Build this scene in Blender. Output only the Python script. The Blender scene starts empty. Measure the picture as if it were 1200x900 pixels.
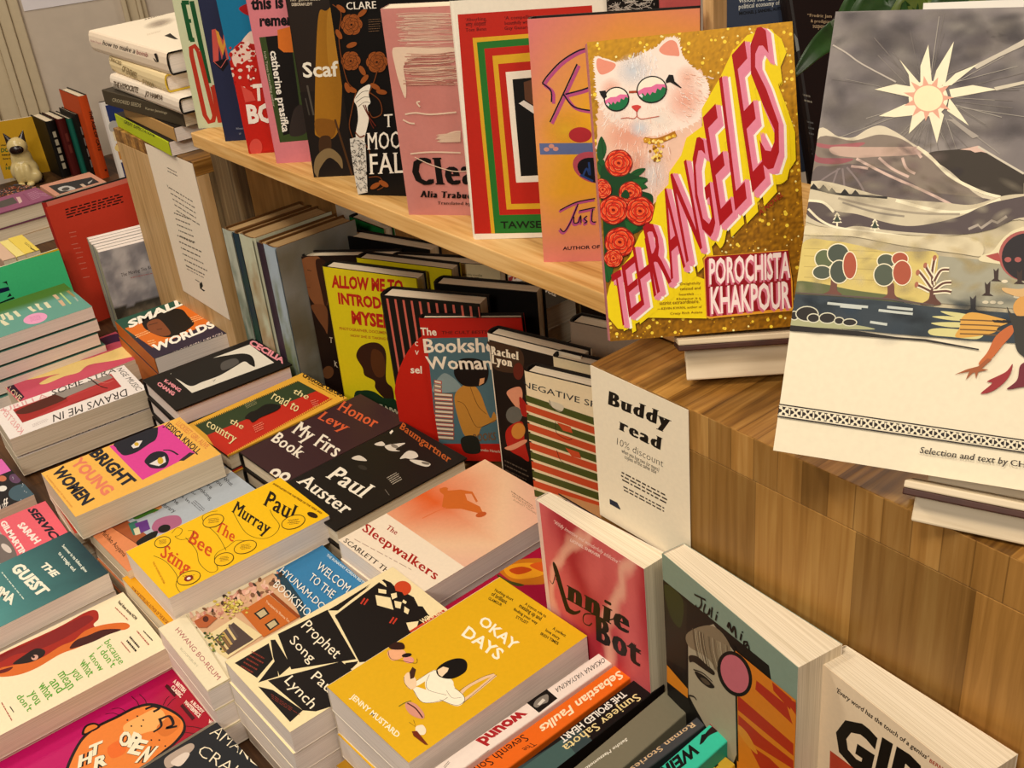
import bpy, bmesh, math, random
from mathutils import Vector, Matrix, noise
import numpy as np

# ---------------------------------------------------------------- camera, world, lights
SC = bpy.context.scene
COL = SC.collection
FPX = 1291.557
CAM_YAW, CAM_TILT, CAM_ROLL, CAM_H = 0.934, 1.0614606, -0.1058802, 0.790128
RC = (Matrix.Rotation(CAM_YAW, 3, 'Z') @ Matrix.Rotation(CAM_TILT, 3, 'X') @ Matrix.Rotation(CAM_ROLL, 3, 'Z'))
cam_d = bpy.data.cameras.new('camera'); cam = bpy.data.objects.new('camera', cam_d); COL.objects.link(cam)
cam_d.sensor_width = 36.0; cam_d.lens = FPX / 1200 * 36.0; cam_d.clip_start = 0.02
cam.matrix_world = Matrix.Translation((0, 0, CAM_H)) @ RC.to_4x4()
SC.camera = cam
vs = SC.view_settings
vs.view_transform = 'Standard'; vs.look = 'None'; vs.exposure = -0.06; vs.gamma = 1.0; vs.use_curve_mapping = False
SC.cycles.transparent_max_bounces = 24
SC.cycles.max_bounces = 8
W = bpy.data.worlds.new('shop_ambient'); SC.world = W; W.use_nodes = True
W.node_tree.nodes['Background'].inputs[0].default_value = (1.0, 0.86, 0.72, 1)
W.node_tree.nodes['Background'].inputs[1].default_value = 0.11
def area_light(name, loc, target, size, watts, col):
    d = bpy.data.lights.new(name, 'AREA'); d.shape = 'DISK'; d.size = size; d.energy = watts; d.color = col
    o = bpy.data.objects.new(name, d); COL.objects.link(o); o.location = loc
    o.rotation_euler = (Vector(target) - Vector(loc)).to_track_quat('-Z', 'Y').to_euler()
    return o
WARM = (1.0, 0.895, 0.755)
area_light('ceiling_or_fill_lamp', (-0.35, -0.35, 2.05), (-0.75, 0.35, 0), 0.40, 15.5, WARM)
area_light('ceiling_or_fill_lamp', (-1.75, -0.55, 2.1), (-1.7, 0.4, 0), 0.36, 20, WARM)
area_light('ceiling_or_fill_lamp', (0.55, 0.05, 1.9), (-0.5, 0.6, 0.35), 0.35, 9, WARM)
area_light('ceiling_or_fill_lamp', (-2.7, 0.1, 2.2), (-2.7, 0.8, 0.1), 0.5, 15, WARM)
area_light('ceiling_or_fill_lamp', (0.25, -1.5, 1.75), (-0.8, 0.3, 0.1), 0.6, 24, WARM)  # added fill light from the camera side, brightens the page edges facing it
area_light('ceiling_or_fill_lamp', (-0.95, 2.0, 2.1), (-0.95, 0.75, 0.1), 0.5, 14, WARM)  # added lamp at the back, brightens the books under the shelf

# ---------------------------------------------------------------- helpers
def lin(c):
    c /= 255.0
    return c / 12.92 if c <= 0.04045 else ((c + 0.055) / 1.055) ** 2.4
def hx(s, a=1.0):
    s = s.lstrip('#')
    return tuple(lin(int(s[k:k + 2], 16)) ** 1.10 for k in (0, 2, 4)) + (a,)
def mixc(a, b, t):
    t = max(0.0, min(1.0, t)); return tuple(a[i] + (b[i] - a[i]) * t for i in range(4))
CAMC = Vector((0, 0, CAM_H))
def ray(px):
    return RC @ Vector(((px[0] - 600) / FPX, -(px[1] - 450) / FPX, -1.0))
def U(px, z):                       # photo pixel -> point on the level z (metres)
    d = ray(px); return CAMC + d * ((z - CAMC.z) / d.z)
def on_plane(px, p0, n):
    d = ray(px); return CAMC + d * ((Vector(p0) - CAMC).dot(n) / d.dot(n))
def nz(x, y, z=0.0, o=4):
    return noise.fractal((x, y, z), 1.0, 2.0, o)

def new_mat(name):
    m = bpy.data.materials.new(name); m.use_nodes = True
    return m, m.node_tree, m.node_tree.nodes['Principled BSDF']
def print_mat(name, rough, alpha=False, coat=0.0):
    m, nt, b = new_mat(name)
    a = nt.nodes.new('ShaderNodeVertexColor'); a.layer_name = 'Col'
    n = nt.nodes.new('ShaderNodeTexNoise'); n.inputs['Scale'].default_value = 260; n.inputs['Detail'].default_value = 2
    tc = nt.nodes.new('ShaderNodeTexCoord'); nt.links.new(tc.outputs['Object'], n.inputs['Vector'])
    mr = nt.nodes.new('ShaderNodeMapRange'); mr.inputs[3].default_value = 0.94; mr.inputs[4].default_value = 1.05
    nt.links.new(n.outputs['Fac'], mr.inputs[0])
    mx = nt.nodes.new('ShaderNodeVectorMath'); mx.operation = 'SCALE'
    nt.links.new(a.outputs['Color'], mx.inputs[0]); nt.links.new(mr.outputs[0], mx.inputs['Scale'])
    nt.links.new(mx.outputs[0], b.inputs['Base Color'])
    b.inputs['Roughness'].default_value = rough
    b.inputs['Specular IOR Level'].default_value = 0.22
    b.inputs['Coat Weight'].default_value = coat; b.inputs['Coat Roughness'].default_value = 0.15
    if alpha: nt.links.new(a.outputs['Alpha'], b.inputs['Alpha'])
    return m
M_PRINT = print_mat('printed_cover', 0.5)
M_GLOSS = print_mat('glossy_printed_cover', 0.36, coat=0.12)
M_SOFT = print_mat('soft_printed_ink', 0.45, alpha=True)
def page_mat(name, c1, c2):
    m, nt, b = new_mat(name)
    tc = nt.nodes.new('ShaderNodeTexCoord'); mp = nt.nodes.new('ShaderNodeMapping')
    mp.inputs['Scale'].default_value = (6, 6, 1600); nt.links.new(tc.outputs['Object'], mp.inputs[0])
    n = nt.nodes.new('ShaderNodeTexNoise'); n.inputs['Scale'].default_value = 1.0; n.inputs['Detail'].default_value = 3
    nt.links.new(mp.outputs[0], n.inputs['Vector'])
    r = nt.nodes.new('ShaderNodeValToRGB'); r.color_ramp.elements[0].position = 0.28; r.color_ramp.elements[1].position = 0.62
    r.color_ramp.elements[0].color = c1; r.color_ramp.elements[1].color = c2
    nt.links.new(n.outputs['Fac'], r.inputs[0]); nt.links.new(r.outputs[0], b.inputs['Base Color'])
    bp = nt.nodes.new('ShaderNodeBump'); bp.inputs['Strength'].default_value = 0.25; bp.inputs['Distance'].default_value = 0.0006
    nt.links.new(n.outputs['Fac'], bp.inputs['Height']); nt.links.new(bp.outputs[0], b.inputs['Normal'])
    b.inputs['Roughness'].default_value = 0.8; b.inputs['Specular IOR Level'].default_value = 0.15
    return m
M_PAGE = page_mat('cream_pages', hx('d3c3a6'), hx('eee0c8'))
M_PAGE_SHADE = page_mat('shaded_pages', hx('9a7f58'), hx('b89a6e'))  # page colour darkened to tan to paint in the shade under the shelf
M_PAGEW = page_mat('white_pages', hx('e0d4ca'), hx('f6ebe2'))
def wood_mat(name, c1, c2, c3, axis, stave=None, rough=0.5, length=0.35, lo=0.36, hi=0.64):
    """axis: which object axis the grain runs along and which one crosses it, e.g. 'yx'."""
    m, nt, b = new_mat(name); L = nt.links
    tc = nt.nodes.new('ShaderNodeTexCoord'); sp = nt.nodes.new('ShaderNodeSeparateXYZ'); L.new(tc.outputs['Object'], sp.inputs[0])
    ix = {'x': 0, 'y': 1, 'z': 2}; rest = [k for k in 'xyz' if k not in axis][0]
    cb = nt.nodes.new('ShaderNodeCombineXYZ')
    L.new(sp.outputs[ix[axis[0]]], cb.inputs[0]); L.new(sp.outputs[ix[axis[1]]], cb.inputs[1]); L.new(sp.outputs[ix[rest]], cb.inputs[2])
    def noise_tex(sx, sy, sz, detail=4, dist=0.0):
        mp = nt.nodes.new('ShaderNodeMapping'); mp.inputs['Scale'].default_value = (sx, sy, sz); L.new(cb.outputs[0], mp.inputs[0])
        n = nt.nodes.new('ShaderNodeTexNoise'); n.inputs['Scale'].default_value = 1; n.inputs['Detail'].default_value = detail
        n.inputs['Distortion'].default_value = dist; L.new(mp.outputs[0], n.inputs['Vector']); return n
    g1 = noise_tex(7, 170, 170, 5, 0.6); g2 = noise_tex(2.5, 26, 26, 3, 1.6)
    r = nt.nodes.new('ShaderNodeValToRGB'); e = r.color_ramp.elements
    e[0].position = lo; e[0].color = c1; e[1].position = hi; e[1].color = c3; x = e.new(0.49); x.color = c2
    ad = nt.nodes.new('ShaderNodeMath'); ad.operation = 'MULTIPLY_ADD'; ad.inputs[1].default_value = 0.5
    L.new(g1.outputs['Fac'], ad.inputs[0])
    hf = nt.nodes.new('ShaderNodeMath'); hf.operation = 'MULTIPLY'; hf.inputs[1].default_value = 0.5; L.new(g2.outputs['Fac'], hf.inputs[0]); L.new(hf.outputs[0], ad.inputs[2])
    L.new(ad.outputs[0], r.inputs[0]); col = r.outputs[0]
    if stave:
        bk = nt.nodes.new('ShaderNodeTexBrick'); bk.offset = 0.37; bk.offset_frequency = 2; bk.squash = 1.0
        L.new(cb.outputs[0], bk.inputs['Vector'])
        bk.inputs['Color1'].default_value = (0.58, 0.55, 0.50, 1); bk.inputs['Color2'].default_value = (1.16, 1.1, 1.0, 1)
        bk.inputs['Mortar'].default_value = (0.55, 0.5, 0.42, 1); bk.inputs['Scale'].default_value = 1.0
        bk.inputs['Mortar Size'].default_value = 0.0005; bk.inputs['Bias'].default_value = 0.0
        bk.inputs['Brick Width'].default_value = length; bk.inputs['Row Height'].default_value = stave
        mx = nt.nodes.new('ShaderNodeMix'); mx.data_type = 'RGBA'; mx.blend_type = 'MULTIPLY'; mx.inputs[0].default_value = 0.9
        L.new(col, mx.inputs[6]); L.new(bk.outputs['Color'], mx.inputs[7]); col = mx.outputs[2]
    L.new(col, b.inputs['Base Color']); b.inputs['Roughness'].default_value = rough; b.inputs['Specular IOR Level'].default_value = 0.3
    bp = nt.nodes.new('ShaderNodeBump'); bp.inputs['Strength'].default_value = 0.12; bp.inputs['Distance'].default_value = 0.001
    L.new(g1.outputs['Fac'], bp.inputs['Height']); L.new(bp.outputs[0], b.inputs['Normal'])
    return m
def plain_mat(name, c, rough=0.6, scale=40, var=0.08, bump=0.05):
    m, nt, b = new_mat(name)
    tc = nt.nodes.new('ShaderNodeTexCoord'); n = nt.nodes.new('ShaderNodeTexNoise'); n.inputs['Scale'].default_value = scale; n.inputs['Detail'].default_value = 4
    nt.links.new(tc.outputs['Object'], n.inputs['Vector'])
    r = nt.nodes.new('ShaderNodeValToRGB'); r.color_ramp.elements[0].position = 0.3; r.color_ramp.elements[1].position = 0.7
    r.color_ramp.elements[0].color = tuple(v * (1 - var) for v in c[:3]) + (1,); r.color_ramp.elements[1].color = tuple(min(1, v * (1 + var)) for v in c[:3]) + (1,)
    nt.links.new(n.outputs['Fac'], r.inputs[0]); nt.links.new(r.outputs[0], b.inputs['Base Color'])
    bp = nt.nodes.new('ShaderNodeBump'); bp.inputs['Strength'].default_value = bump; nt.links.new(n.outputs['Fac'], bp.inputs['Height']); nt.links.new(bp.outputs[0], b.inputs['Normal'])
    b.inputs['Roughness'].default_value = rough
    return m

def link(name, me, parent=None, mats=()):
    o = bpy.data.objects.new(name, me); COL.objects.link(o)
    for m in mats: me.materials.append(m)
    if parent: o.parent = parent
    return o
def tag(o, label, cat, group=None, kind=None):
    o['label'] = label; o['category'] = cat
    if group: o['group'] = group
    if kind: o['kind'] = kind
    return o
def empty(name, mw):
    o = bpy.data.objects.new(name, None); COL.objects.link(o); o.empty_display_size = 0.02; o.matrix_world = mw; return o
def box_bm(bm, x0, x1, y0, y1, z0, z1, bev=0.0, xf=None):
    vs_ = [bm.verts.new((x, y, z)) for z in (z0, z1) for y in (y0, y1) for x in (x0, x1)]
    f = [(0, 2, 3, 1), (4, 5, 7, 6), (0, 1, 5, 4), (2, 6, 7, 3), (0, 4, 6, 2), (1, 3, 7, 5)]
    fs = [bm.faces.new([vs_[i] for i in q]) for q in f]
    if bev:
        es = {e for q in fs for e in q.edges}
        r = bmesh.ops.bevel(bm, geom=list(es), offset=bev, segments=2, affect='EDGES', profile=0.5)
        vs_ = list({v for q in r['faces'] for v in q.verts} | {v for v in vs_ if v.is_valid})
    if xf:
        for v in vs_: v.co = xf @ v.co
    return vs_
def box_obj(name, x0, x1, y0, y1, z0, z1, mat, parent=None, bev=0.0015):
    bm = bmesh.new(); box_bm(bm, x0, x1, y0, y1, z0, z1, bev)
    me = bpy.data.meshes.new(name); bm.to_mesh(me); bm.free()
    return link(name, me, parent, [mat])

# ---- lettering: outlines of the built-in face, made heavier, lighter or seriffed
_tx = {}
STY = {'sans': (0.0, 0, 0), 'bold': (0.022, 0, 0), 'heavy': (0.045, 0, 0), 'fat': (0.035, 0.07, 0), 'huge': (0.06, 0.12, 0), 'light': (-0.014, 0, 0),
       'serif': (-0.004, 0.034, 0.03), 'serifb': (0.0, 0.05, 0.036), 'didone': (-0.004, 0.15, 0.036), 'slab': (0.01, 0.04, 0.05), 'thin': (-0.022, 0, 0)}
def textmesh(s, style):
    """-> layers [(verts, faces)], x0, width; heavier cuts and serifs are separate layers so that no two faces coincide"""
    k = (s, style)
    if k in _tx: return _tx[k]
    off, shift, ser = STY[style]
    cu = bpy.data.curves.new('lettering', 'FONT'); cu.body = s; cu.resolution_u = 2; cu.offset = off
    if shift: cu.space_character = 1.0 + shift * 1.8
    o = bpy.data.objects.new('lettering', cu); me = bpy.data.meshes.new_from_object(o)
    v = [(p.co.x, p.co.y) for p in me.vertices]; f = [tuple(p.vertices) for p in me.polygons]
    cnt = {}
    for p in me.polygons:
        for e in p.edge_keys: cnt[e] = cnt.get(e, 0) + 1
    edges = [e for e, c in cnt.items() if c == 1]
    bpy.data.objects.remove(o); bpy.data.curves.remove(cu); bpy.data.meshes.remove(me)
    LY = []
    if shift:
        n = 2 if shift < .05 else 4
        for i in range(n):
            dx = shift * (i / (n - 1) - .5); LY.append(([(x + dx, y) for x, y in v], f))
    else: LY.append((v, f))
    if ser:
        V, F, used = [], [], []
        for a, c in edges:
            (xa, ya), (xb, yb) = v[a], v[c]
            wd = abs(xa - xb)
            if abs(ya - yb) < 0.004 and 0.02 < wd < 0.17:
                lo = min(xa, xb) - 0.05 - shift / 2; hi = max(xa, xb) + 0.05 + shift / 2
                y0, y1 = (ya - ser, ya) if ya > 0.25 else (ya, ya + ser)
                m = [q for q in used if abs(q[2] - y0) < .01 and q[0] < hi and q[1] > lo]
                if m: lo = max(q[1] for q in m) if lo > m[0][0] else lo
                if hi - lo < .01: continue
                used.append((lo, hi, y0)); b = len(V); V += [(lo, y0), (hi, y0), (hi, y1), (lo, y1)]; F.append((b, b + 1, b + 2, b + 3))
        LY.append((V, F))
    xs = [x for V, F in LY for x, y in V] or [0, .001]
    r = (LY, min(xs), max(xs)); _tx[k] = r
    return r
def first_top(s, style):
    return max((y for V, F in textmesh('H' if s[0] in '—-.,&‘“' else s[0], style)[0] for x, y in V), default=0.7)

CROPS = {'A1': (0, 0, 4), 'A2': (200, 0, 4), 'A3': (430, 0, 4), 'A4': (660, 0, 4), 'A5': (900, 0, 4), 'A6': (0, 200, 4), 'A7': (240, 200, 4), 'A8': (430, 270, 4),
         'B1': (660, 200, 4), 'B2': (900, 200, 4), 'B3': (0, 380, 4), 'B4': (200, 380, 4), 'B5': (400, 400, 4), 'B6': (600, 400, 4), 'B7': (880, 420, 3.75), 'B8': (0, 560, 4),
         'C1': (0, 690, 4.2857), 'C2': (180, 600, 4), 'C3': (370, 660, 3.75), 'C4': (180, 700, 4.5), 'C5': (480, 740, 4.615), 'C6': (600, 560, 4), 'C7': (640, 740, 4.615), 'C8': (860, 690, 3.529),
         'Z1': (0, 130, 8.571), 'Z2': (0, 220, 8.571), 'Z3': (0, 300, 8.571), 'Z4': (0, 520, 8.571), 'Z5': (0, 380, 8.571), 'Z6': (690, 30, 8.571), 'Z7': (1060, 180, 8.571), 'Z8': (1080, 330, 10),
         'Z9': (1040, 0, 7.5), 'Y1': (100, 90, 6), 'Y2': (80, 0, 7.5), 'Y3': (540, 280, 6.667), 'F': (0, 0, 1)}
def smooth(pts, closed=False, n=6):
    P = [Vector((p[0], p[1])) for p in pts]; out = []
    N = len(P); rng = range(N if closed else N - 1)
    for i in rng:
        p0 = P[(i - 1) % N] if closed or i > 0 else P[i]; p1 = P[i]; p2 = P[(i + 1) % N]; p3 = P[(i + 2) % N] if closed or i + 2 < N else p2
        for k in range(n):
            t = k / n
            out.append(0.5 * ((2 * p1) + (p2 - p0) * t + (2 * p0 - 5 * p1 + 4 * p2 - p3) * t * t + (3 * p1 - p0 - 3 * p2 + p3) * t ** 3))
    if not closed: out.append(P[-1])
    return [(p.x, p.y) for p in out]
def clip(poly, w, h):
    for ax, lim, sg in ((0, 0, 1), (0, w, -1), (1, 0, 1), (1, h, -1)):
        out = []; n = len(poly)
        for i in range(n):
            a, b = poly[i], poly[(i + 1) % n]; da, db = (a[ax] - lim) * sg, (b[ax] - lim) * sg
            if da >= 0: out.append(a)
            if da * db < 0:
                t = da / (da - db); out.append((a[0] + (b[0] - a[0]) * t, a[1] + (b[1] - a[1]) * t))
        poly = out
        if len(poly) < 3: return []
    return poly

class Sheet:
    """A flat printed face: collects art in face coordinates (metres)."""
    STEP = 0.000006
    def __init__(s, mw, w, h, face='front', t=0.0):
        s.mw = mw; s.inv = mw.inverted(); s.w, s.h, s.t, s.face = w, h, t, face
        s.k = CROPS['F']; s.step = s.STEP; s.prims = []; s.z = 0.00004; s.rnd = random.Random(7)
    def c(s, name): s.k = CROPS[name]; return s
    def P(s, p):                    # crop pixel -> face coordinates
        px = (s.k[0] + p[0] / s.k[2], s.k[1] + p[1] / s.k[2])
        if s.face == 'front': o = s.mw @ Vector((0, 0, s.t)); n = s.mw.to_3x3() @ Vector((0, 0, 1))
        elif s.face == 'back': o = s.mw @ Vector((0, 0, 0)); n = s.mw.to_3x3() @ Vector((0, 0, 1))
        else: o = s.mw @ Vector((0, 0, 0)); n = s.mw.to_3x3() @ Vector((1, 0, 0))
        q = s.inv @ on_plane(px, o, n)
        return (q.x, q.y) if s.face in ('front', 'back') else (q.z, q.y)
    def lift(s, a, b, z):
        if s.face == 'front': return (a, b, s.t + z)
        if s.face == 'back': return (a, b, -z)
        return (-z, b, a)
    def add(s, pts, faces, cols, soft=False):
        s.prims.append((pts, faces, cols, s.z, soft)); s.z += s.step
    def lpoly(s, pts, col):
        q = clip(pts, s.w, s.h)
        if len(q) > 2: s.add(q, [tuple(range(len(q)))], [col] * len(q))
    def poly(s, pts, col, sm=False):
        if sm: pts = smooth(pts, True)
        s.lpoly([s.P(p) for p in pts], hx(col) if isinstance(col, str) else col)
    def rect(s, a, b, c, d, col):   # fractions of the face: x0,x1,y0,y1
        s.lpoly([(a * s.w, c * s.h), (b * s.w, c * s.h), (b * s.w, d * s.h), (a * s.w, d * s.h)], hx(col))
    def line(s, pts, mm, col, sm=False, closed=False, local=False):
        if sm: pts = smooth(pts, closed, 5)
        L = [Vector(p if local else s.P(p)) for p in pts]
        if closed and not sm: L.append(L[0])
        if closed and sm: L.append(L[0])
        V, F = [], []; n = len(L)
        for i in range(n):
            d = (L[min(i + 1, n - 1)] - L[max(i - 1, 0)])
            if d.length < 1e-9: d = Vector((1, 0))
            d.normalize(); q = Vector((-d.y, d.x)) * mm * 0.0005
            for e in (L[i] + q, L[i] - q): V.append((min(max(e.x, 0), s.w), min(max(e.y, 0), s.h)))
        for i in range(n - 1): F.append((2 * i, 2 * i + 1, 2 * i + 3, 2 * i + 2))
        s.add(V, F, [hx(col)] * len(V))
    def ell(s, cx, cy, rx, ry, col, rot=0.0, n=28, soft=None, a0=0.0, a1=360.0):
        pts = []
        for i in range(n):
            a = math.radians(a0 + (a1 - a0) * i / n); x, y = rx * math.cos(a), ry * math.sin(a); r = math.radians(rot)
            pts.append((cx + x * math.cos(r) - y * math.sin(r), cy + x * math.sin(r) + y * math.cos(r)))
        L = [s.P(p) for p in pts]
        if soft is None: s.lpoly(L, hx(col)); return
        c0 = hx(col, soft); c1 = hx(col, 0.0)
        L = [(min(max(x, 0), s.w), min(max(y, 0), s.h)) for x, y in L]
        s.add([s.P((cx, cy))] + L, [(0, i + 1, (i + 1) % n + 1) for i in range(n)], [c0] + [c1] * n, True)
    def text(s, str_, p0, p1, pt, col, style='sans', local=False):
        LY, x0, w = textmesh(str_, style); top = first_top(str_, style)
        B0, B1, T = (Vector(p if local else s.P(p)) for p in (p0, p1, pt))
        ex, ey = (B1 - B0) / (w - x0), (T - B0) / top
        c = hx(col)
        for V, F in LY:
            L = [B0 + ex * (x - x0) + ey * y for x, y in V]
            if L: s.add([(min(max(q.x, 0), s.w), min(max(q.y, 0), s.h)) for q in L], F, [c] * len(V))
    def lines(s, p0, p1, p2, n, col, fill=0.45, ragged=0.3, center=False):
        """n lines of words too small to read in the photo, drawn as short dashes; p0 top-left, p1 top-right, p2 bottom-left"""
        A, B, C = (Vector(s.P(p)) for p in (p0, p1, p2)); ex = B - A; ey = (C - A) / n; V, F = [], []
        for i in range(n):
            x = 0.0; end = 1.0 - s.rnd.random() * ragged; sh = (1 - end) / 2 if center else 0
            while x < end - 0.02:
                wd = min(0.04 + s.rnd.random() * 0.12, end - x); o = A + ex * (x + sh) + ey * i; b = len(V)
                V += [tuple(o), tuple(o + ex * wd), tuple(o + ex * wd + ey * fill), tuple(o + ey * fill)]; F.append((b, b + 1, b + 2, b + 3)); x += wd + 0.03
        V = [(min(max(x, 0), s.w), min(max(y, 0), s.h)) for x, y in V]
        s.add(V, F, [hx(col)] * len(V))
    def paint(s, fn, nx=24, ny=36, x0=0.0, x1=1.0, y0=0.0, y1=1.0):
        V, C, F = [], [], []
        for j in range(ny + 1):
            for i in range(nx + 1):
                u, v = x0 + (x1 - x0) * i / nx, y0 + (y1 - y0) * j / ny
                V.append((u * s.w, v * s.h)); C.append(fn(u, v))
        for j in range(ny):
            for i in range(nx):
                a = j * (nx + 1) + i; F.append((a, a + 1, a + nx + 2, a + nx + 1))
        s.add(V, F, C)
    def dots(s, n, col, rmin, rmax, box=(0, 1, 0, 1), seed=1, test=None):
        R = random.Random(seed); V, F = [], []
        for _ in range(n):
            x, y = R.uniform(box[0], box[1]), R.uniform(box[2], box[3])
            if test and not test(x, y): continue
            r = R.uniform(rmin, rmax) * 0.001; b = len(V)
            V += [(min(max(x * s.w + r * math.cos(a * 1.0472), 0), s.w), min(max(y * s.h + r * math.sin(a * 1.0472), 0), s.h)) for a in range(6)]; F.append(tuple(range(b, b + 6)))
        s.add(V, F, [hx(col)] * len(V))
    def wash(s, n, box, cols, r0, r1, alpha, seed=1):     # watercolour blotches; box in crop pixels
        R = random.Random(seed); old = s.step; s.step = 0.0000015
        for _ in range(n): s.ell(R.uniform(box[0], box[2]), R.uniform(box[1], box[3]), R.uniform(r0, r1), R.uniform(r0, r1) * .55, R.choice(cols), R.uniform(-35, 35), 14, R.uniform(.4, 1) * alpha)
        s.step = old
    def into(s, bm, lay):
        flip = s.face == 'back'
        for pts, faces, cols, z, soft in s.prims:
            vv = [bm.verts.new(s.lift(x, y, z)) for x, y in pts]
            for q in faces:
                try: f = bm.faces.new([vv[i] for i in q])
                except ValueError: continue
                f.material_index = 1 if soft else 0
                for lp, i in zip(f.loops, q): lp[lay] = cols[i]

POSE = {
'okay':(-705.2,281.7,94.1,1.72,90.00,-0.00,124.2,203.6,30.0),
'bee':(-1122.7,247.7,36.3,0.52,90.00,-0.00,119.6,205.6,36.2),
'prophet':(-838.2,240.2,57.6,0.49,90.00,-0.00,126.9,197.9,29.1),
'hyunam':(-960.3,219.6,36.2,-1.20,90.00,-0.00,125.6,199.0,25.4),
'bright':(-1392.3,236.2,27.5,-1.45,90.00,-0.00,139.5,197.6,37.6),
'auster':(-1147.2,453.3,11.4,2.14,90.00,-0.00,140.9,206.6,26.0),
'sleep':(-925.6,422.6,60.0,1.68,90.00,-0.00,142.8,213.9,24.0),
'cecilia':(-1573.6,451.2,13.0,-2.01,90.00,-0.00,138.1,191.6,24.0),
'because':(-1092.9,7.9,9.2,-0.57,90.00,-0.00,127.6,216.0,40.0),
'michiko':(-1300.7,249.7,-27.9,2.02,90.00,-0.00,126.2,200.8,18.0),
'road':(-1441.5,435.4,-18.0,2.69,90.00,-0.00,136.0,226.0,20.0),
'honor':(-1313.5,458.2,-19.7,2.59,90.00,-0.00,119.4,216.0,20.0),
'smallworlds':(-1621.7,492.8,14.2,86.41,90.00,-0.00,126.2,198.8,30.0),
'strange':(-1638.0,242.5,21.7,-3.61,90.00,-0.00,108.8,202.8,30.0),
'hand':(-1826.8,292.9,-8.0,-0.04,90.00,-0.00,135.0,210.0,25.0),
'green':(-1909.1,253.7,76.6,-1.43,90.00,-0.00,143.5,210.0,20.0),
'service':(-1388.3,29.4,-8.0,-1.85,90.00,-0.00,129.0,198.0,25.0),
'guest':(-1213.9,17.4,32.6,1.48,90.00,-0.00,115.0,198.0,26.0),
'tiger':(-988.6,4.3,-22.0,2.21,90.00,-0.00,135.0,216.0,20.0),
'amanda':(-833.9,26.7,-5.0,2.27,90.00,-0.00,135.0,216.0,26.0),
'stones':(1119.2,86.6,-0.0,1.87,90.00,-0.00,140.0,216.0,30.0),
'teal':(-1484.4,599.5,387.0,45.47,4.04,0.01,150.0,230.0,24.0),
'navy':(-1388.4,593.5,387.0,45.62,4.13,0.02,135.0,216.0,24.0),
'red':(-1305.7,586.2,387.0,45.58,0.57,0.10,135.0,216.0,24.0),
'pink':(-1237.0,588.5,387.0,43.56,2.33,0.03,135.0,216.0,24.0),
'scaf':(-1146.5,589.5,387.0,43.81,4.26,0.01,140.0,222.0,24.0),
'clare':(-1047.5,588.6,387.0,32.12,1.96,-0.09,150.0,240.0,24.0),
'cle':(-946.2,588.6,387.0,35.24,0.85,-0.01,140.0,210.0,24.0),
'tawse':(-834.6,588.0,387.0,41.16,5.99,0.49,143.8,223.7,24.0),
'rr':(-735.9,595.8,387.0,40.86,5.95,0.15,144.6,215.5,24.0),
'tehran':(-550.5,503.6,403.5,48.92,22.37,0.77,149.1,221.3,25.0),
'grey':(-379.4,483.8,389.8,21.69,30.78,2.03,225.0,284.2,24.0),
'spines':(-1223.1,559.6,24.0,91.46,-0.58,-0.59,123.6,261.6,138.6),
'woman':(-1242.5,594.4,24.0,32.22,1.44,0.00,138.0,228.0,30.0),
'allow':(-1227.3,612.4,24.0,24.00,1.45,-0.29,146.8,216.4,35.0),
'stripe':(-1088.7,617.0,24.0,26.84,1.05,0.83,137.8,214.0,35.0),
'bookshop':(-1018.0,629.1,24.0,37.75,1.13,1.30,126.6,200.6,30.0),
'rachel':(-922.9,652.0,24.0,14.24,0.15,0.11,130.0,205.0,35.0),
'neg':(-828.1,627.8,24.0,16.20,-0.73,0.23,130.0,200.0,25.0),
'annie':(-654.6,498.1,-3.0,-1.38,-0.15,0.62,142.2,211.0,16.5),
'juli':(-492.1,495.5,-3.0,-10.10,-0.27,0.45,156.2,240.0,21.5),
'girl':(-350.4,504.9,-3.0,-9.21,0.05,0.34,135.0,215.2,27.1),
'moving':(-1868.4,524.1,-26.9,78.54,0.47,-0.20,115.2,149.8,12.0),
'redback':(-1915.1,482.5,-31.4,91.34,6.72,0.01,158.8,241.5,25.0),
'tee':(-1936.9,287.8,-30.0,91.68,7.26,0.02,200.0,150.0,8.0),
'bkblack':(-1322.8,705.7,2.5,18.28,1.00,-0.35,150.4,227.8,28.0),
'bkcream':(-1190.6,693.6,2.5,31.36,1.00,-0.27,159.4,230.5,28.0),
'bkstripe':(-1068.3,680.4,2.5,28.12,1.02,-0.08,140.0,235.0,28.0),
'bkpink':(-904.9,759.2,2.5,16.59,0.98,-0.01,130.0,205.0,28.0),
'slate':(-770.1,911.9,364.0,64.77,19.87,0.19,135.0,216.0,25.0),
'maroonblack':(-704.0,959.2,364.0,65.79,22.03,0.19,138.0,216.0,25.0),
'mauve':(-2628.1,454.1,46.3,0.92,90.00,0.00,118.1,190.0,30.0),
'photo':(-2644.1,685.4,8.8,88.87,90.00,0.00,123.5,118.3,14.0),
}
def pose_matrix(x, y, z, ps, la, ro):
    ps, la, ro = (math.radians(a) for a in (ps, la, ro))
    u = Vector((math.cos(ps), math.sin(ps), 0)); n0 = Vector((math.sin(ps), -math.cos(ps), 0))
    v = Vector((0, 0, math.cos(la))) - math.sin(la) * n0; n = u.cross(v)
    c, s_ = math.cos(ro), math.sin(ro); u2, v2 = c * u + s_ * v, -s_ * u + c * v
    return Matrix(((u2.x, v2.x, n.x, x), (u2.y, v2.y, n.y, y), (u2.z, v2.z, n.z, z), (0, 0, 0, 1)))

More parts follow.
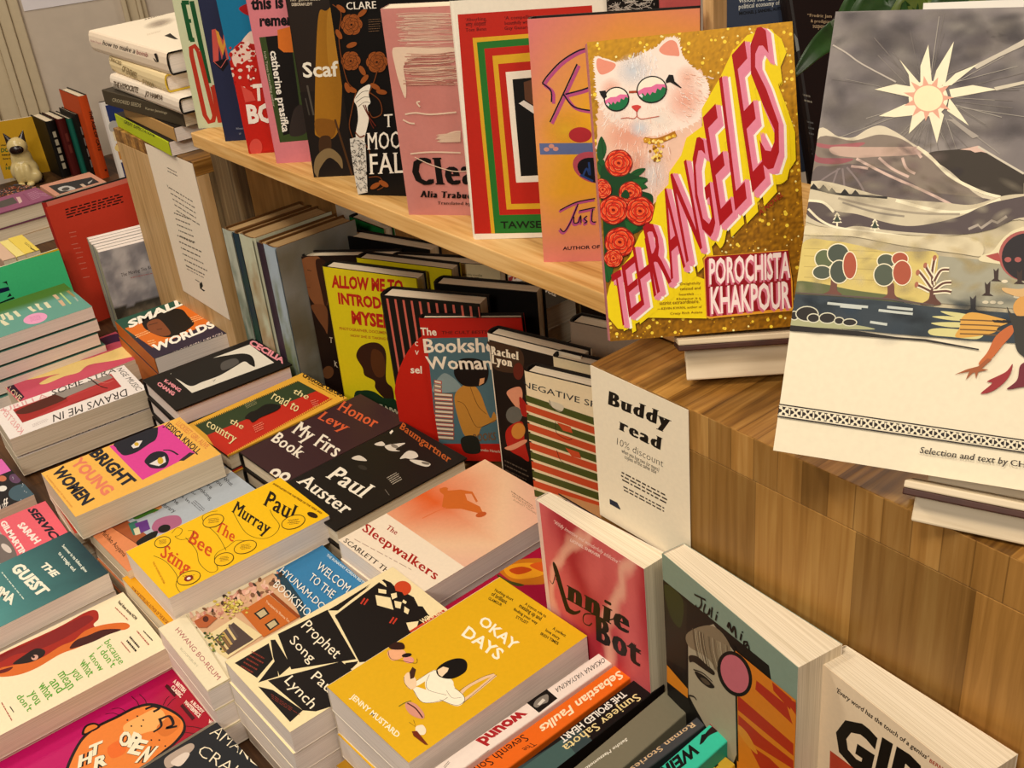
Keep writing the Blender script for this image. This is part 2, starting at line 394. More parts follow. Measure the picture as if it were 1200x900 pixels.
def nearer(pose, k):                # slide a pose along the line of sight, keeping its look
    x, y, z, ps, la, ro, w, h, t = pose; cz = CAM_H * 1000
    return (x * k, y * k, cz + (z - cz) * k, ps, la, ro, w * k, h * k, t * k)
def level(pose, z):
    return nearer(pose, (CAM_H * 1000 - z) / (CAM_H * 1000 - pose[2]))
def resize(pose, **kw):
    d = dict(zip(('x', 'y', 'z', 'ps', 'la', 'ro', 'w', 'h', 't'), pose)); d.update(kw); return tuple(d[k] for k in ('x', 'y', 'z', 'ps', 'la', 'ro', 'w', 'h', 't'))
def book(key, name, label, col, spine=None, back=None, hard=False, pages=None, group=None, pose=None, t2=None, inner=None, gloss=False, cat='book', art=None, spine_art=None, back_art=None, t=None, page_over=None):
    x, y, z, ps, la, ro, w, h, t_ = pose or POSE[key]
    x, y, z, w, h, t_ = (v / 1000.0 for v in (x, y, z, w, h, t_)); t = t or t_; t2 = t2 or t
    M = pose_matrix(x, y, z, ps, la, ro); M = M @ Matrix.Translation((0, 0, -t))
    root = empty(name, M); tag(root, label, cat, group)
    front = hx(col); spc = hx(spine or col); bkc = hx(back or spine or col); inn = hx(inner or ('f0e6d6' if not hard else '1c1512'))
    e = 0.0024 if hard else 0.0005; ov = 0.003 if hard else 0.0003; zb = t - t2
    bm = bmesh.new(); lay = bm.loops.layers.float_color.new('Col')
    if hard:
        arc = [(0.004, t)] + [(-0.0015 + 0.0055 * (1 - math.cos(a)), t / 2 + (t / 2) * math.sin(a)) for a in (1.1, 0.6, 0.0, -0.6, -1.1)] + [(0.004, 0)]
    else:
        r = min(0.0012, t / 3); arc = [(r, t), (r * 0.3, t - r * 0.3), (0, t - r), (0, r), (r * 0.3, r * 0.3), (r, 0)]
    outer = [(w, t)] + arc + [(w, zb)]
    ie = e
    inr = [(w, t - ie)] + [(px + ie if i not in (0, len(arc) - 1) else px, min(max(pz, ie), t - ie)) for i, (px, pz) in enumerate(arc)] + [(w, zb + ie)]
    n = len(outer); rows = []
    for yy in (0.0, h):
        rows.append(([bm.verts.new((a, yy, c)) for a, c in outer], [bm.verts.new((a, yy, c)) for a, c in inr]))
    def face(vs_, c):
        f = bm.faces.new(vs_)
        for lp in f.loops: lp[lay] = c
    (o0, i0), (o1, i1) = rows
    for i in range(n - 1):
        c = front if i == 0 else (bkc if i == n - 2 else spc)
        face([o0[i], o1[i], o1[i + 1], o0[i + 1]], c)
        face([i0[i], i0[i + 1], i1[i + 1], i1[i]], inn)
        edge = inn if hard else c
        face([o0[i], o0[i + 1], i0[i + 1], i0[i]], edge); face([o1[i], i1[i], i1[i + 1], o1[i + 1]], edge)
    for k, c in ((0, front), (n - 1, bkc)):
        ec = inn if not hard else c
        a = [o0[k], i0[k], i1[k], o1[k]]
        face(a if k == 0 else a[::-1], ec)
    mw = M
    for fn, fc, ww in ((art, 'front', w), (spine_art, 'spine', t), (back_art, 'back', w)):
        if fn:
            s = Sheet(mw, ww, h, fc, t)
            if fc == 'spine' and hard: s.z = 0.0017
            fn(s); s.into(bm, lay)
    me = bpy.data.meshes.new('cover'); bm.to_mesh(me); bm.free()
    link('cover', me, root, [M_GLOSS if gloss else M_PRINT, M_SOFT])
    bm = bmesh.new(); e2 = e + 0.0001; px0 = 0.0012 + e
    fx = w - ov
    sh = lambda xx: zb * (xx / w)
    V = [bm.verts.new(p) for p in ((px0, ov, e2 + sh(px0)), (fx, ov, sh(fx) + e2), (fx, ov, t - e2), (px0, ov, t - e2), (px0, h - ov, e2 + sh(px0)), (fx, h - ov, sh(fx) + e2), (fx, h - ov, t - e2), (px0, h - ov, t - e2))]
    for q in ((0, 1, 2, 3), (7, 6, 5, 4), (1, 5, 6, 2), (0, 3, 7, 4), (3, 2, 6, 7), (0, 4, 5, 1)): bm.faces.new([V[i] for i in q])
    me = bpy.data.meshes.new('page_block'); bm.to_mesh(me); bm.free()
    link('page_block', me, root, [pages or M_PAGE])
    return root
def copy_thing(root, mw, label, group=None):
    r = root.copy(); COL.objects.link(r); r.matrix_world = mw; r['label'] = label
    if group: r['group'] = group
    for ch in list(root.children):
        d = ch.copy(); COL.objects.link(d); d.parent = r
    return r
TABLE_Z = -0.046
def under(root, t, n, label, group, seed=0, amt=1.0):
    """n more copies below a flat book, each nudged as in a real pile"""
    R = random.Random(seed)
    for k in range(1, n + 1):
        M = Matrix.Translation((R.uniform(-.002, .002) * amt, R.uniform(-.002, .002) * amt, -t * k)) @ root.matrix_world @ Matrix.Rotation(R.uniform(-.008, .008) * amt, 4, 'Z')
        copy_thing(root, M, label[k - 1] if isinstance(label, (list, tuple)) else ('first', 'second', 'third', 'fourth', 'fifth', 'sixth', 'seventh')[k - 1] + ' ' + label, group)
    root['group'] = group
# ---------------------------------------------------------------- the setting
M_WALL = plain_mat('painted_wall', hx('cdbfae'), 0.8, 25, 0.04)
M_TRIM = plain_mat('painted_trim', hx('cbbb9d'), 0.5, 60, 0.03)
M_FLOOR = wood_mat('floor_boards', hx('4a3320'), hx('5d422a'), hx('755536'), 'xy', 0.12, 0.5, 1.4)
M_BUTCHER_TOP = wood_mat('butcher_block_top', hx('6e4a22'), hx('a2763a'), hx('c89c58'), 'yx', 0.017, 0.38, 0.13)
M_BUTCHER_END = wood_mat('butcher_block_end', hx('8a642e'), hx('ad8348'), hx('c8a266'), 'zx', 0.021, 0.45, 0.30, .28, .72)
M_BUTCHER_FRONT = wood_mat('butcher_block_front', hx('8a642e'), hx('ab8146'), hx('c09a5c'), 'zx', 0.085, 0.45, 2.0, .30, .70)
M_PINE = wood_mat('pine_board', hx('b98a4c'), hx('d6a968'), hx('e6c084'), 'xy', None, 0.45)
M_PLY = wood_mat('pale_plywood', hx('b08d5c'), hx('c9a574'), hx('d6b486'), 'zx', None, 0.5)
M_GREYWOOD = wood_mat('worn_grey_wood', hx('5e4c36'), hx('7b6649'), hx('94805f'), 'zy', None, 0.6)
M_SIDE = wood_mat('plain_ply_side', hx('8f6c3e'), hx('a47d49'), hx('b58c55'), 'zy', None, 0.6)
M_TABLE = wood_mat('dark_table_wood', hx('3c2718'), hx('52371f'), hx('6b4a2c'), 'xy', 0.09, 0.5, 0.9)

def structure(o): o['kind'] = 'structure'; return o
structure(box_obj('floor', -4.2, 1.6, -2.2, 2.6, -0.84, -0.80, M_FLOOR, bev=0))
wallM = Matrix.Translation((-3.25, 0.85, 0)) @ Matrix.Rotation(math.radians(-16), 4, 'Z')
def on_wall(px):
    q = wallM.inverted() @ on_plane(px, wallM.to_translation(), wallM.to_3x3() @ Vector((1, 0, 0))); return q.y, q.z
def wall_box(name, y0, y1, z0, z1, x0, x1, mat, bev=0.0):
    bm = bmesh.new(); box_bm(bm, x0, x1, y0, y1, z0, z1, bev, wallM)
    me = bpy.data.meshes.new(name); bm.to_mesh(me); bm.free(); return structure(link(name, me, None, [mat]))
structure(box_obj('wall_back', -3.6, 1.6, 2.6, 2.7, -0.80, 2.6, M_WALL, bev=0))
wall_box('wall_left', -2.6, 2.3, -0.80, 2.6, -0.10, 0.0, M_WALL)
# moulded frame boards on the wall (the door surround at the edge of the photo, and a second strip further along)
def moulding(name, y0, y1, steps):
    bm = bmesh.new()
    for a, b, d in steps: box_bm(bm, 0.0005, d, y0 + (y1 - y0) * a, y0 + (y1 - y0) * b, -0.795, 2.55, 0.003, wallM)
    me = bpy.data.meshes.new(name); bm.to_mesh(me); bm.free(); structure(link(name, me, None, [M_TRIM]))
moulding('trim_1', on_wall((0, 60))[0] - .075, on_wall((38, 60))[0], ((0, .16, .034), (.16, .5, .018), (.5, .62, .028), (.62, .82, .020), (.82, 1, .012)))
moulding('trim_2', on_wall((143, 10))[0], on_wall((172, 10))[0], ((0, .2, .026), (.2, .62, .014), (.62, .8, .02), (.8, 1, .01)))

# table
tb = empty('display_table', Matrix.Translation((-1.5, 0.45, TABLE_Z)))
tag(tb, 'dark wooden display table carrying all the stacks of books', 'table')
box_obj('tabletop', -1.57, 1.42, -0.62, 0.62, -0.035, 0.0, M_TABLE, tb, 0.003)
box_obj('apron', -1.50, 1.34, -0.55, 0.55, -0.11, -0.035, M_TABLE, tb, 0.002)
for sx in (-1.46, 1.30):
    for sy in (-0.5, 0.5): box_obj('leg', sx - 0.035, sx + 0.035, sy - 0.035, sy + 0.035, -0.752, -0.11, M_TABLE, tb, 0.003)

# near plinth: butcher block top and front
PX0, PX1, PY0, PY1, PZ = -0.591, 0.25, 0.518, 1.15, 0.364
pl = empty('display_plinth', Matrix.Translation((PX0, PY0, TABLE_Z)))
tag(pl, 'honey coloured butcher-block plinth with the small paper notice on its front', 'plinth', 'wooden plinths on the table')
hh = PZ - TABLE_Z
bm = bmesh.new(); box_bm(bm, 0, PX1 - PX0, 0.0, PY1 - PY0, hh - 0.036, hh, 0.0008)
me = bpy.data.meshes.new('top_slab'); bm.to_mesh(me); bm.free()
o = link('top_slab', me, pl, [M_BUTCHER_TOP, M_BUTCHER_END])
for p in me.polygons:
    if p.normal.y < -0.6: p.material_index = 1
box_obj('front_panel', 0.0, PX1 - PX0, 0.0, 0.03, 0.0005, hh - 0.0362, M_BUTCHER_FRONT, pl, 0.0006)
box_obj('side_panel', 0.0, 0.03, 0.0305, PY1 - PY0, 0.0005, hh - 0.0362, M_SIDE, pl, 0.0006)

# far plinth
QX0, QX1, QY0, QY1 = -1.836, -1.528, 0.597, 1.02
QZ = 0.330; qh = QZ - TABLE_Z
pq = empty('display_plinth', Matrix.Translation((QX0, QY0, TABLE_Z)))
tag(pq, 'pale plywood plinth under the flat pile of books at the far end of the shelf', 'plinth', 'wooden plinths on the table')
box_obj('top_slab', 0, QX1 - QX0, 0.0, QY1 - QY0, qh - 0.022, qh, M_BUTCHER_TOP, pq, 0.0008)
box_obj('front_panel', 0.0, QX1 - QX0, 0.0, 0.02, 0.0005, qh - 0.0222, M_PLY, pq, 0.0006)
box_obj('side_panel', QX1 - QX0 - 0.02, QX1 - QX0, 0.0205, QY1 - QY0, 0.0005, qh - 0.0222, M_GREYWOOD, pq, 0.0006)
sp = empty('shelf_support', Matrix.Translation((QX1 + .001, .625, TABLE_Z))); tag(sp, 'plain wooden upright box under the left end of the pine shelf', 'support')
box_obj('front_edge', 0, .066, 0, .02, 0, .4095, M_GREYWOOD, sp, .0008); box_obj('side_panel', .050, .066, .0205, .40, 0, .4095, M_SIDE, sp, .0006); box_obj('top_block', .0, .0495, .0205, .40, .39, .4095, M_SIDE, sp, .0006)
# shelf between the plinths
sh = empty('pine_shelf', Matrix.Translation((-1.475, 0.583, PZ)))
tag(sh, 'long pine shelf board carrying the row of upright books', 'shelf')
box_obj('board', 0.0, 0.955, 0.0, 0.32, 0.003, 0.023, M_PINE, sh, 0.0012)
box_obj('batten', 0.022, 0.055, 0.004, 0.31, 0.0, 0.003, M_PINE, sh, 0.0004)
lb = empty('lower_shelf_board', Matrix.Translation((-1.455, 0.615, -0.008)))
tag(lb, 'low wooden board under the pine shelf, hidden behind the upright books', 'shelf')
box_obj('board', 0.0, 0.86, 0.0, 0.38, 0.0, 0.0098, M_SIDE, lb, 0.001)
for xx in (0.0, 0.83): box_obj('foot', xx, xx + 0.03, 0.02, 0.38, -0.038, 0.0, M_SIDE, lb, 0.001)
dl = box_obj('display_ledge', -0.665, -0.20, 0.506, 0.5165, TABLE_Z, -0.0035, M_SIDE, None, 0.001)
tag(dl, 'thin wooden ledge strip along the foot of the butcher-block plinth', 'ledge')

def sheet_obj(name, label, M, w, h, t, col, art, mat=None, cat='notice'):
    bm = bmesh.new(); lay = bm.loops.layers.float_color.new('Col'); box_bm(bm, 0, w, 0, h, 0, t)
    for f in bm.faces:
        for lp in f.loops: lp[lay] = hx(col)
    s = Sheet(M, w, h, 'front', t); art(s); s.into(bm, lay)
    me = bpy.data.meshes.new(name); bm.to_mesh(me); bm.free()
    o = link(name, me, None, [mat or M_PRINT, M_SOFT]); o.matrix_world = M
    return tag(o, label, cat)
def art_buddy(s):
    s.c('B6')
    s.text('Buddy', (450, 295), (742, 415), (455, 232), '15110f', 'didone')
    s.text('read', (500, 412), (700, 512), (503, 375), '15110f', 'didone')
    s.text('10% discount', (492, 483), (708, 590), (494, 452), '241c17', 'light')
    s.text('when you buy two (or more)', (513, 520), (688, 610), (515, 508), '3a3028', 'sans')
    s.text('copies of the same title', (528, 548), (676, 621), (529, 536), '3a3028', 'sans')
    s.lines((510, 608), (728, 722), (512, 658), 3, '4a4037', 0.42, 0.12, True)
    s.lines((520, 676), (716, 780), (522, 706), 2, '4a4037', 0.42, 0.12, True)
    s.poly([(458, 738), (494, 756), (510, 788), (505, 788), (459, 762)], '1d2740')
sheet_obj('paper_notice', 'small white paper notice with bold black heading and discount text on the near plinth', pose_matrix(-0.590, 0.5168, 0.2145, 0, 0, 0), 0.1065, 0.149, 0.0004, 'f3e6cd', art_buddy)
def art_note(s):
    s.c('Y1'); s.lines((575, 635), (645, 672), (580, 680), 2, '3a2f27', 0.3, 0.2)
    s.c('A6'); s.text('Y', (786, 82), (794, 88), (779, 62), '3a2f27', 'serif')
    s.lines((790, 75), (915, 150), (835, 210), 5, '6a5d52', 0.22, 0.25)
    s.lines((815, 195), (905, 230), (850, 330), 5, '6a5d52', 0.22, 0.25)
    s.lines((830, 300), (940, 350), (880, 470), 6, '6a5d52', 0.22, 0.25)
    s.lines((870, 440), (975, 495), (880, 475), 2, '6a5d52', 0.22, 0.2)
    s.poly([(935, 530), (945, 520), (952, 540), (945, 552), (962, 562), (955, 566), (938, 552)], '1a1512')
    s.lines((915, 508), (935, 520), (918, 520), 1, '4a4037', 0.4, 0)
sheet_obj('paper_notice', 'tall cream paper letter pinned to the front of the far plywood plinth', pose_matrix(-1.7025, 0.5962, 0.0735, 0, 0, 0), 0.1740, 0.2545, 0.0004, 'eee0cc', art_note)
# sheet of paper on the wall
ya, za = on_wall((28, 12)); yb, zb_ = on_wall((122, -0.5)); bm = bmesh.new(); box_bm(bm, 0.001, 0.002, ya, yb, (za + zb_) / 2, za + .22, 0, wallM)
for v in bm.verts: v.co.z -= 0.0
me = bpy.data.meshes.new('wall_poster'); bm.to_mesh(me); bm.free()
o = link('wall_poster', me, None, [plain_mat('poster_paper', hx('e6e0e2'), 0.5, 30, 0.02)]); tag(o, 'plain white paper poster stuck high on the beige wall', 'poster')
# ---------------------------------------------------------------- flat books, front of the table
G_FLAT = 'paperback stacks lying on the table'
def a_okay(s):
    s.c('C3')
    s.text('OKAY', (712, 262), (868, 385), (742, 228), 'fff4dc', 'bold')
    s.text('DAYS', (640, 315), (800, 428), (672, 275), 'fff4dc', 'bold')
    s.text('JENNY MUSTARD', (150, 590), (358, 768), (166, 572), 'fff0d0', 'bold')
    for q in (('Nothing short', 785, 122, 865, 167), ('of brilliant', 770, 140, 836, 180), ('GLAMOUR', 757, 158, 815, 190), ('A joyous ode to', 918, 182, 1010, 240), ('messing up and', 892, 192, 988, 253), ('finding your way', 868, 206, 972, 270), ('STYLIST', 878, 240, 930, 270), ('A perfect', 1040, 290, 1096, 325), ('love story', 1008, 298, 1070, 338), ('IRISH TIMES', 986, 314, 1064, 360)):
        s.text(q[0], (q[1], q[2]), (q[3], q[4]), (q[1] + 6, q[2] - 11), '3b2a08', 'bold')
    s.line([(625, 590), (665, 545), (740, 505), (785, 490)], 3.4, 'eac7a0', True); s.line([(640, 610), (690, 575), (745, 530), (790, 492)], 3.4, 'eac7a0', True)
    s.line([(640, 622), (700, 570), (750, 528), (795, 490)], .4, '3a2a1c', True); s.line([(612, 575), (670, 535), (735, 500), (785, 484)], .4, '3a2a1c', True)
    s.poly([(500, 490), (545, 470), (600, 515), (610, 545), (650, 585), (648, 615), (615, 628), (545, 600), (500, 580), (480, 530)], 'fbf0d8', True)
    s.poly([(430, 560), (450, 545), (560, 590), (548, 608), (470, 612)], 'fbf0d8', True); s.poly([(440, 520), (500, 480), (525, 470), (515, 495), (445, 540)], 'fbf0d8', True)
    s.line([(430, 560), (470, 612), (548, 606), (580, 590)], .4, '3a2a1c', True); s.line([(440, 520), (500, 480), (530, 470)], .4, '3a2a1c', True); s.line([(500, 490), (485, 530), (500, 560), (575, 580)], .35, '3a2a1c', True)
    s.line([(545, 600), (615, 625), (652, 608), (648, 580), (610, 548)], .4, '3a2a1c', True); s.line([(575, 560), (600, 592), (640, 590)], .3, '3a2a1c', True)
    s.poly([(388, 500), (410, 480), (440, 510), (440, 545), (415, 555), (392, 530)], 'f2d3ae', True); s.line([(388, 500), (392, 530), (415, 555)], .35, '3a2a1c', True)
    s.poly([(412, 480), (425, 456), (441, 468), (432, 505), (416, 510)], '4a2a1c')
    s.poly([(530, 470), (560, 440), (610, 420), (650, 422), (666, 445), (655, 480), (600, 508), (545, 500)], '120d0b', True)
    s.poly([(535, 470), (560, 455), (585, 462), (578, 478), (555, 500), (540, 490)], 'f4d8b4')
    s.poly([(318, 385), (380, 380), (395, 405), (350, 428), (325, 420)], 'f0b48a', True); s.poly([(320, 350), (380, 350), (388, 378), (330, 378)], '3a1c12', True); s.ell(408, 425, 24, 15, 'e8a090', 10); s.ell(400, 405, 22, 9, '2a1712', -10)
    s.line([(318, 385), (330, 420), (380, 430), (440, 440), (445, 420)], .5, '4a2a14', True)
    s.poly([(400, 610), (440, 620), (475, 660), (470, 685), (420, 668), (395, 635)], 'd99a86', True); s.line([(402, 615), (440, 640), (470, 680)], 1.2, '5a2a20', True); s.line([(365, 630), (390, 615), (420, 605)], 1.0, '7a7a30', True)
    s.poly([(440, 720), (470, 712), (485, 735), (475, 755), (445, 750)], 'f6e3c8', True); s.poly([(422, 740), (445, 738), (495, 800), (480, 798), (430, 760)], '7a3014'); s.line([(430, 690), (440, 720), (410, 700)], .4, '5a2a20')
r = book('okay', 'paperback', 'mustard yellow paperback with a woman lying on her front, on the nearest stack', 'e2b31c', 'e8dcc4', art=a_okay, pages=M_PAGEW)
under(r, 0.030, 2, ['second mustard paperback, under the top copy with the lying woman', 'third mustard paperback, down in the nearest stack below the lying woman'], 'mustard paperbacks in the nearest stack', 1)
o = book('x', 'paperback', 'gold covered paperback sticking out at the foot of the nearest stack', 'b98a1e', 'c79a2a', pose=(-702, 272, 3.5, 3, 90, 0, 128, 198, 24), pages=M_PAGEW)
o = book('x', 'paperback', 'pink paperback at the very bottom of the nearest stack', 'd98a96', 'd98a96', pose=(-699, 268, -20.8, 1, 90, 0, 128, 198, 25))

def a_bee(s):
    s.c('C2')
    K = '241505'
    s.text('Paul', (520, -12), (620, 55), (540, -52), K, 'serif') if 0 else None
    s.c('B4'); s.text('Paul', (432, 845), (570, 925), (462, 778), K, 'serifb')
    s.c('C2'); s.text('Murray', (365, -2), (535, 110), (392, -52), K, 'serifb')
    s.text('The', (285, 85), (372, 142), (305, 38), 'd4541a', 'serifb'); s.text('Bee', (160, 140), (262, 212), (188, 85), 'd4541a', 'serifb'); s.text('Sting', (28, 205), (158, 298), (58, 150), 'd4541a', 'serifb')
    ln = lambda p: s.line(p, .55, '2c1a06', True)
    ln([(0, 205), (60, 235), (110, 300), (105, 345), (130, 385)]); ln([(85, 100), (110, 75), (135, 85), (120, 110), (100, 115), (130, 130), (180, 118), (185, 90), (160, 88)]); ln([(150, 120), (200, 180), (215, 240), (262, 282), (300, 270), (285, 220), (300, 190), (345, 165), (385, 135), (430, 135)])
    ln([(240, 55), (228, 25), (250, 5), (300, -5)]); ln([(240, 55), (300, 110), (340, 180)]); ln([(372, 0), (430, 95), (500, 125), (560, 110), (590, 65), (560, 20), (545, -10)])
    for cx, cy, rx, ry in ((280, 42, 52, 30), (42, 142, 40, 26), (430, 165, 56, 30), (330, 222, 48, 30), (165, 310, 58, 32), (655, 48, 58, 32)):
        s.ell(cx, cy, rx, ry, '2c1a06', -18, 32); s.ell(cx, cy, rx - 3.5, ry - 3.5, 'f6c414', -18, 32); s.lines((cx - rx * .5, cy - ry * .3), (cx + rx * .5, cy - ry * .3 - 6), (cx - rx * .45, cy + ry * .5), 4, '6a4a10', .45, .3, True)
    s.ell(165, 312, 22, 14, '8a2a14', -20); s.ell(165, 312, 10, 6, 'f6e4d0', -20)
    s.ell(745, 15, 26, 12, '3a2206', 20); s.text('ONE OF THE NOVELS OF THE YEAR', (-5, 238), (48, 340), (2, 232), 'c06a12', 'sans'); s.c('B4'); s.text('SHORTLISTED FOR THE PRIZE OF THE YEAR 2023', (478, 750), (705, 890), (484, 744), '7a4a0a', 'bold')
r = book('bee', 'paperback', 'bright yellow paperback with looping black line drawing and orange title lettering', 'f6c614', 'eee0cc', art=a_bee, pages=M_PAGEW, group='yellow paperbacks', pose=level(POSE['bee'], 65))
def a_under(s):
    s.c('B8'); s.text('FROM THE BESTSELLING AUTHOR OF THE BOOK', (612, 520), (782, 688), (622, 508), '8a3a0a', 'bold')
r = book('x', 'paperback', 'deep yellow paperback with rust lettering, peeping out under the looping line drawing book', 'e0a416', 'd89a14', pose=level((-1131, 236, -1, 1, 90, 0, 127, 200, 25), 29), art=a_under)
under(r, 0.0248, 2, ['second deep yellow paperback, under the rust lettered one', 'deep yellow paperback at the bottom, under the rust lettered one'], 'deep yellow paperbacks', 3)

def a_prophet(s):
    s.c('C2'); K = '1c1512'
    s.poly([(582, 572), (815, 458), (950, 690), (645, 738)], K)
    s.poly([(535, 790), (880, 700), (1000, 800), (1000, 860), (760, 935), (700, 930)], K)
    s.poly([(380, 708), (540, 615), (560, 690), (485, 778)], K); s.poly([(548, 600), (570, 598), (645, 720), (590, 768), (560, 680)], K); s.poly([(575, 690), (585, 770), (490, 800)], K)
    s.poly([(490, 818), (560, 835), (700, 930), (640, 985)], K)
    s.poly([(850, 485), (1072, 318), (1220, 400), (1300, 560), (1100, 690), (965, 705)], K); s.poly([(815, 462), (1015, 345), (860, 462)], K)
    s.c('C3')
    s.poly([(55, 208), (245, 88), (98, 208)], K); s.poly([(85, 235), (300, 70), (500, 230), (440, 300), (330, 350), (220, 440)], K)
    s.ell(382, 110, 38, 32, 'd0502a'); s.poly([(320, 110), (345, 80), (420, 130), (400, 160)], 'f4e2b4') if 0 else None
    s.poly([(300, 72), (330, 85), (345, 100), (352, 122), (380, 128), (398, 158), (420, 160), (438, 188), (470, 190), (498, 232), (440, 258), (270, 165), (262, 110)], K)
    for q in ([(276, 82), (312, 105), (308, 92), (290, 75)], [(275, 112), (310, 118), (310, 135), (276, 130)], [(262, 140), (328, 152), (342, 205), (270, 185)], [(330, 135), (355, 130), (358, 150), (336, 160)], [(345, 165), (378, 172), (372, 200), (350, 195)], [(390, 190), (412, 205), (405, 225), (388, 215)], [(398, 262), (452, 255), (440, 300), (410, 295)], [(385, 160), (400, 170), (395, 180), (380, 172)]): s.poly(q, 'f4e2b4')
    for x, y in ((195, 178), (322, 262)):
        s.poly([(x, y), (x + 18, y - 26), (x + 24, y - 22), (x + 6, y + 3)], 'c8402a'); s.poly([(x + 14, y + 4), (x + 32, y - 22), (x + 38, y - 18), (x + 20, y + 7)], 'c8402a')
    s.poly([(410, 300), (560, 205), (640, 255), (500, 340)], 'c9482a'); s.text('WINNER', (470, 268), (560, 215), (455, 250), 'f4e2b4', 'bold')
    s.poly([(122, 470), (150, 440), (185, 438), (160, 462), (130, 478)], K)
    s.c('C2'); s.text('Prophet', (690, 540), (850, 690), (730, 505), 'f6ead0', 'sans'); s.text('Song', (635, 608), (735, 710), (665, 575), 'f6ead0', 'sans'); s.text('Paul', (735, 780), (830, 860), (770, 745), 'f6ead0', 'sans'); s.text('Lynch', (612, 795), (735, 925), (650, 765), 'f6ead0', 'sans')
    s.lines((462, 652), (530, 690), (400, 735), 5, '8a3a2a', .35, .4); s.lines((550, 852), (690, 945), (555, 880), 3, '8a3a2a', .35, .4)
    s.poly([(888, 740), (900, 708), (925, 705), (960, 700), (935, 725)], K)
r = book('prophet', 'paperback', 'cream and black paperback with jagged house shapes and thin white lettering', 'f4e2b4', 'e9d8b0', art=a_prophet, pages=M_PAGEW, pose=(-838.2, 240.2, 62, .5, 90, 0, 126.9, 197.9, 27))
under(r, 0.027, 3, ['second copy of the jagged house paperback, just below the top one', 'third copy down of the jagged house paperback', 'bottom copy of the jagged house paperback pile'], 'cream paperbacks with jagged house covers', 4)

def a_hyunam(s):
    s.c('C2')
    s.poly([(575, 275), (800, 150), (1060, 320), (700, 510), (680, 500)], '3f86b4'); s.poly([(560, 290), (610, 290), (700, 420), (720, 500), (640, 530), (480, 400)], '2e4a58')
    s.poly([(170, 500), (560, 285), (660, 430), (690, 500), (345, 690)], 'd8b18c')
    R = random.Random(3)
    for i in range(120):
        t = R.random(); x = 180 + 400 * t + R.uniform(-25, 40); y = 490 - 205 * t + R.uniform(-5, 65); s.ell(x, y, R.uniform(6, 18), R.uniform(5, 11), R.choice(['e9b7a2', 'c98a78', '8a6248', 'dcae8e', '4a3a2c', 'efc8b0']), R.uniform(0, 180), 7)
    s.poly([(410, 470), (540, 388), (675, 500), (515, 590)], 'c9702c'); s.poly([(545, 388), (560, 380), (690, 492), (675, 500)], '9a4e20')
    for q in ([(470, 478), (520, 448), (545, 480), (500, 508)], [(520, 530), (570, 500), (592, 528), (545, 560)]): s.poly(q, '2c2a20'); cx = sum(p[0] for p in q) / 4; cy = sum(p[1] for p in q) / 4; s.poly([(cx + (x - cx) * .7, cy + (y - cy) * .7) for x, y in q], 'c9b890')
    s.text('Translated by Shanna Tan', (525, 425), (635, 522), (530, 415), 'f6dcb8', 'sans')
    s.poly([(235, 590), (385, 495), (510, 580), (345, 690), (300, 660)], 'ead6a6'); s.poly([(285, 600), (375, 520), (470, 600), (350, 672)], '5a4a44')
    for i in range(7): s.poly([(295 + i * 9, 605 - i * 12), (305 + i * 9, 600 - i * 12), (345 + i * 9, 655 - i * 11), (335 + i * 9, 660 - i * 11)], R.choice(['c9a868', '8a6a44', 'e0c890', '6a5a54']))
    s.poly([(190, 515), (250, 480), (300, 500), (250, 545), (210, 545)], 'b8663a'); s.ell(245, 505, 14, 14, '5a2c1c')
    for i in range(60): s.ell(R.uniform(230, 330), R.uniform(570, 660), R.uniform(4, 9), R.uniform(3, 7), R.choice(['5a6a34', '7a8a44', '3a4a28', 'c9b060']), 0, 6)
    for i in range(60): s.ell(R.gauss(380, 32), R.gauss(440, 22), R.uniform(4, 11), R.uniform(3, 7), R.choice(['c9b04a', 'a8963c', 'dcc860', 'e4d480']), 0, 6)
    s.poly([(30, 555), (155, 480), (380, 815), (262, 860)], 'efe2c2'); s.line([(155, 490), (235, 600), (365, 800)], 1.2, 'd8c8a4')
    s.text('HWANG BO-REUM', (102, 560), (300, 795), (120, 545), 'b0505a', 'sans'); s.text('BLOOMSBURY', (125, 648), (205, 735), (132, 640), 'b8ac8c', 'sans')
    for q in (('WELCOM', 762, 268, 905, 385, 785, 238), ('TO THE', 725, 320, 835, 412, 748, 290), ('HYUNAM-DO', 590, 285, 790, 468, 612, 262), ('BOOKSHO', 560, 352, 720, 498, 585, 325)): s.text(q[0], q[1:3], q[3:5], q[5:7], 'f4f0e4', 'sans')
    s.text('THE RUNAWAY KOREAN BESTS', (810, 210), (985, 345), (818, 200), 'd4e4ea', 'bold')
r = book('hyunam', 'paperback', 'blue and cream paperback with a painted shop front under cherry blossom', 'efe2c2', 'efe2c2', art=a_hyunam, pages=M_PAGEW, pose=(-966, 219.6, 36.2, -1.2, 90, 0, 126, 199, 26))
under(r, 0.027, 2, ['second copy of the painted shop front paperback', 'bottom copy of the painted shop front paperback'], 'paperbacks with a painted shop front', 5)

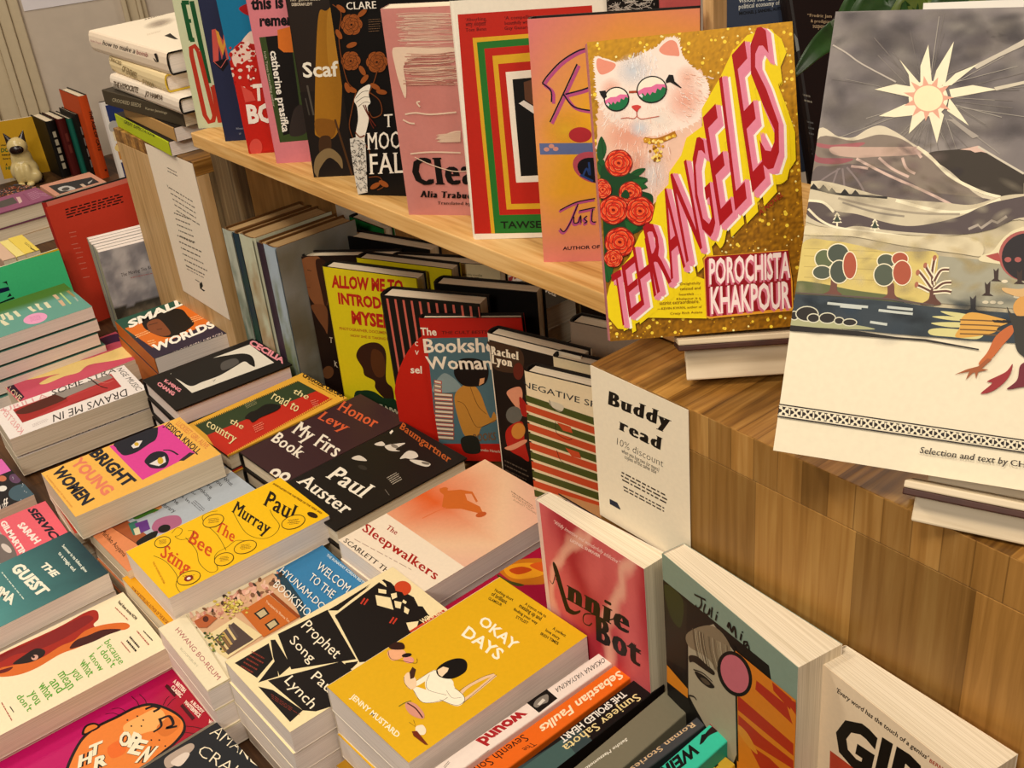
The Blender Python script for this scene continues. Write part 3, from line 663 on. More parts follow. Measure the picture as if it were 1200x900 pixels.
def a_bright(s):
    s.c('B3'); K = '1f2230'
    s.poly([(512, 572), (765, 470), (915, 605), (668, 730)], 'e04a9e')
    s.poly([(545, 552), (720, 485), (740, 500), (730, 540), (700, 560), (640, 600), (585, 615), (560, 600), (545, 580)], K, True); s.poly([(615, 570), (640, 548), (668, 545), (650, 575), (625, 582)], 'e8e0dc'); s.ell(640, 562, 11, 9, 'd8b030')
    s.poly([(678, 640), (705, 608), (745, 595), (780, 605), (792, 640), (770, 672), (715, 675), (690, 660)], K, True); s.poly([(700, 655), (735, 635), (772, 618), (778, 645), (745, 665)], 'e8e0dc'); s.ell(752, 640, 14, 16, 'd8b030')
    s.line([(765, 590), (800, 592), (835, 612)], 2.4, K, True); s.poly([(838, 640), (890, 600), (912, 605), (862, 640)], '3a2f38')
    s.text('LUCKIEST GIRL ALIVE', (822, 468), (965, 585), (842, 452), 'e09050', 'bold'); s.text('JESSICA KNOLL', (768, 475), (925, 612), (790, 455), K, 'bold')
    s.text('BRIGHT', (418, 608), (590, 765), (470, 578), K, 'heavy'); s.text('YOUNG', (330, 650), (490, 805), (380, 620), 'e88868', 'heavy'); s.text('WOMEN', (242, 690), (390, 850), (296, 662), K, 'heavy')
    s.text('A bewitching story of two women', (215, 712), (335, 860), (222, 704), 'd88a3c', 'sans')
r = book('bright', 'paperback', 'pale orange paperback with a pink panel of staring eyes and dark capitals', 'f2bd5a', 'e9d5b4', art=a_bright, group=None, pose=resize(level(POSE['bright'], 75), t=33))
def a_u1(s):
    s.c('B3'); s.poly([(110, 632), (735, 425), (775, 440), (130, 665)], 'b8402c'); s.poly([(185, 620), (730, 430), (765, 455), (215, 650)], '20180f'); s.line([(115, 640), (730, 424)], .8, 'f0d8a0')
    s.poly([(495, 530), (560, 505), (570, 520), (510, 548)], 'f0e4c4', True); s.poly([(500, 555), (600, 510), (640, 520), (560, 560)], 'd89a38', True); s.ell(678, 460, 58, 24, 'a8b41c', -14); s.lines((645, 452), (710, 436), (650, 472), 3, '5a6010', .4, .2, True)
o = book('x', 'paperback', 'dark red bordered paperback with black art and lime oval sticker, under the staring eyes book', 'b8402c', 'd98a9a', art=a_u1, pose=resize(level((-1416, 240, -10.6, -4, 90, 0, 138, 200, 17), 31.4), t=17))
def a_u2(s):
    s.c('B3'); s.text('NIE', (240, 640), (300, 610), (228, 625), 'd4541a', 'bold'); s.lines((200, 660), (330, 600), (215, 690), 2, '8a5a10', .4)
    s.c('Z4'); s.poly([(665, 100), (750, 80), (790, 120), (700, 150)], 'e07a20'); s.poly([(320, 215), (345, 200), (440, 270), (420, 290)], 'f6ead0'); s.line([(330, 200), (400, 290)], .8, '2a1a0a')
    s.text('NIE', (500, 170), (640, 115), (560, 240), 'c8401a', 'bold')
o = book('x', 'paperback', 'yellow and orange paperback just beneath the staring eyes book', 'f0b42c', 'e8d090', art=a_u2, pose=resize(level((-1403, 239, -0.2, -2.5, 90, 0, 137, 194, 10), 41.7), t=10))
r = book('x', 'paperback', 'red paperback below the dark red bordered one in the staring eyes stack', 'a83a2c', 'd98a9a', pose=resize(level((-1416, 242, -27.8, -3, 90, 0, 138, 198, 18), 14.2), t=20))
under(r, .0201, 2, ['second red paperback in the staring eyes stack', 'red paperback at the bottom of the staring eyes stack'], 'red paperbacks', 18)
def a_auster(s):
    s.c('B4'); s.text('Paul', (725, 715), (895, 815), (790, 665), 'f2ead8', 'serifb'); s.text('Auster', (588, 738), (815, 895), (640, 700), 'f2ead8', 'serifb')
    s.c('B5'); s.text('Baumgartner', (272, 408), (505, 572), (288, 380), 'b8602a', 'serifb')
    for q in ([(155, 482), (190, 470), (205, 488), (175, 490)], [(205, 490), (260, 480), (300, 478), (255, 505), (275, 515), (225, 512)], [(275, 550), (310, 515), (345, 518), (360, 540), (330, 552), (300, 548)], [(320, 555), (380, 560), (418, 575), (400, 588), (350, 575)], [(48, 548), (85, 535), (120, 560), (75, 558)]): s.poly(q, 'd8cfc0', True)
    s.poly([(225, 428), (238, 415), (244, 422), (232, 436)], 'efe6d4'); s.ell(250, 492, 18, 8, '8a8276', 20); s.ell(395, 572, 20, 6, '7a7266', 12); s.ell(100, 592, 22, 10, '3a342e', 20)
    s.lines((212, 640), (262, 612), (245, 676), 5, 'b8ae9c', .4, .3); s.line([(205, 695), (225, 722)], .6, '8a8276')
r = book('auster', 'hardback_book', 'black hardback with white condensed serif lettering and small pale photo fragments', '211b16', '1a1512', hard=True, art=a_auster, group=None, pose=resize(level(POSE['auster'], 60), t=26))
under(r, 0.0265, 3, ['second black hardback, under the one with pale photo fragments', 'third black hardback, under the one with pale photo fragments', 'bottom black hardback, under the one with pale photo fragments'], 'black hardbacks with pale photo fragments', 6, .6)
def a_honor(s):
    s.c('B4'); s.text('Honor', (778, 398), (955, 488), (810, 358), 'd8643c', 'serifb'); s.text('Levy', (685, 440), (815, 505), (722, 408), 'd8643c', 'serifb')
    s.text('My Firs', (565, 505), (770, 625), (610, 455), 'f0e6d4', 'serifb'); s.text('Book', (468, 545), (600, 630), (510, 505), 'f0e6d4', 'serifb')
    s.poly([(262, 660), (300, 650), (420, 745), (385, 775)], '20281f'); s.text('My First Book of stories', (305, 690), (395, 755), (310, 680), '5a6a54', 'sans')
    for cx, cy in ((490, 698), (535, 715)): s.ell(cx, cy, 28, 20, 'f0e6d4', -20); s.ell(cx, cy, 12, 8, '42282a', -20)
    s.line([(452, 720), (470, 740), (500, 720)], 1.6, 'e0b040', True); s.line([(445, 715), (465, 700), (490, 720)], 1.2, 'e0b040', True)
r = book('honor', 'hardback_book', 'dark plum hardback with orange and white curly serif lettering', '45292c', '3a2226', hard=True, art=a_honor, pose=resize(level(POSE['honor'], 58), w=112, y=432, h=190, t=26))
under(r, 0.026, 3, ['second plum hardback, under the curly lettered one', 'third plum hardback, under the curly lettered one', 'bottom plum hardback, under the curly lettered one'], 'plum hardbacks with curly lettering', 16, .4)
def a_road(s):
    s.c('B4')
    s.poly([(110, 470), (600, 262), (690, 310), (170, 520)], '38482a'); s.poly([(170, 520), (690, 310), (760, 350), (240, 630)], 'c4301c'); s.poly([(590, 262), (640, 225), (860, 350), (770, 358)], 'e6b040')
    for i in range(60):
        t = i / 60.0
        s.poly([(105 + 495 * t, 472 - 210 * t), (113 + 495 * t, 468 - 210 * t), (112 + 495 * t, 478 - 210 * t)], 'e6b040'); s.poly([(250 + 510 * t, 628 - 280 * t), (258 + 510 * t, 624 - 280 * t), (250 + 510 * t, 618 - 280 * t)], 'e6b040')
    s.text('CHIGOZIE OBIOMA', (615, 245), (812, 350), (630, 228), '3a2a14', 'bold'); s.lines((645, 268), (790, 345), (648, 276), 1, '8a6a20', .5)
    for q in (('the', 568, 322, 640, 355, 582, 305), ('road to', 468, 350, 590, 415, 485, 325), ('the', 272, 462, 335, 495, 285, 445), ('country', 165, 478, 300, 560, 178, 455)): s.text(q[0], q[1:3], q[3:5], q[5:7], 'e8d8a0', 'serif')
    s.poly([(348, 440), (372, 415), (400, 405), (440, 380), (480, 375), (515, 385), (500, 405), (455, 425), (420, 440), (385, 462), (370, 450)], '17120d', True)
    s.lines((345, 378), (400, 352), (360, 400), 4, '9a9a70', .4); s.lines((385, 480), (440, 455), (400, 515), 4, 'e88a70', .4); s.lines((655, 362), (690, 350), (672, 395), 4, 'e88a70', .4)
r = book('road', 'hardback_book', 'hardback split diagonally green and red with yellow saw-tooth borders', 'e6b040', 'c4301c', hard=True, art=a_road, pose=resize(level(POSE['road'], 59), w=118, t=26, y=411, h=186))
under(r, 0.0262, 3, ['second green and red hardback, under the saw-tooth bordered one', 'third green and red hardback, under the saw-tooth bordered one', 'bottom green and red hardback, under the saw-tooth bordered one'], 'green and red saw-tooth hardbacks', 17, .4)
def a_sleep(s):
    C = [hx('e06a30'), hx('e89a70'), hx('edc6a2'), hx('efd3b4')]
    def fn(u, v):
        t = min(1, max(0, (1 - v) * .9 + u * .45)); k = abs(v - .55) * 1.3 + max(0, u - .2) * .8 + .04 * nz(u * 4, v * 4)
        c = mixc(C[0], C[2], min(1, k * 1.6)) if k < .625 else mixc(C[2], hx('e8b4a0'), min(1, (k - .625) * 2))
        return c
    s.paint(fn, 26, 40); s.rect(0, 1, 0, .31, 'f3e3cc')
    s.c('B5')
    s.poly([(460, 690), (490, 685), (500, 700), (560, 695), (615, 705), (640, 750), (632, 755), (610, 715), (580, 715), (590, 745), (650, 775), (662, 800), (640, 805), (560, 785), (490, 785), (472, 775), (480, 720), (462, 705)], 'd0702c'); s.ell(655, 812, 26, 12, 'c4602a', -15); s.ell(480, 695, 20, 10, 'd0702c', -15)
    s.line([(490, 780), (440, 800), (380, 830)], 1.6, 'e07a48', True)
    s.lines((795, 700), (905, 775), (800, 712), 1, '9a7a60', .6); s.text('SCARLETT THOMAS', (805, 745), (912, 812), (808, 738), '9a7a60', 'sans'); s.lines((800, 715), (905, 785), (802, 730), 2, '9a7a60', .4)
    s.c('C2'); s.text('The', (1088, 78), (1135, 108), (1104, 60), 'a82818', 'serifb'); s.text('Sleepwalkers', (975, 85), (1320, 320), (1000, 52), 'b02418', 'serifb'); s.lines((940, 125), (1210, 270), (945, 135), 1, 'b89a88', .5, .05)
    s.text('SCARLETT TH', (888, 138), (1095, 290), (905, 122), '3a2a22', 'serif')
r = book('sleep', 'paperback', 'peach and orange paperback with a floating orange figure and red serif title', 'efd3b4', 'f0e2cc', art=a_sleep, pages=M_PAGEW, pose=(-925.6, 422.6, 60, 1.7, 90, 0, 142.8, 213.9, 26))
under(r, 0.026, 3, ['second copy of the peach paperback with the floating figure', 'third copy of the peach paperback with the floating figure', 'bottom copy of the peach paperback with the floating figure'], 'peach paperbacks with a floating figure', 7)
def a_magenta(s):
    s.c('C3'); s.poly([(795, 25), (830, 0), (930, -20), (1010, -10), (1020, 80), (940, 95), (870, 85)], 'c87818', True); s.poly([(830, 20), (900, 0), (985, 5), (1000, 50), (900, 70), (845, 55)], 'e8a020', True); s.poly([(850, 30), (905, 15), (950, 30), (890, 50)], 'c04a10', True); s.poly([(800, 50), (845, 75), (915, 95), (880, 100), (810, 70)], '4a4a18', True); s.poly([(940, 10), (1005, -5), (1010, 40)], 'd8601a', True)
    s.text('Y', (602, 168), (632, 150), (608, 148), '3a0814', 'sans')
o = book('x', 'paperback', 'magenta paperback with an orange lily, half hidden beneath the upright pink book', 'a80a3c', '8a0830', art=a_magenta, pose=(-758, 442, 52, 1.5, 90, 0, 128, 190, 24))
under(o, 0.0245, 3, ['second magenta paperback, under the orange lily copy', 'third magenta paperback, under the orange lily copy', 'bottom magenta paperback, under the orange lily copy'], 'magenta paperbacks with a lily', 8)
def a_michiko(s):
    s.c('B8'); s.poly([(560, 170), (735, 65), (1060, -60), (1260, 90), (1000, 230), (640, 400)], 'b4bcc4'); s.poly([(395, 240), (555, 165), (690, 290), (605, 440)], 'e09060')
    s.poly([(490, 205), (555, 170), (690, 268), (640, 310)], 'a85c34'); s.line([(500, 215), (650, 315)], .8, '7a3c20')
    s.poly([(545, 165), (740, 78), (900, 30), (1080, -55), (1110, -40), (760, 100), (560, 180)], '17130f')
    for i in range(9):
        x = 748 + i * 48; y = 92 - i * 21; s.poly([(x, y), (x + 40, y - 18), (x + 62, y - 2), (x + 22, y + 20)], 'efe6d4')
    s.poly([(700, 105), (745, 85), (760, 140), (720, 165)], 'd08a4a'); s.poly([(620, 180), (660, 150), (700, 145), (745, 150), (700, 170), (640, 195)], '4a7a2a', True)
    s.poly([(600, 215), (640, 200), (670, 250), (625, 270)], '3a7a6a'); s.poly([(630, 215), (690, 195), (705, 240), (655, 262)], '6a3a8a'); s.poly([(625, 240), (650, 230), (660, 262), (635, 270)], 'd8d0b0')
    s.poly([(712, 240), (730, 200), (790, 178), (840, 180), (850, 215), (800, 245), (750, 260)], 'b06a8a', True); s.ell(770, 238, 30, 18, '17130f', -15); s.poly([(640, 300), (700, 260), (740, 250), (720, 290), (660, 320)], '17130f', True)
    for q in (('What', 1045, 10, 1085, 40, 1055, -5), ('you', 1000, 15, 1035, 40, 1008, 5), ('are', 960, 30, 988, 55, 968, 20), ('looking', 920, 45, 985, 105, 930, 30), ('for', 890, 65, 915, 85, 896, 55), ('is in', 845, 85, 885, 120, 852, 72), ('the', 800, 100, 830, 128, 810, 88), ('library', 755, 130, 815, 165, 768, 115)): s.text(q[0], q[1:3], q[3:5], q[5:7], '2a2a2c', 'sans')
    s.lines((915, 105), (965, 150), (890, 120), 3, '6a6a70', .4); s.text('Michiko Aoyama', (472, 258), (580, 372), (488, 240), '4a2a18', 'sans')
r = book('michiko', 'paperback', 'pale blue paperback with a crossword strip, terracotta foot and small drawn library scene', 'e09060', 'e8b48c', art=a_michiko, pose=resize(level((-1300.7, 249.7, -27.4, 2, 90, 0, 126.2, 200.8, 18.5), 40), t=18.5))
under(r, .0214, 3, ['second terracotta footed paperback, under the crossword strip copy', 'third terracotta footed paperback, under the crossword strip copy', 'bottom terracotta footed paperback, under the crossword strip copy'], 'terracotta footed paperbacks', 19)
def a_cecilia(s):
    s.c('B4'); s.text('CECILIA', (365, 92), (528, 185), (382, 70), 'e898a0', 'heavy')
    s.poly([(370, 95), (485, 180), (100, 322), (-2, 232)], 'e4dccc')
    s.poly([(0, 235), (60, 205), (170, 165), (290, 142), (350, 138), (385, 155), (395, 198), (372, 190), (345, 175), (300, 200), (230, 240), (150, 270), (95, 290), (45, 265)], '1c1a18', True); s.poly([(240, 180), (300, 160), (320, 180), (280, 205), (240, 215)], '5a5652', True); s.line([(195, 265), (210, 258), (200, 270)], .8, '3a2a20')
    s.text('K-MING', (0, 0), (1, 1), (0, 1), 'e898a0') if 0 else None
    s.c('B3'); s.text('K-MING', (768, 268), (842, 318), (778, 256), 'e898a0', 'heavy'); s.text('CHANG', (735, 282), (812, 335), (746, 268), 'e898a0', 'heavy')
r = book('cecilia', 'hardback_book', 'black hardback with a crow photograph on white and pink capitals', '191513', '191513', hard=True, art=a_cecilia, pages=M_PAGEW, pose=resize(level((-1573.6, 451.2, 13, -2, 90, 0, 138.1, 191.6, 28.5), 74), t=29))
under(r, 0.0298, 3, ['second black hardback, under the crow photograph copy', 'third black hardback, under the crow photograph copy', 'bottom black hardback, under the crow photograph copy'], 'black hardbacks with a crow photograph', 9)
def a_small(s):
    s.c('A6'); s.paint(lambda u, v: mixc(hx('3a2f42'), hx('2c5c4c'), (v - .45) * 4) , 6, 12)
    s.poly([(585, 740), (880, 622), (1005, 705), (715, 830)], 'e07a2a')
    s.poly([(668, 700), (720, 665), (790, 650), (850, 650), (880, 680), (910, 715), (880, 745), (830, 775), (770, 780), (710, 760), (675, 735)], '1c1410', True); s.poly([(690, 715), (740, 695), (780, 730), (800, 765), (760, 775), (705, 755)], '8a5030', True)
    s.line([(695, 725), (740, 712)], 2.2, '1c1410', True); s.line([(735, 745), (760, 742)], 2.0, '1c1410', True)
    s.text('SMALL', (605, 738), (868, 622), (596, 705), 'fbf4e6', 'heavy'); s.text('WORLDS', (722, 850), (1010, 730), (708, 818), 'fbf4e6', 'heavy'); s.text('CALEB AZUMAH NELSON', (770, 880), (1045, 768), (766, 868), 'd8c8c0', 'sans')
    s.lines((632, 772), (700, 745), (640, 790), 2, 'f4c088', .4); s.lines((890, 690), (950, 670), (905, 715), 3, 'f4c088', .4); s.lines((690, 800), (730, 790), (700, 820), 2, 'f4c088', .4)
r = book('smallworlds', 'paperback', 'orange, green and purple paperback with a man in profile and white capitals', '2c5c4c', 'c4702c', art=a_small, pages=M_PAGEW, pose=resize(level(POSE['smallworlds'], 40), t=28))
under(r, 0.0287, 2, ['second copy of the profile portrait paperback, directly under the top one', 'bottom copy of the profile portrait paperback'], 'paperbacks with a profile portrait', 10, 2)
def a_strange(s):
    s.c('B3'); s.poly([(60, 400), (520, 232), (570, 292), (105, 462)], 'b83a3c'); s.poly([(62, 402), (290, 318), (320, 360), (105, 462)], 'a82c28'); s.poly([(80, 405), (280, 322), (315, 345), (230, 385), (120, 420)], '5a2418', True); s.poly([(250, 325), (510, 235), (530, 250), (300, 345)], '9a9088'); s.line([(430, 262), (470, 290), (505, 300)], 2.2, '3a1410', True); s.line([(440, 258), (490, 275), (530, 262)], 1.4, 'd87a70', True); s.line([(310, 345), (540, 262)], 1.6, 'c8504c'); s.line([(330, 375), (480, 320)], 3, '9a2428')
    s.text('DRAWS ME IN', (592, 302), (248, 425), (598, 334), '2a2422', 'sans'); s.text('NGE MUSIC', (545, 210), (640, 312), (572, 203), '5a5452', 'sans'); s.text('SOME STRA', (245, 335), (545, 222), (240, 310), '3a3432', 'sans'); s.text('URILLA', (20, 415), (225, 342), (12, 395), 'e0a8a8', 'sans'); s.text('KRISTEN', (95, 520), (0, 405), (112, 495), 'e0a0a0', 'sans'); s.lines((150, 470), (225, 440), (155, 485), 3, 'b8a8a4', .3)
r = book('strange', 'paperback', 'white framed paperback with red photograph and hand lettered border text', 'efe6e0', 'e8dac8', art=a_strange)
under(r, 0.0335, 1, ['second copy of the white framed red photograph paperback'], 'white framed paperbacks with a red photograph', 11)
def a_hand(s):
    s.c('B3'); s.poly([(10, 230), (560, 42), (700, 130), (680, 160), (120, 335)], 'cf5a70'); s.poly([(120, 205), (330, 125), (540, 45), (590, 70), (520, 90), (380, 140), (260, 190), (180, 212), (100, 222), (140, 190)], '4a1f4a', True)
    s.poly([(102, 250), (180, 225), (235, 205), (290, 180), (400, 165), (560, 110), (680, 60), (720, 120), (560, 165), (420, 190), (370, 225), (300, 245), (220, 278), (185, 278), (230, 250), (280, 232), (180, 252), (110, 262)], 'efd58c', True)
    s.poly([(0, 225), (18, 232), (115, 340), (95, 360), (0, 260)], '3a1634'); s.text('EMA LOVE', (-15, 268), (90, 365), (0, 245), 'efd8b0', 'sans')
o = book('hand', 'hardback_book', 'pink and purple book with a large pale open hand, behind the white framed one', 'cf5a70', '4a1f4a', art=a_hand, pose=(-1826.8, 292.9, -8, 0, 90, 0, 135, 210, 37))
def a_green(s):
    s.paint(lambda u, v: mixc(hx('4f7a2a'), hx('6fa79a'), (u * 1.5 - .35 + .05 * nz(u * 5, v * 5)) * 3), 30, 30)
    s.c('Z3'); R = random.Random(5)
    for q in ([(0, 590), (30, 580), (60, 630), (30, 650)], [(40, 580), (85, 565), (95, 590), (125, 600), (140, 640), (95, 645), (75, 610)], [(125, 560), (160, 548), (215, 600), (180, 612)], [(272, 515), (310, 505), (330, 530), (370, 545), (335, 562), (305, 545)], [(345, 480), (390, 478), (400, 510), (440, 535), (400, 545), (375, 515)], [(435, 470), (470, 460), (520, 515), (480, 525)], [(0, 640), (50, 655), (100, 685), (50, 702), (10, 670)]): s.poly(q, 'e4e0c0')
    s.poly([(525, 395), (560, 385), (600, 425), (575, 440)], 'd8b898'); s.poly([(580, 450), (620, 440), (662, 495), (630, 505)], 'd8b898'); s.poly([(595, 372), (610, 368), (718, 475), (705, 485)], 'c0d890'); s.poly([(665, 355), (690, 345), (760, 405), (740, 412)], 'a8905a'); s.poly([(740, 415), (755, 410), (790, 450), (778, 458)], 'b0bcb0')
    s.ell(355, 628, 122, 52, 'efa8cc', -12); s.lines((290, 615), (400, 590), (310, 665), 5, 'c878a8', .3, .1, True)
r = book('green', 'paperback', 'green and teal book with cut-out shapes and pink oval sticker, atop its stack', '5f8a4a', '4f7a2a', art=a_green, pages=M_PAGEW, pose=(-1909.1, 253.7, 76.6, -1.4, 90, 0, 143.5, 210, 20))
under(r, 0.0245, 4, ['second green book, just under the pink oval sticker copy', 'third green book from the top of the pink sticker stack', 'fourth green book from the top of the pink sticker stack', 'bottom green book of the pink sticker stack'], 'green books in the far left stack', 12, 1.6)
def a_service(s):
    s.c('B8'); s.poly([(-200, 300), (0, 250), (85, 375), (-100, 480)], 'b8a8a0'); s.poly([(-40, 290), (20, 270), (80, 370), (0, 400)], '7a706c', True); s.ell(30, 330, 30, 14, 'd8ccc4', 40)
    s.text('SERVICE', (128, 148), (262, 308), (168, 140), '1f1c2c', 'heavy'); s.text('SARAH', (80, 222), (165, 310), (110, 205), 'fbe8e0', 'heavy'); s.text('GILMARTIN', (0, 210), (105, 372), (25, 196), 'fbe8e0', 'heavy')
o = book('service', 'paperback', 'coral pink paperback with navy capitals, left edge of the photo behind the teal one', 'e86a78', 'd84a5c', art=a_service, pose=(-1388.3, 29.4, -8, -1.9, 90, 0, 129, 198, 37.5))
def a_guest(s):
    s.paint(lambda u, v: mixc(hx('24424a'), hx('5a9a98'), (1 - v) * 1.4 + .1 * nz(u * 3, v * 3)) if v > .25 else mixc(hx('5a9a98'), hx('b8c4a8'), (.25 - v) * 6), 16, 24)
    s.c('B8'); s.text('THE', (185, 410), (250, 465), (218, 395), 'f4ecd8', 'heavy'); s.text('GUEST', (48, 425), (185, 558), (100, 395), 'f4ecd8', 'fat'); s.text("Summer's coolest novel of the", (285, 325), (400, 445), (296, 312), 'e8ecdc', 'bold') if 0 else None
    s.text('Summer in its fullest glow', (290, 320), (402, 445), (300, 310), 'e8ecdc', 'bold'); s.text('to a tragic end', (272, 355), (345, 440), (282, 345), 'e8ecdc', 'bold')
    s.text('EMMA', (-60, 520), (55, 595), (-35, 480), 'f4ecd8', 'heavy'); s.lines((10, 440), (120, 575), (2, 450), 1, 'd0dccc', .4, .05)
r = book('guest', 'paperback', 'dark teal paperback with big pale title letters at the left edge', '2f565c', 'e4dcc8', art=a_guest, pages=M_PAGEW, pose=(-1213.9, 17.4, 33, 1.5, 90, 0, 117, 198, 26))
under(r, 0.0262, 2, ['second copy of the dark teal paperback', 'bottom copy of the dark teal paperback'], 'dark teal paperbacks', 13)
def a_because(s):
    s.c('C1')
    s.poly([(-250, 470), (0, 330), (280, 200), (430, 118), (485, 110), (495, 150), (470, 180), (490, 215), (420, 250), (300, 300), (180, 360), (60, 400), (-100, 470)], 'a82818', True)
    s.poly([(-200, 480), (0, 335), (150, 270), (330, 180), (430, 135), (470, 150), (420, 190), (300, 260), (180, 310), (80, 330), (0, 370)], '8a1c1c', True)
    s.poly([(0, 400), (60, 385), (200, 350), (300, 290), (370, 260), (430, 210), (520, 180), (620, 170), (652, 185), (630, 205), (550, 215), (500, 240), (450, 270), (380, 300), (300, 330), (180, 400), (80, 435), (-20, 440)], 'd87028', True)
    s.poly([(350, 300), (380, 260), (440, 235), (520, 205), (610, 205), (540, 232), (470, 265), (400, 290)], '4a1410', True); s.poly([(65, 378), (120, 335), (180, 300), (225, 310), (215, 340), (150, 370)], '25100e', True); s.ell(175, 345, 18, 13, 'd8a898', -20); s.ell(168, 342, 8, 7, '25100e'); s.poly([(-60, 430), (60, 392), (40, 415), (-20, 430)], '6a1412', True)
    for q in (('because', 520, 268, 600, 382, 552, 250), ("i don't", 485, 300, 560, 400, 512, 278), ('know', 445, 340, 502, 420, 470, 318), ('what', 398, 375, 445, 448, 420, 352), ('you', 348, 420, 388, 465, 378, 400), ('mean', 288, 430, 345, 512, 318, 410), ('and', 245, 470, 290, 530, 275, 450), ('what', 190, 490, 240, 562, 215, 468), ('you', 145, 528, 180, 588, 170, 508), ("don't", 80, 545, 140, 620, 110, 525)): s.text(q[0], q[1:3], q[3:5], q[5:7], '5aa82a', 'serif')
    s.text('Read these stories NOW', (592, 70), (682, 160), (602, 58), '2a2018', 'bold'); s.text('EIMEAR WHITE', (580, 95), (645, 162), (588, 86), 'b05a4a', 'bold') if 0 else s.lines((580, 92), (645, 155), (575, 100), 1, 'b05a4a', .6, 0)
    s.lines((722, 210), (768, 258), (716, 218), 1, '2a2018', .6, 0); s.lines((690, 210), (750, 280), (682, 218), 1, 'b05a4a', .6, 0); s.lines((655, 238), (705, 295), (625, 275), 2, '2a2018', .4, .1); s.lines((610, 265), (655, 318), (604, 272), 1, 'b05a4a', .6, 0); s.lines((52, 590), (72, 620), (46, 596), 1, '2a2018', .6, 0); s.lines((10, 570), (62, 660), (4, 578), 1, 'b05a4a', .6, 0)
r = book('because', 'paperback', 'cream paperback with a painted red fox face and thin green title words', 'f3e4c2', 'e8d8b8', art=a_because, pose=(-1092.9, 7.9, 9.2, -.6, 90, 0, 127.6, 216, 27))
under(r, 0.0275, 1, ['second cream paperback, below the painted fox face'], 'cream paperbacks with a painted fox face', 14)
def a_tiger(s):
    s.paint(lambda u, v: mixc(hx('c00a68'), hx('a80a2c'), (u * .8 + v - .95) * 2.2), 14, 14)
    s.c('C1'); K = '1c0d10'; O = 'e8883a'
    s.poly([(330, 900), (400, 760), (480, 690), (580, 640), (680, 590), (770, 575), (870, 610), (925, 660), (930, 720), (880, 780), (830, 820), (760, 880), (730, 930), (560, 1000), (330, 990)], K, True)
    s.poly([(345, 905), (410, 770), (490, 700), (590, 650), (685, 602), (770, 588), (860, 620), (915, 665), (915, 715), (870, 772), (820, 812), (750, 870), (720, 920), (560, 990), (345, 980)], O, True)
    s.poly([(412, 735), (425, 690), (470, 672), (505, 690), (470, 715)], K, True); s.poly([(424, 726), (435, 695), (470, 682), (490, 692), (460, 710)], O, True)
    s.poly([(620, 690), (700, 640), (790, 600), (830, 640), (800, 700), (740, 720), (650, 740)], 'f2b46a', True); s.poly([(790, 690), (860, 640), (905, 660), (895, 700), (840, 740), (800, 730)], 'd87a30', True); s.line([(805, 655), (850, 640), (870, 680), (835, 700), (890, 690)], 3.0, K, True); s.line([(730, 605), (770, 590), (800, 600), (770, 618)], 3.2, K, True); s.line([(770, 720), (810, 690), (800, 650)], 2.6, K, True)
    s.poly([(540, 800), (600, 760), (640, 780), (620, 830), (560, 850)], 'e8742c', True)
    for a in ((640, 660), (690, 640), (720, 660), (660, 690), (710, 690), (760, 760), (800, 760), (830, 790), (790, 800), (750, 800)): s.ell(a[0], a[1], 4.5, 4.5, K, 0, 8)
    for p in ([(700, 600), (690, 570), (660, 540)], [(735, 590), (730, 560), (700, 530)], [(640, 620), (600, 600), (560, 605)], [(610, 640), (570, 625), (530, 630)], [(820, 585), (835, 555), (850, 540)], [(840, 590), (865, 560), (885, 548)], [(925, 690), (980, 695), (1040, 710)], [(920, 720), (980, 730), (1020, 750)]): s.line(p, .7, K, True)
    for ch, a, b, t in (('O', (590, 772), (640, 800), (620, 705)), ('P', (640, 790), (690, 808), (672, 718)), ('E', (640, 822), (700, 835), (690, 752)), ('N', (680, 870), (735, 868), (745, 792))): s.text(ch, a, b, t, K, 'huge')
    for ch, a, b, t in (('O', (590, 772), (640, 800), (620, 705)), ('P', (640, 790), (690, 808), (672, 718)), ('E', (640, 822), (700, 835), (690, 752)), ('N', (680, 870), (735, 868), (745, 792))): s.text(ch, a, b, t, 'f4e6c8', 'heavy')
    s.text('WIDE', (370, 895), (520, 800), (440, 960), K, 'huge') if 0 else None
    for ch, x, y in (('T', 440, 800), ('H', 390, 850), ('R', 470, 860)): s.text(ch, (x, y + 50), (x + 70, y + 20), (x + 8, y - 10), K, 'huge'); s.text(ch, (x, y + 50), (x + 70, y + 20), (x + 8, y - 10), 'f4e6c8', 'heavy')
    for q in (('A BRITISH', 868, 470, 925, 525, 880, 452), ('CLASSIC', 858, 500, 908, 550, 870, 482), ('A BLOODY', 955, 570, 1018, 630, 966, 556), ('MASTERPIECE', 925, 575, 1000, 650, 936, 560), ('WILD', 1045, 672, 1085, 700, 1052, 655)): s.text(q[0], q[1:3], q[3:5], q[5:7], 'f2d8c8', 'heavy')
    s.poly([(838, 480), (850, 488), (886, 532), (876, 545), (828, 492)], '4a0a14'); s.poly([(905, 590), (918, 578), (980, 650), (965, 662)], '4a0a14')
o = book('tiger', 'paperback', 'magenta paperback with a roaring cartoon tiger, open mouth full of letters', 'c00a58', 'a80a3c', art=a_tiger, pose=(-988.6, 4.3, -22, 2.2, 90, 0, 135, 216, 23.5))
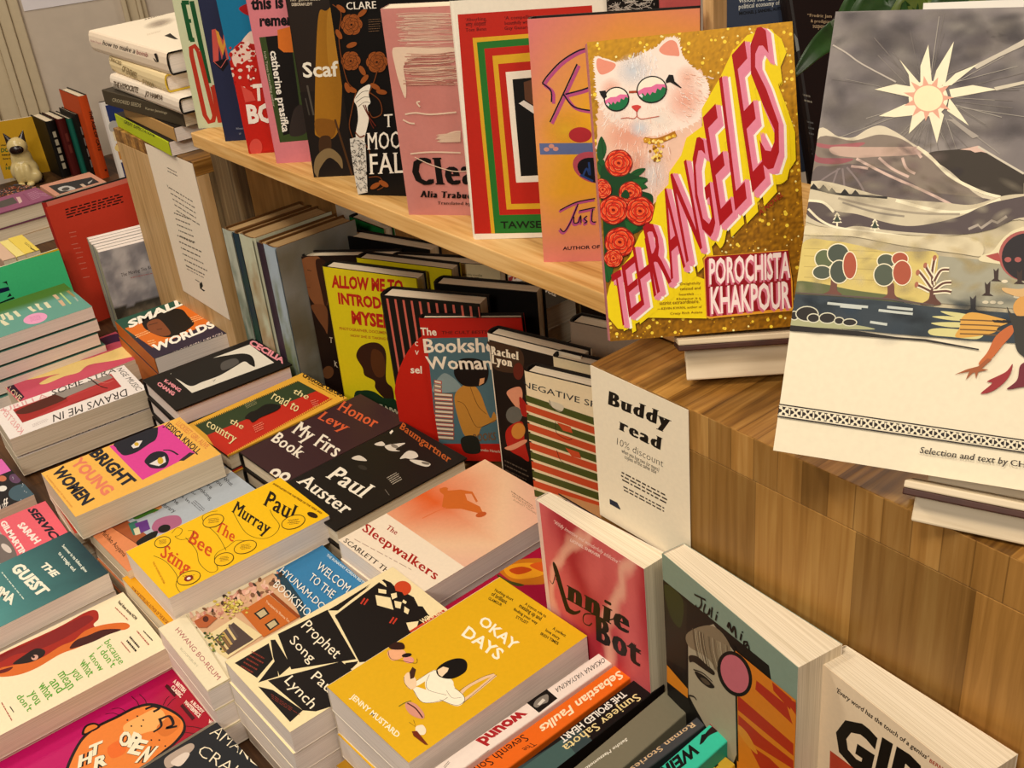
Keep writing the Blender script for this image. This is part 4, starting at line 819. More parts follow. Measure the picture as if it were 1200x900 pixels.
def a_amanda(s):
    s.c('C4'); s.poly([(430, 640), (480, 590), (790, 905), (560, 905)], '241512'); R = random.Random(8)
    for i in range(26): t = R.random(); s.ell(490 + 260 * t + R.uniform(-40, 20), 640 + 255 * t + R.uniform(-40, 30), R.uniform(4, 12), R.uniform(3, 8), R.choice(['8a3a28', 'b05a48', '5a2a20', '3a1a14', 'c87a60']), R.uniform(0, 90), 7)
    s.text('AMANDA', (292, 720), (610, 935), (345, 672), 'f2e4c8', 'light'); s.text('CRAIG', (225, 825), (480, 985), (265, 775), 'f2e4c8', 'light'); s.text('Two Lands, One family and True Treason', (440, 672), (655, 890), (448, 664), 'e8d8b8', 'sans')
    s.poly([(60, 850), (150, 790), (200, 770), (210, 800), (120, 880), (70, 900)], 'b8a494', True); s.poly([(90, 870), (160, 820), (190, 830), (140, 890)], 'e0cfc0', True)
o = book('amanda', 'paperback', 'charcoal paperback with thin gold capitals, bottom edge of the photo', '23252a', '1a1a1c', art=a_amanda, pose=(-833.9, 26.7, -5, 2.3, 90, 0, 135, 190, 40))
def a_stones(s):
    s.c('Z4'); s.poly([(-60, 60), (0, 130), (110, 270), (60, 290), (0, 315), (-60, 330)], 'e070b8')
    s.ell(225, 490, 140, 85, '4a6470', -8); s.ell(150, 350, 60, 45, '6a4a6a', 20); s.ell(20, 350, 45, 30, 'c87858'); s.ell(25, 450, 45, 28, 'e8e4dc', -10)
    s.c('Z4'); R = random.Random(2)
    for i in range(14): s.ell(R.uniform(120, 360), R.uniform(330, 590), 4, 4, 'dfe4e8', 0, 6)
    s.text('stuff', (-60, 720), (100, 660), (-75, 640), 'efe6dc', 'sans')
o = book('stones', 'paperback', 'dark paperback with painted pebbles and a pink top, far left edge', '201d22', '201d22', art=a_stones, pose=(-1536, 12, -8, 1.5, 90, 0, 133, 206, 37.5))
# ---------------------------------------------------------------- spine-up row beside the nearest stack
def spine_up(name, label, px_l0, px_l1, px_r0, px_r1, ztop, col, side, art, hard=False, group='books lying spine up in a row', h=None, depth=0.128, pages=None, gloss=False):
    """a book resting on its fore-edge; the four pixels are the near/far ends of the left and right spine edges"""
    A, B, Cc, D = (U(p, ztop) for p in (px_l0, px_l1, px_r0, px_r1))
    far = (B + D) / 2; near = (A + Cc) / 2; d = (near - far); d.z = 0; L = h or d.length; d.normalize()
    wd = (D - B); t = abs((wd - d * wd.dot(d)).length)
    # local y (bottom->top) ; titles read upside down from the camera, so the head of each book is at the near end
    y = d; x = Vector((0, 0, -1)); n = x.cross(y)
    o = far.copy(); o = o + (-n) * (t / 2)
    M = Matrix(((x.x, y.x, n.x, o.x), (x.y, y.y, n.y, o.y), (x.z, y.z, n.z, o.z), (0, 0, 0, 1)))
    return M, t, L
def raw_book(name, label, M, w, h, t, col, side, art=None, hard=False, group=None, pages=None, fart=None, gloss=False):
    x = M.to_translation(); M2 = M
    global POSE
    root = _book_at(M2, name, label, w, h, t, col, side, art, fart, hard, group, pages, gloss); return root
def _book_at(M, name, label, w, h, t, col, side, art, fart, hard, group, pages, gloss):
    old = pose_matrix
    globals()['pose_matrix'] = lambda *a: M @ Matrix.Translation((0, 0, t))
    try: r = book('x', name, label, side, spine=col, back=side, hard=hard, group=group, pages=pages, pose=(0, 0, 0, 0, 0, 0, w * 1000, h * 1000, t * 1000), spine_art=art, art=fart, gloss=gloss)
    finally: globals()['pose_matrix'] = old
    return r
GS = 'books lying spine up in a row'
def srow(label, l0, l1, r0, r1, col, side, art, z=0.080, name='paperback', **k):
    M, t, L = spine_up(name, label, l0, l1, r0, r1, z, col, side, art)
    return raw_book(name, label, M, 0.126, L + (0.05 if L > .05 else .09), t - 0.0004, col, side, art, k.get('hard', False), GS, k.get('pages'), None)
def sp_wound(s):
    s.c('C5'); s.text('wound', (640, 430), (385, 590), (652, 470), 'b02a2c', 'heavy') if 0 else s.text('wound', (598, 425), (358, 590), (640, 445), 'b0282c', 'heavy')
    s.poly([(632, 385), (742, 312), (800, 362), (700, 440)], '17120f'); s.poly([(670, 400), (690, 365), (745, 340), (748, 380), (715, 395), (690, 412)], '8a8278', True); s.poly([(690, 395), (720, 362), (735, 372), (705, 400)], 'd8d0c4')
    s.text('OKSANA VASYAKINA', (1050, 140), (785, 308), (1060, 165), '2a221e', 'sans'); s.poly([(300, 735), (430, 640), (440, 655), (320, 735)], '17120f'); s.lines((210, 700), (180, 735), (222, 712), 2, '6a5a50', .4)
srow('white spined paperback with red lettering, first in the spine up row', (506, 899), (707.5, 760.6), (547, 899), (724, 772.5), 'efe0d4', 'efe0d4', sp_wound, pages=M_PAGEW)
def sp_faulks(s):
    s.c('C5'); s.text('Sebastian Faulks', (1135, 210), (700, 515), (1160, 248), 'f6e4c0', 'bold')
    s.text('The', (660, 598), (605, 635), (690, 612), '2a1208', 'sans'); s.text('Seventh Son', (612, 555), (345, 735), (650, 585), '2a1208', 'sans')
srow('bright orange spined hardback, second in the spine up row', (550, 899), (729, 772.5), (640, 870), (749.4, 786.6), 'e8701c', 'e8701c', sp_faulks)
def sp_sahota(s):
    s.c('C7'); s.poly([(-300, 900), (-240, 790), (190, 520), (250, 590), (60, 735), (-150, 900)], '3a4a4c') ; s.poly([(-300, 900), (-200, 790), (90, 580), (160, 660), (-100, 860)], '4a6460')
    s.text('Sunjeev Sahota', (480, 345), (88, 615), (520, 362), 'e8d8a0', 'serif') if 0 else s.text('Sunjeev Sahota', (485, 335), (85, 622), (518, 365), 'e8d49a', 'serif')
    s.text('THE SPOILED HEART', (412, 322), (68, 578), (440, 345), 'efe8dc', 'bold')
srow('black spined hardback with gold serif lettering, third in the spine up row', (640, 870), (755, 786.6), (658.4, 899), (778.7, 801.8), '17110f', '201815', sp_sahota)
def sp_matsu(s):
    s.c('C7'); s.text('Seicho Matsumoto', (435, 575), (208, 738), (442, 590), 'e8e2d2', 'bold')
srow('olive grey spined paperback, fourth in the spine up row', (668, 899), (783, 806), (735, 899), (814.4, 826.7), '7d7763', '8a846e', sp_matsu, z=.088)
def sp_roman(s):
    s.c('C7'); s.text('Roman Stories', (790, 490), (452, 738), (812, 508), 'd8b890', 'serif')
srow('slim slate spined hardback with spaced serif lettering, fifth in the spine up row', (735, 899), (818.8, 837.5), (763.5, 899), (830.7, 846), '4a4a4c', '3a3a3c', sp_roman, z=.096)
def sp_weird(s):
    s.c('C7'); s.text('WEIRD', (800, 598), (560, 790), (832, 655), '141412', 'heavy')
    s.poly([(870, 540), (905, 510), (950, 500), (975, 520), (930, 540), (880, 565), (850, 600), (830, 612), (845, 580)], '2a1a18', True); s.poly([(880, 500), (910, 490), (970, 520), (940, 540)], '8a3030', True); s.poly([(840, 560), (880, 545), (850, 600), (830, 610)], '141412')
srow('turquoise spined paperback with black capitals and a stooping figure, in the spine up row', (765, 899), (836, 844), (826, 899), (857.8, 863.5), '3ec2a4', '2aa890', sp_weird, pages=M_PAGEW, z=.104)
def sp_y(s):
    s.c('C7'); s.poly([(905, 725), (925, 712), (932, 722), (915, 738)], '2a1a10')
srow('small yellow spined book at the end of the spine up row, nearer the turquoise one', (824, 905), (848, 885), (838, 912), (861, 896), 'd8b03c', 'd8b03c', sp_y, z=0.088)
srow('small yellow spined book ending the spine up row, beside the bird patterned upright one', (842, 914), (864, 897), (856, 920), (876, 906), 'd0a438', 'd0a438', None, z=0.084)

# ---------------------------------------------------------------- upright books against the near plinth
def a_annie(s):
    C = [hx('c23a48'), hx('d86a6c'), hx('b02a3c'), hx('e8988c')]
    def fn(u, v):
        k = math.sin(u * 9 + 3.2 * nz(u * 1.6 + 3, v * 1.2) + v * 1.8) * .5 + .5
        c = mixc(C[2], C[1], k); hi = max(0, math.sin(u * 13 - v * 3 + 4 * nz(u * 1.3, v * 1.1 + 5)) - .72) * 2.6
        return mixc(c, hx('f2c0a8'), hi)
    s.paint(fn, 40, 50, .045, 1, 0, 1)
    s.c('C6'); s.text('“Wildly inventive and wonderfully addictive”', (190, 210), (500, 405), (198, 196), 'f6d8d0', 'sans'); s.text('LIONEL SHRIVER', (272, 296), (412, 375), (276, 284), 'f6d8d0', 'bold')
    K = '17100f'
    s.line([(178, 480), (192, 495), (205, 440), (200, 418)], 1.0, K, True); s.poly([(192, 412), (212, 420), (262, 590), (285, 620), (300, 625), (320, 620), (318, 632), (290, 642), (262, 630), (245, 600)], K, True); s.line([(200, 470), (232, 500)], .8, K)
    s.text('nnie', (255, 568), (548, 735), (258, 500), K, 'didone')
    s.line([(480, 660), (440, 665), (380, 640), (340, 640), (335, 675), (360, 692), (375, 680)], 1.3, K, True)
    s.text('Bot', (395, 760), (605, 890), (392, 640), K, 'didone')
o = book('annie', 'paperback', 'upright pink paperback with rippling silk art and black decorative title, against the plinth', 'e8c8bc', 'efe0d0', art=a_annie, t2=0.027, pose=nearer(POSE['annie'], .988))
def a_juli(s):
    s.rect(0, 1, 0, 1, '8a9c8c'); s.c('C6'); K = '14110f'
    s.poly([(700, 470), (1205, 880), (1300, 1500), (700, 1200)], K)
    s.poly([(712, 495), (820, 585), (815, 900), (760, 870), (722, 850)], '2a241a'); s.poly([(715, 500), (800, 570), (790, 700), (740, 640)], '3a4020', True)
    s.c('C7'); s.poly([(768, 5), (905, -40), (1015, 105), (1040, 640), (980, 800), (890, 560), (800, 400), (770, 340)], 'b0a48c')
    s.poly([(768, 5), (900, -30), (1000, 90), (1030, 330), (975, 300), (880, 150), (772, 80)], '8a7a62', True); R = random.Random(4)
    for i in range(40): x = R.uniform(790, 1000); s.line([(x, -20 + (x - 790) * .5), (x + 10, 60 + (x - 790) * .5), (x + 35, 170 + (x - 790) * .4)], .5, R.choice(['5a4a38', 'b8a88a', '6a5a44', 'd0c0a4']), True)
    s.poly([(775, 130), (820, 135), (870, 180), (910, 215), (905, 235), (850, 200), (800, 165), (778, 165)], '2a2018', True); s.poly([(805, 215), (850, 235), (885, 265), (912, 300), (880, 302), (830, 262)], '1c1511', True); s.poly([(835, 250), (862, 255), (890, 285), (865, 285)], '5a4c3c', True); s.line([(798, 205), (850, 225), (900, 270)], 1.2, '2a2018', True); s.line([(775, 345), (800, 352), (815, 370)], 1.6, '2a2018', True)
    s.poly([(655, 180), (768, 310), (768, 360), (655, 270)], 'd88a24'); s.poly([(655, 270), (770, 362), (790, 420), (650, 420)], K)
    s.c('C8'); s.poly([(8, 255), (258, 460), (262, 760), (15, 760)], 'd88424')
    for q in ([(95, 378), (220, 480), (240, 545), (245, 560), (90, 415)], [(160, 385), (240, 455), (235, 500), (165, 420)], [(18, 440), (248, 640), (248, 690), (18, 500)], [(20, 520), (120, 610), (248, 710), (248, 745), (80, 640), (20, 560)], [(60, 640), (150, 700), (240, 790), (120, 760)], [(210, 440), (258, 470), (258, 520), (230, 480)]): s.poly(q, 'b4341c')
    s.poly([(18, 560), (60, 600), (100, 680), (70, 660), (25, 600)], 'd89030', True)
    s.c('C7'); s.ell(1022, 228, 88, 128, K, -22, 36); s.ell(1022, 228, 70, 108, 'c8707c', -22, 36); s.line([(1018, 105), (1018, 80)], 3, K); s.line([(1030, 330), (1038, 700)], 2.2, K)
    s.c('C6'); s.line([(856, 545), (910, 572)], 1.7, K); s.line([(888, 562), (890, 590), (882, 608), (870, 608), (862, 594)], 1.7, K, True); s.line([(908, 590), (900, 625), (918, 640), (930, 612), (925, 640)], 1.5, K, True); s.line([(940, 605), (935, 655)], 1.6, K); s.line([(962, 640), (956, 668)], 1.6, K); s.ell(965, 630, 4, 4, K)
    s.line([(1012, 700), (1022, 680), (1030, 720), (1045, 698), (1052, 750)], 2.3, K, True); s.line([(1078, 730), (1072, 760)], 1.8, K); s.ell(1082, 722, 4, 4, K); s.line([(1108, 770), (1090, 768), (1092, 790), (1108, 780), (1114, 806)], 1.8, K, True)
o = book('juli', 'paperback', 'tall upright paperback with sage top, half a photographed face and orange bird shapes', '8a9c8c', '8a9c8c', art=a_juli, t2=0.040, pose=nearer(POSE['juli'], .994))
def a_girl(s):
    s.c('C8'); K = '14100e'
    s.text("'Every word has the touch of a genius'", (422, 425), (800, 708), (428, 408), '3a2c22', 'bold'); s.text('BERN', (808, 716), (862, 752), (812, 702), 'b0442c', 'bold')
    s.text('GIRL', (408, 670), (905, 1010), (440, 500), K, 'heavy'); s.poly([(398, 668), (560, 790), (560, 1000), (392, 900)], 'c0482c')
o = book('girl', 'paperback', 'upright cream paperback with huge black capitals at the right edge', 'efd9ba', 'efd9ba', art=a_girl, t2=0.040, pose=nearer(POSE['girl'], .966))

# ---------------------------------------------------------------- spines and face-out books below the pine shelf
def sp_pastel(a, b, c2):
    def f(s):
        def fn(u, v):
            k = nz(u * 2 + a * 7, v * 5, a) ; return mixc(hx(b), hx(c2), .5 + k * .9 + (0.5 - v) * 1.4)
        s.paint(fn, 5, 40)
    return f
spx, spy, spz = -1.3167, 0.5985, 0.0025
tt = [('tall pale spine book standing nearest the far plinth', 'b8bcae', '6a7a6a', 0.027, .246), ('tall navy and green spined book, second from the far plinth', '22384a', '1f4a38', 0.018, .246), ('tall cream spined book with landscape art, third from the far plinth', 'c4c8b0', 'a08458', 0.038, .248), ('tall plum spined book, fourth from the far plinth', '3a2a38', '4a3a48', 0.026, .243), ('tall pale blue spined book with grey cover, last of the spine out group', 'a8b8c4', '7a8460', 0.031, .2476)]
xx = spx - sum(q[3] for q in tt) - .0005 * len(tt)
for i, (lab, c1, c2, th, hh_) in enumerate(tt):
    xx += th + .0005
    def fart(s): s.paint(lambda u, v: mixc(hx('a0a09c'), hx('77705c'), .5 + .8 * nz(u * 2, v * 3)), 10, 14)
    book('x', 'hardback_book', lab, c1, c1, hard=True, inner='6a4a28', spine_art=sp_pastel(i, c1, c2), art=fart if i == 4 else None, pose=(xx * 1000, spy * 1000 + (4 if i == 3 else 0) + (4 - i) * -2.0, 2.5, 91.5, -.8, 0, 130, hh_ * 1000, th * 1000), group='tall spine out books under the shelf', pages=M_PAGE_SHADE)
GF = 'face out books under the shelf'
def a_woman(s):
    s.rect(0, 1, 0, 1, '24140e'); s.c('A7')
    s.poly([(448, 420), (540, 410), (575, 600), (560, 640), (520, 630), (485, 580), (455, 480)], '8a5a38', True); s.poly([(520, 420), (580, 450), (570, 640), (545, 560)], '3a2014', True); s.poly([(500, 630), (570, 640), (575, 760), (560, 740), (520, 680)], '7a4e30', True); s.line([(480, 465), (500, 470)], .9, '2a140c'); s.line([(475, 545), (495, 548)], .9, '6a2a20')
    s.poly([(460, 440), (490, 560), (540, 660), (570, 800), (520, 760), (480, 640)], '1c0f0a', True) if 0 else None
    s.text('T', (585, 805), (600, 808), (584, 780), 'd8c8b0', 'serif'); s.c('B4'); s.text('K', (768, 195), (785, 205), (765, 170), 'd8c8b0', 'serif'); s.ell(738, 225, 26, 30, '6a4428', 20)
book('woman', 'hardback_book', 'upright hardback with a dark brown portrait of a woman, beside the yellow one', '24140e', '1c100b', hard=True, art=a_woman, group=GF, pose=(-1305, 627, 2.5, 40, 1.4, 0, 138, 226, 24))
def a_allow(s):
    s.c('A7'); Rr = 'b8281c'
    s.text('ALLOW ME TO', (595, 545), (930, 572), (592, 488), Rr, 'heavy'); s.text('INTRODUCE', (628, 622), (935, 660), (622, 570), Rr, 'heavy'); s.text('MYSELF', (690, 715), (900, 742), (685, 655), Rr, 'heavy'); s.text('PHOTOGRAPHER, DOCUMENTARY', (632, 745), (900, 772), (631, 732), 'b0641c', 'bold'); s.text('HOW SHE IS TAKING BACK', (684, 778), (900, 800), (683, 766), 'b0641c', 'bold')
    s.c('B4'); s.poly([(870, 150), (890, 105), (940, 85), (985, 95), (1010, 140), (1010, 260), (1040, 300), (1045, 365), (1000, 345), (960, 300), (955, 265), (910, 240), (900, 205)], '3a2014', True); s.poly([(945, 120), (985, 130), (1005, 180), (1000, 240), (965, 245), (940, 190)], '5a3418', True)
    s.poly([(860, 335), (900, 310), (950, 315), (1000, 345), (1060, 365), (1060, 520), (880, 520)], '1f3a24', True); s.text('ONYI NWABINELI', (905, 372), (1200, 470), (905, 348), 'd8d2b8', 'heavy')
book('allow', 'hardback_book', 'bright yellow upright hardback with red capitals and a portrait in profile', 'd8c81c', 'c8b81a', hard=True, art=a_allow, group=GF, pose=(-1227.3, 612.4, 24, 24, 1.4, -.3, 146.8, 216.4, 26))
book('x', 'hardback_book', 'second yellow upright hardback, standing just behind the red capitals copy', 'd8c81c', 'c8b81a', hard=True, group=GF, pose=(-1211, 655, 2.5, 24, 1.4, -.3, 146.8, 240, 25))
def a_stripe(s):
    for i in range(14):
        x = .075 + i * .083; s.rect(x, x + .022, 0, .985, 'c86858')
    s.c('A8'); s.ell(330, 760, 200, 300, 'c42818', 8, 40)
    s.text('c', (225, 540), (240, 542), (225, 520), 'f0e4d0', 'sans'); s.text('v', (225, 582), (243, 584), (225, 562), 'f0e4d0', 'sans'); s.text('sel', (205, 668), (258, 670), (204, 645), 'f0e4d0', 'bold')
book('stripe', 'hardback_book', 'upright hardback with thin pink stripes on black and a big red disc', '16140f', '14110f', hard=True, art=a_stripe, group=GF, pose=(-1088.7, 617, 24, 26.8, 1.1, .8, 137.8, 214, 30))
book('x', 'hardback_book', 'black hardback facing away, standing behind the pink striped one', '14110f', '14110f', hard=True, group=GF, pose=POSE['bkstripe'])
def a_bookshop(s):
    s.rect(0, 1, 0, 1, 'b82418'); s.c('A8')
    s.poly([(280, 505), (700, 498), (700, 1000), (330, 1000)], '54727a'); s.text('THE CULT BESTSELLER', (350, 486), (640, 482), (350, 472), '6a1410', 'bold')
    pass
    s.c('B5'); s.poly([(430, 210), (460, 165), (490, 150), (540, 185), (560, 230), (440, 240)], '8a9c9c', True)
    for i in range(14):
        y = 180 + i * 20; x = 435 + (i // 5) * 3; w = 36 if i < 3 else 88; s.poly([(x, y), (x + w, y + 6), (x + w, y + 22), (x, y + 16)], '9a5a34' if i % 2 else 'b8402c'); s.poly([(x + 3, y + 3), (x + w - 4, y + 9), (x + w - 4, y + 18), (x + 3, y + 12)], 'e0d4bc')
    s.poly([(530, 270), (560, 215), (610, 200), (650, 240), (680, 320), (700, 360), (715, 330), (725, 370), (660, 400), (640, 440), (590, 450), (560, 400)], 'c08a3c', True); s.line([(545, 280), (580, 300), (625, 390), (660, 400), (725, 368)], .6, '4a2a10', True); s.line([(605, 215), (640, 300), (680, 340)], .6, '4a2a10', True)
    s.poly([(528, 150), (550, 90), (600, 78), (660, 90), (690, 130), (680, 190), (640, 210), (570, 205)], '1a110e', True); s.poly([(650, 175), (672, 170), (668, 195), (645, 208)], 'd8a070'); s.text('BOOKS', (620, 470), (725, 460), (618, 435), '7a5a3c', 'bold'); s.text('Nanako Hanada', (640, 512), (745, 522), (640, 500), 'e0d0b8', 'sans')
    s.poly([(560, 460), (600, 440), (640, 455), (650, 520), (580, 520)], '2a2a22', True); s.c('A8'); s.text('The', (252, 490), (328, 492), (248, 455), 'f0e4d0', 'bold'); s.text('Bookshop', (268, 572), (660, 568), (262, 508), 'f0e4d0', 'bold'); s.text('Woman', (282, 648), (590, 650), (270, 590), 'f0e4d0', 'bold')
book('bookshop', 'paperback', 'upright red book showing a seated woman reading beside piles of books', 'b82418', 'b82418', hard=True, art=a_bookshop, group=GF, pose=(-1018, 629.1, 24, 37.8, 1.1, 1.3, 126.6, 200.6, 15))
def a_rachel(s):
    s.rect(.03, 1, 0, .96, '1f1510'); s.c('A8'); R = random.Random(6)
    s.poly([(570, 520), (720, 560), (720, 660), (600, 650), (585, 560)], '4a3424', True)
    s.text('Rachel', (582, 580), (712, 608), (580, 542), 'efe4cc', 'didone'); s.text('Lyon', (585, 622), (682, 640), (583, 582), 'efe4cc', 'didone')
    s.c('B5'); s.poly([(775, 240), (800, 220), (840, 215), (850, 260), (835, 300), (852, 350), (820, 310), (790, 270)], 'd89878', True); s.ell(810, 345, 38, 40, '6a6a62', 10); s.poly([(770, 430), (800, 390), (850, 380), (860, 470), (880, 560), (840, 540), (785, 505)], 'b0281c', True); s.poly([(765, 500), (800, 485), (860, 460), (866, 475), (800, 510)], 'd89878', True); s.ell(830, 420, 32, 38, 'c88a3c', 15); s.poly([(835, 260), (870, 300), (872, 350), (845, 340)], 'a8241c', True); s.ell(830, 140, 24, 40, '6a2a1c', 0)
    s.lines((765, 555), (880, 610), (770, 640), 4, '6a5a4c', .3)
book('rachel', 'hardback_book', 'upright white edged hardback with dark painted figures, between the red and striped ones', 'ecdfc8', 'ecdfc8', hard=True, art=a_rachel, group=GF, pose=(-922.9, 652, 24, 14.2, .5, .1, 130, 205, 22))
def a_neg(s):
    s.c('B5')
    for i in range(12):
        y0 = 250 + i * 43
        s.poly([(862, y0), (1250, y0 + 130), (1250, y0 + 165), (868, y0 + 32)], '4f5a24' if i % 2 == 0 else 'c8542c') ; s.poly([(868, y0 + 32), (1250, y0 + 165), (1250, y0 + 172), (868, y0 + 39)], 'e8d8b0')
    s.poly([(975, 280), (1040, 300), (1030, 330), (990, 310)], 'd8d0b8', True); s.line([(975, 275), (990, 310), (1040, 332)], .7, '3a2a14', True); s.line([(1005, 375), (1010, 430), (1060, 460), (1085, 455)], .7, '3a2a14', True); s.line([(1010, 510), (1030, 560), (1075, 580)], .7, '3a2a14', True)
    for x, y in ((1040, 400), (1080, 520)): s.poly([(x - 30, y - 22), (x + 35, y), (x + 45, y + 30), (x, y + 18)], 'c8542c')
    s.text('NEGATIVE SP', (850, 212), (1195, 312), (850, 185), '25303a', 'sans')
book('neg', 'hardback_book', 'upright cream hardback with wavy green and orange stripes, nearest the paper notice', 'ecdcb8', 'ecdcb8', hard=True, art=a_neg, group=GF, pose=(-828.1, 627.8, 24, 16.2, .5, .2, 130, 200, 22))
book('x', 'hardback_book', 'second cream hardback, standing right behind the wavy striped one', 'ecdcb8', 'ecdcb8', hard=True, group=GF, pose=(-822, 664, 2.5, 16.2, .5, .2, 132, 226, 20))
# flat book beside the notice, and those behind the row
P0 = U((643, 571), .075)
book('x', 'hardback_book', 'tan hardback lying flat between the wavy striped book and the paper notice', 'b88a5c', 'b88a5c', hard=True, pages=M_PAGEW, pose=(P0.x * 1000, P0.y * 1000, 75, 0, 90, 0, 110, 70, 33), group=None)
def blurb(s):
    s.c('A8'); s.text('captivating tale that confirms this novelist', (312, 200), (540, 218), (312, 192), '4a3a28', 'sans'); s.lines((312, 208), (540, 222), (312, 250), 3, '4a3a28', .25, .05)
book('bkcream', 'hardback_book', 'cream hardback seen from the back with lines of blurb, behind the yellow one', 'e4d2a8', 'e4d2a8', hard=True, art=blurb, pose=POSE['bkcream'])
book('bkblack', 'hardback_book', 'black hardback standing at the back, left of the cream blurb one', '14120f', '14120f', hard=True, pose=POSE['bkblack'])
def quad_pose(tl, tr, bl, z, t):
    A, B, Cc = U(tl, z), U(tr, z), U(bl, z); u = B - A; w = u.length; v = A - Cc; u.normalize(); h = (v - u * v.dot(u)).length
    o = A - Vector((-u.y, u.x, 0)) * h
    return (o.x * 1000, o.y * 1000, z * 1000, math.degrees(math.atan2(u.y, u.x)), 90, 0, w * 1000, h * 1000, t)
def a_flatwhite(s):
    s.c('A8'); s.poly([(630, 235), (690, 210), (680, 235), (635, 250)], 'a82c30'); s.poly([(690, 215), (740, 195), (735, 208), (690, 230)], 'a82c30')
r = book('x', 'paperback', 'white paperback with red marks lying flat under the shelf', 'e6dccf', 'e6dccf', art=a_flatwhite, pose=quad_pose((592, 300), (632, 322), (575, 330), .200, 25))
under(r, .0255, 7, 'white paperback in the flat pile under the shelf, beneath the red marked one', 'white paperbacks in a flat pile under the shelf', 30, .5)
def a_tom(s):
    s.c('Y3'); s.text('TOM BU', (770, 420), (590, 338), (740, 452), 'e8e0d0', 'bold'); s.line([(690, 350), (765, 392)], 1.4, 'e8e0d0'); s.poly([(490, 368), (545, 352), (590, 380), (540, 385)], '1f5a34')
r = book('x', 'hardback_book', 'dark olive hardback lying flat under the shelf with white capitals', '3a2e1c', '15110d', art=a_tom, pose=quad_pose((622, 326), (674, 347), (588, 347), .185, 30))
under(r, .0305, 5, 'dark olive hardback in the flat pile under the shelf, beneath the white lettered one', 'dark olive hardbacks in a flat pile under the shelf', 31, .5)
def a_zebra(s):
    s.paint(lambda u, v: hx('4a3c28') if math.sin(u * 22 + 6 * nz(u * 3, v * 3)) > .35 else hx('e0d4bc'), 70, 70)
r = book('x', 'paperback', 'paperback with brown and cream animal stripes lying under the shelf', 'e0d4bc', 'c8b898', art=a_zebra, pose=quad_pose((665, 355), (690, 366), (622, 385), .150, 22))
under(r, .0226, 5, 'striped paperback in the flat pile under the shelf, beneath the top animal striped one', 'animal striped paperbacks in a flat pile', 32, .5)
book('x', 'hardback_book', 'pinkish grey hardback standing at the right end under the shelf', 'b09c88', 'b09c88', hard=True, pose=POSE['bkpink'], pages=M_PAGE)
PB = U((374, 226), .235); book('x', 'hardback_book', 'white board hardback standing at the back below the shelf, above the spine out group', 'e0d6c6', 'e0d6c6', hard=True, pose=(PB.x * 1000, PB.y * 1000, 2.5, 2, 0, 0, 165, 232, 22))
PB = U((440, 254), .225); book('x', 'hardback_book', 'green hardback standing at the back below the shelf, right of the white board one', '1f7a3c', '1f7a3c', hard=True, pose=(PB.x * 1000 - 40, PB.y * 1000 - 24, 2.5, 2, 0, 0, 90, 222, 20))

for i, (lab, c, x_, y_, hgt) in enumerate((('tan hardback facing away at the back under the shelf, left of the cream blurb one', '8a7048', -1130, 840, 190), ('dark brown hardback facing away at the back under the shelf, middle', '2a1c12', -985, 850, 215), ('olive hardback facing away at the back under the shelf, right of middle', '4a452c', -845, 845, 200), ('dark hardback facing away at the back under the shelf, nearest the plinth', '1c1712', -745, 800, 180))):
    book('x', 'hardback_book', lab, c, c, hard=True, pose=(x_, y_, 2.5, 8, 0, 0, 138, hgt, 28), group='books facing away under the shelf')
# ---------------------------------------------------------------- the row on the pine shelf
GSH = 'upright books on the pine shelf'
def shelf_book(key, label, col, spine, art, **k): return book(key, k.pop('name', 'paperback'), label, col, spine, art=art, group=GSH, **k)
def a_el(s):
    s.c('A2'); G, O = '1c5a30', 'b83a24'
    s.line([(58, 12), (96, 190)], 6.5, G); s.line([(52, 12), (86, 12)], 5.5, G); s.line([(76, 98), (96, 98)], 5, G); s.line([(90, 188), (112, 186)], 5.5, G); s.line([(98, 5), (180, 390)], 6.5, G)
    s.line([(130, 240), (112, 215), (95, 225), (98, 260), (160, 540), (180, 572), (200, 565), (205, 540), (130, 240)], 6.5, O, False); s.line([(196, 405), (232, 575)], 6.5, O); s.line([(196, 408), (215, 405)], 5, O)
shelf_book('teal', 'upright pale green book with tall green and red letters, leftmost on the shelf', 'ccd0ac', 'c4c8a2', a_el)
def a_navy(s):
    s.c('A2'); s.poly([(192, 140), (210, 135), (245, 190), (250, 135), (275, 140), (290, 270), (262, 280), (252, 225), (240, 280), (225, 215), (225, 290), (200, 292)], 'c85a50'); s.poly([(210, 140), (225, 150), (245, 215), (258, 150), (262, 190), (245, 260), (222, 200)], 'd8a040'); s.poly([(200, 292), (262, 272), (270, 300), (245, 335), (222, 315)], '140f18'); s.line([(205, 292), (235, 318), (262, 276)], .8, 'd87068'); s.text('Winner', (306, 608), (340, 606), (306, 598), '9aa0b0', 'sans'); s.text('W', (320, 632), (330, 632), (320, 622), '9aa0b0', 'sans')
shelf_book('navy', 'upright navy book with a small pink and gold letter, second on the shelf', '2a2f4c', '23283f', a_navy)
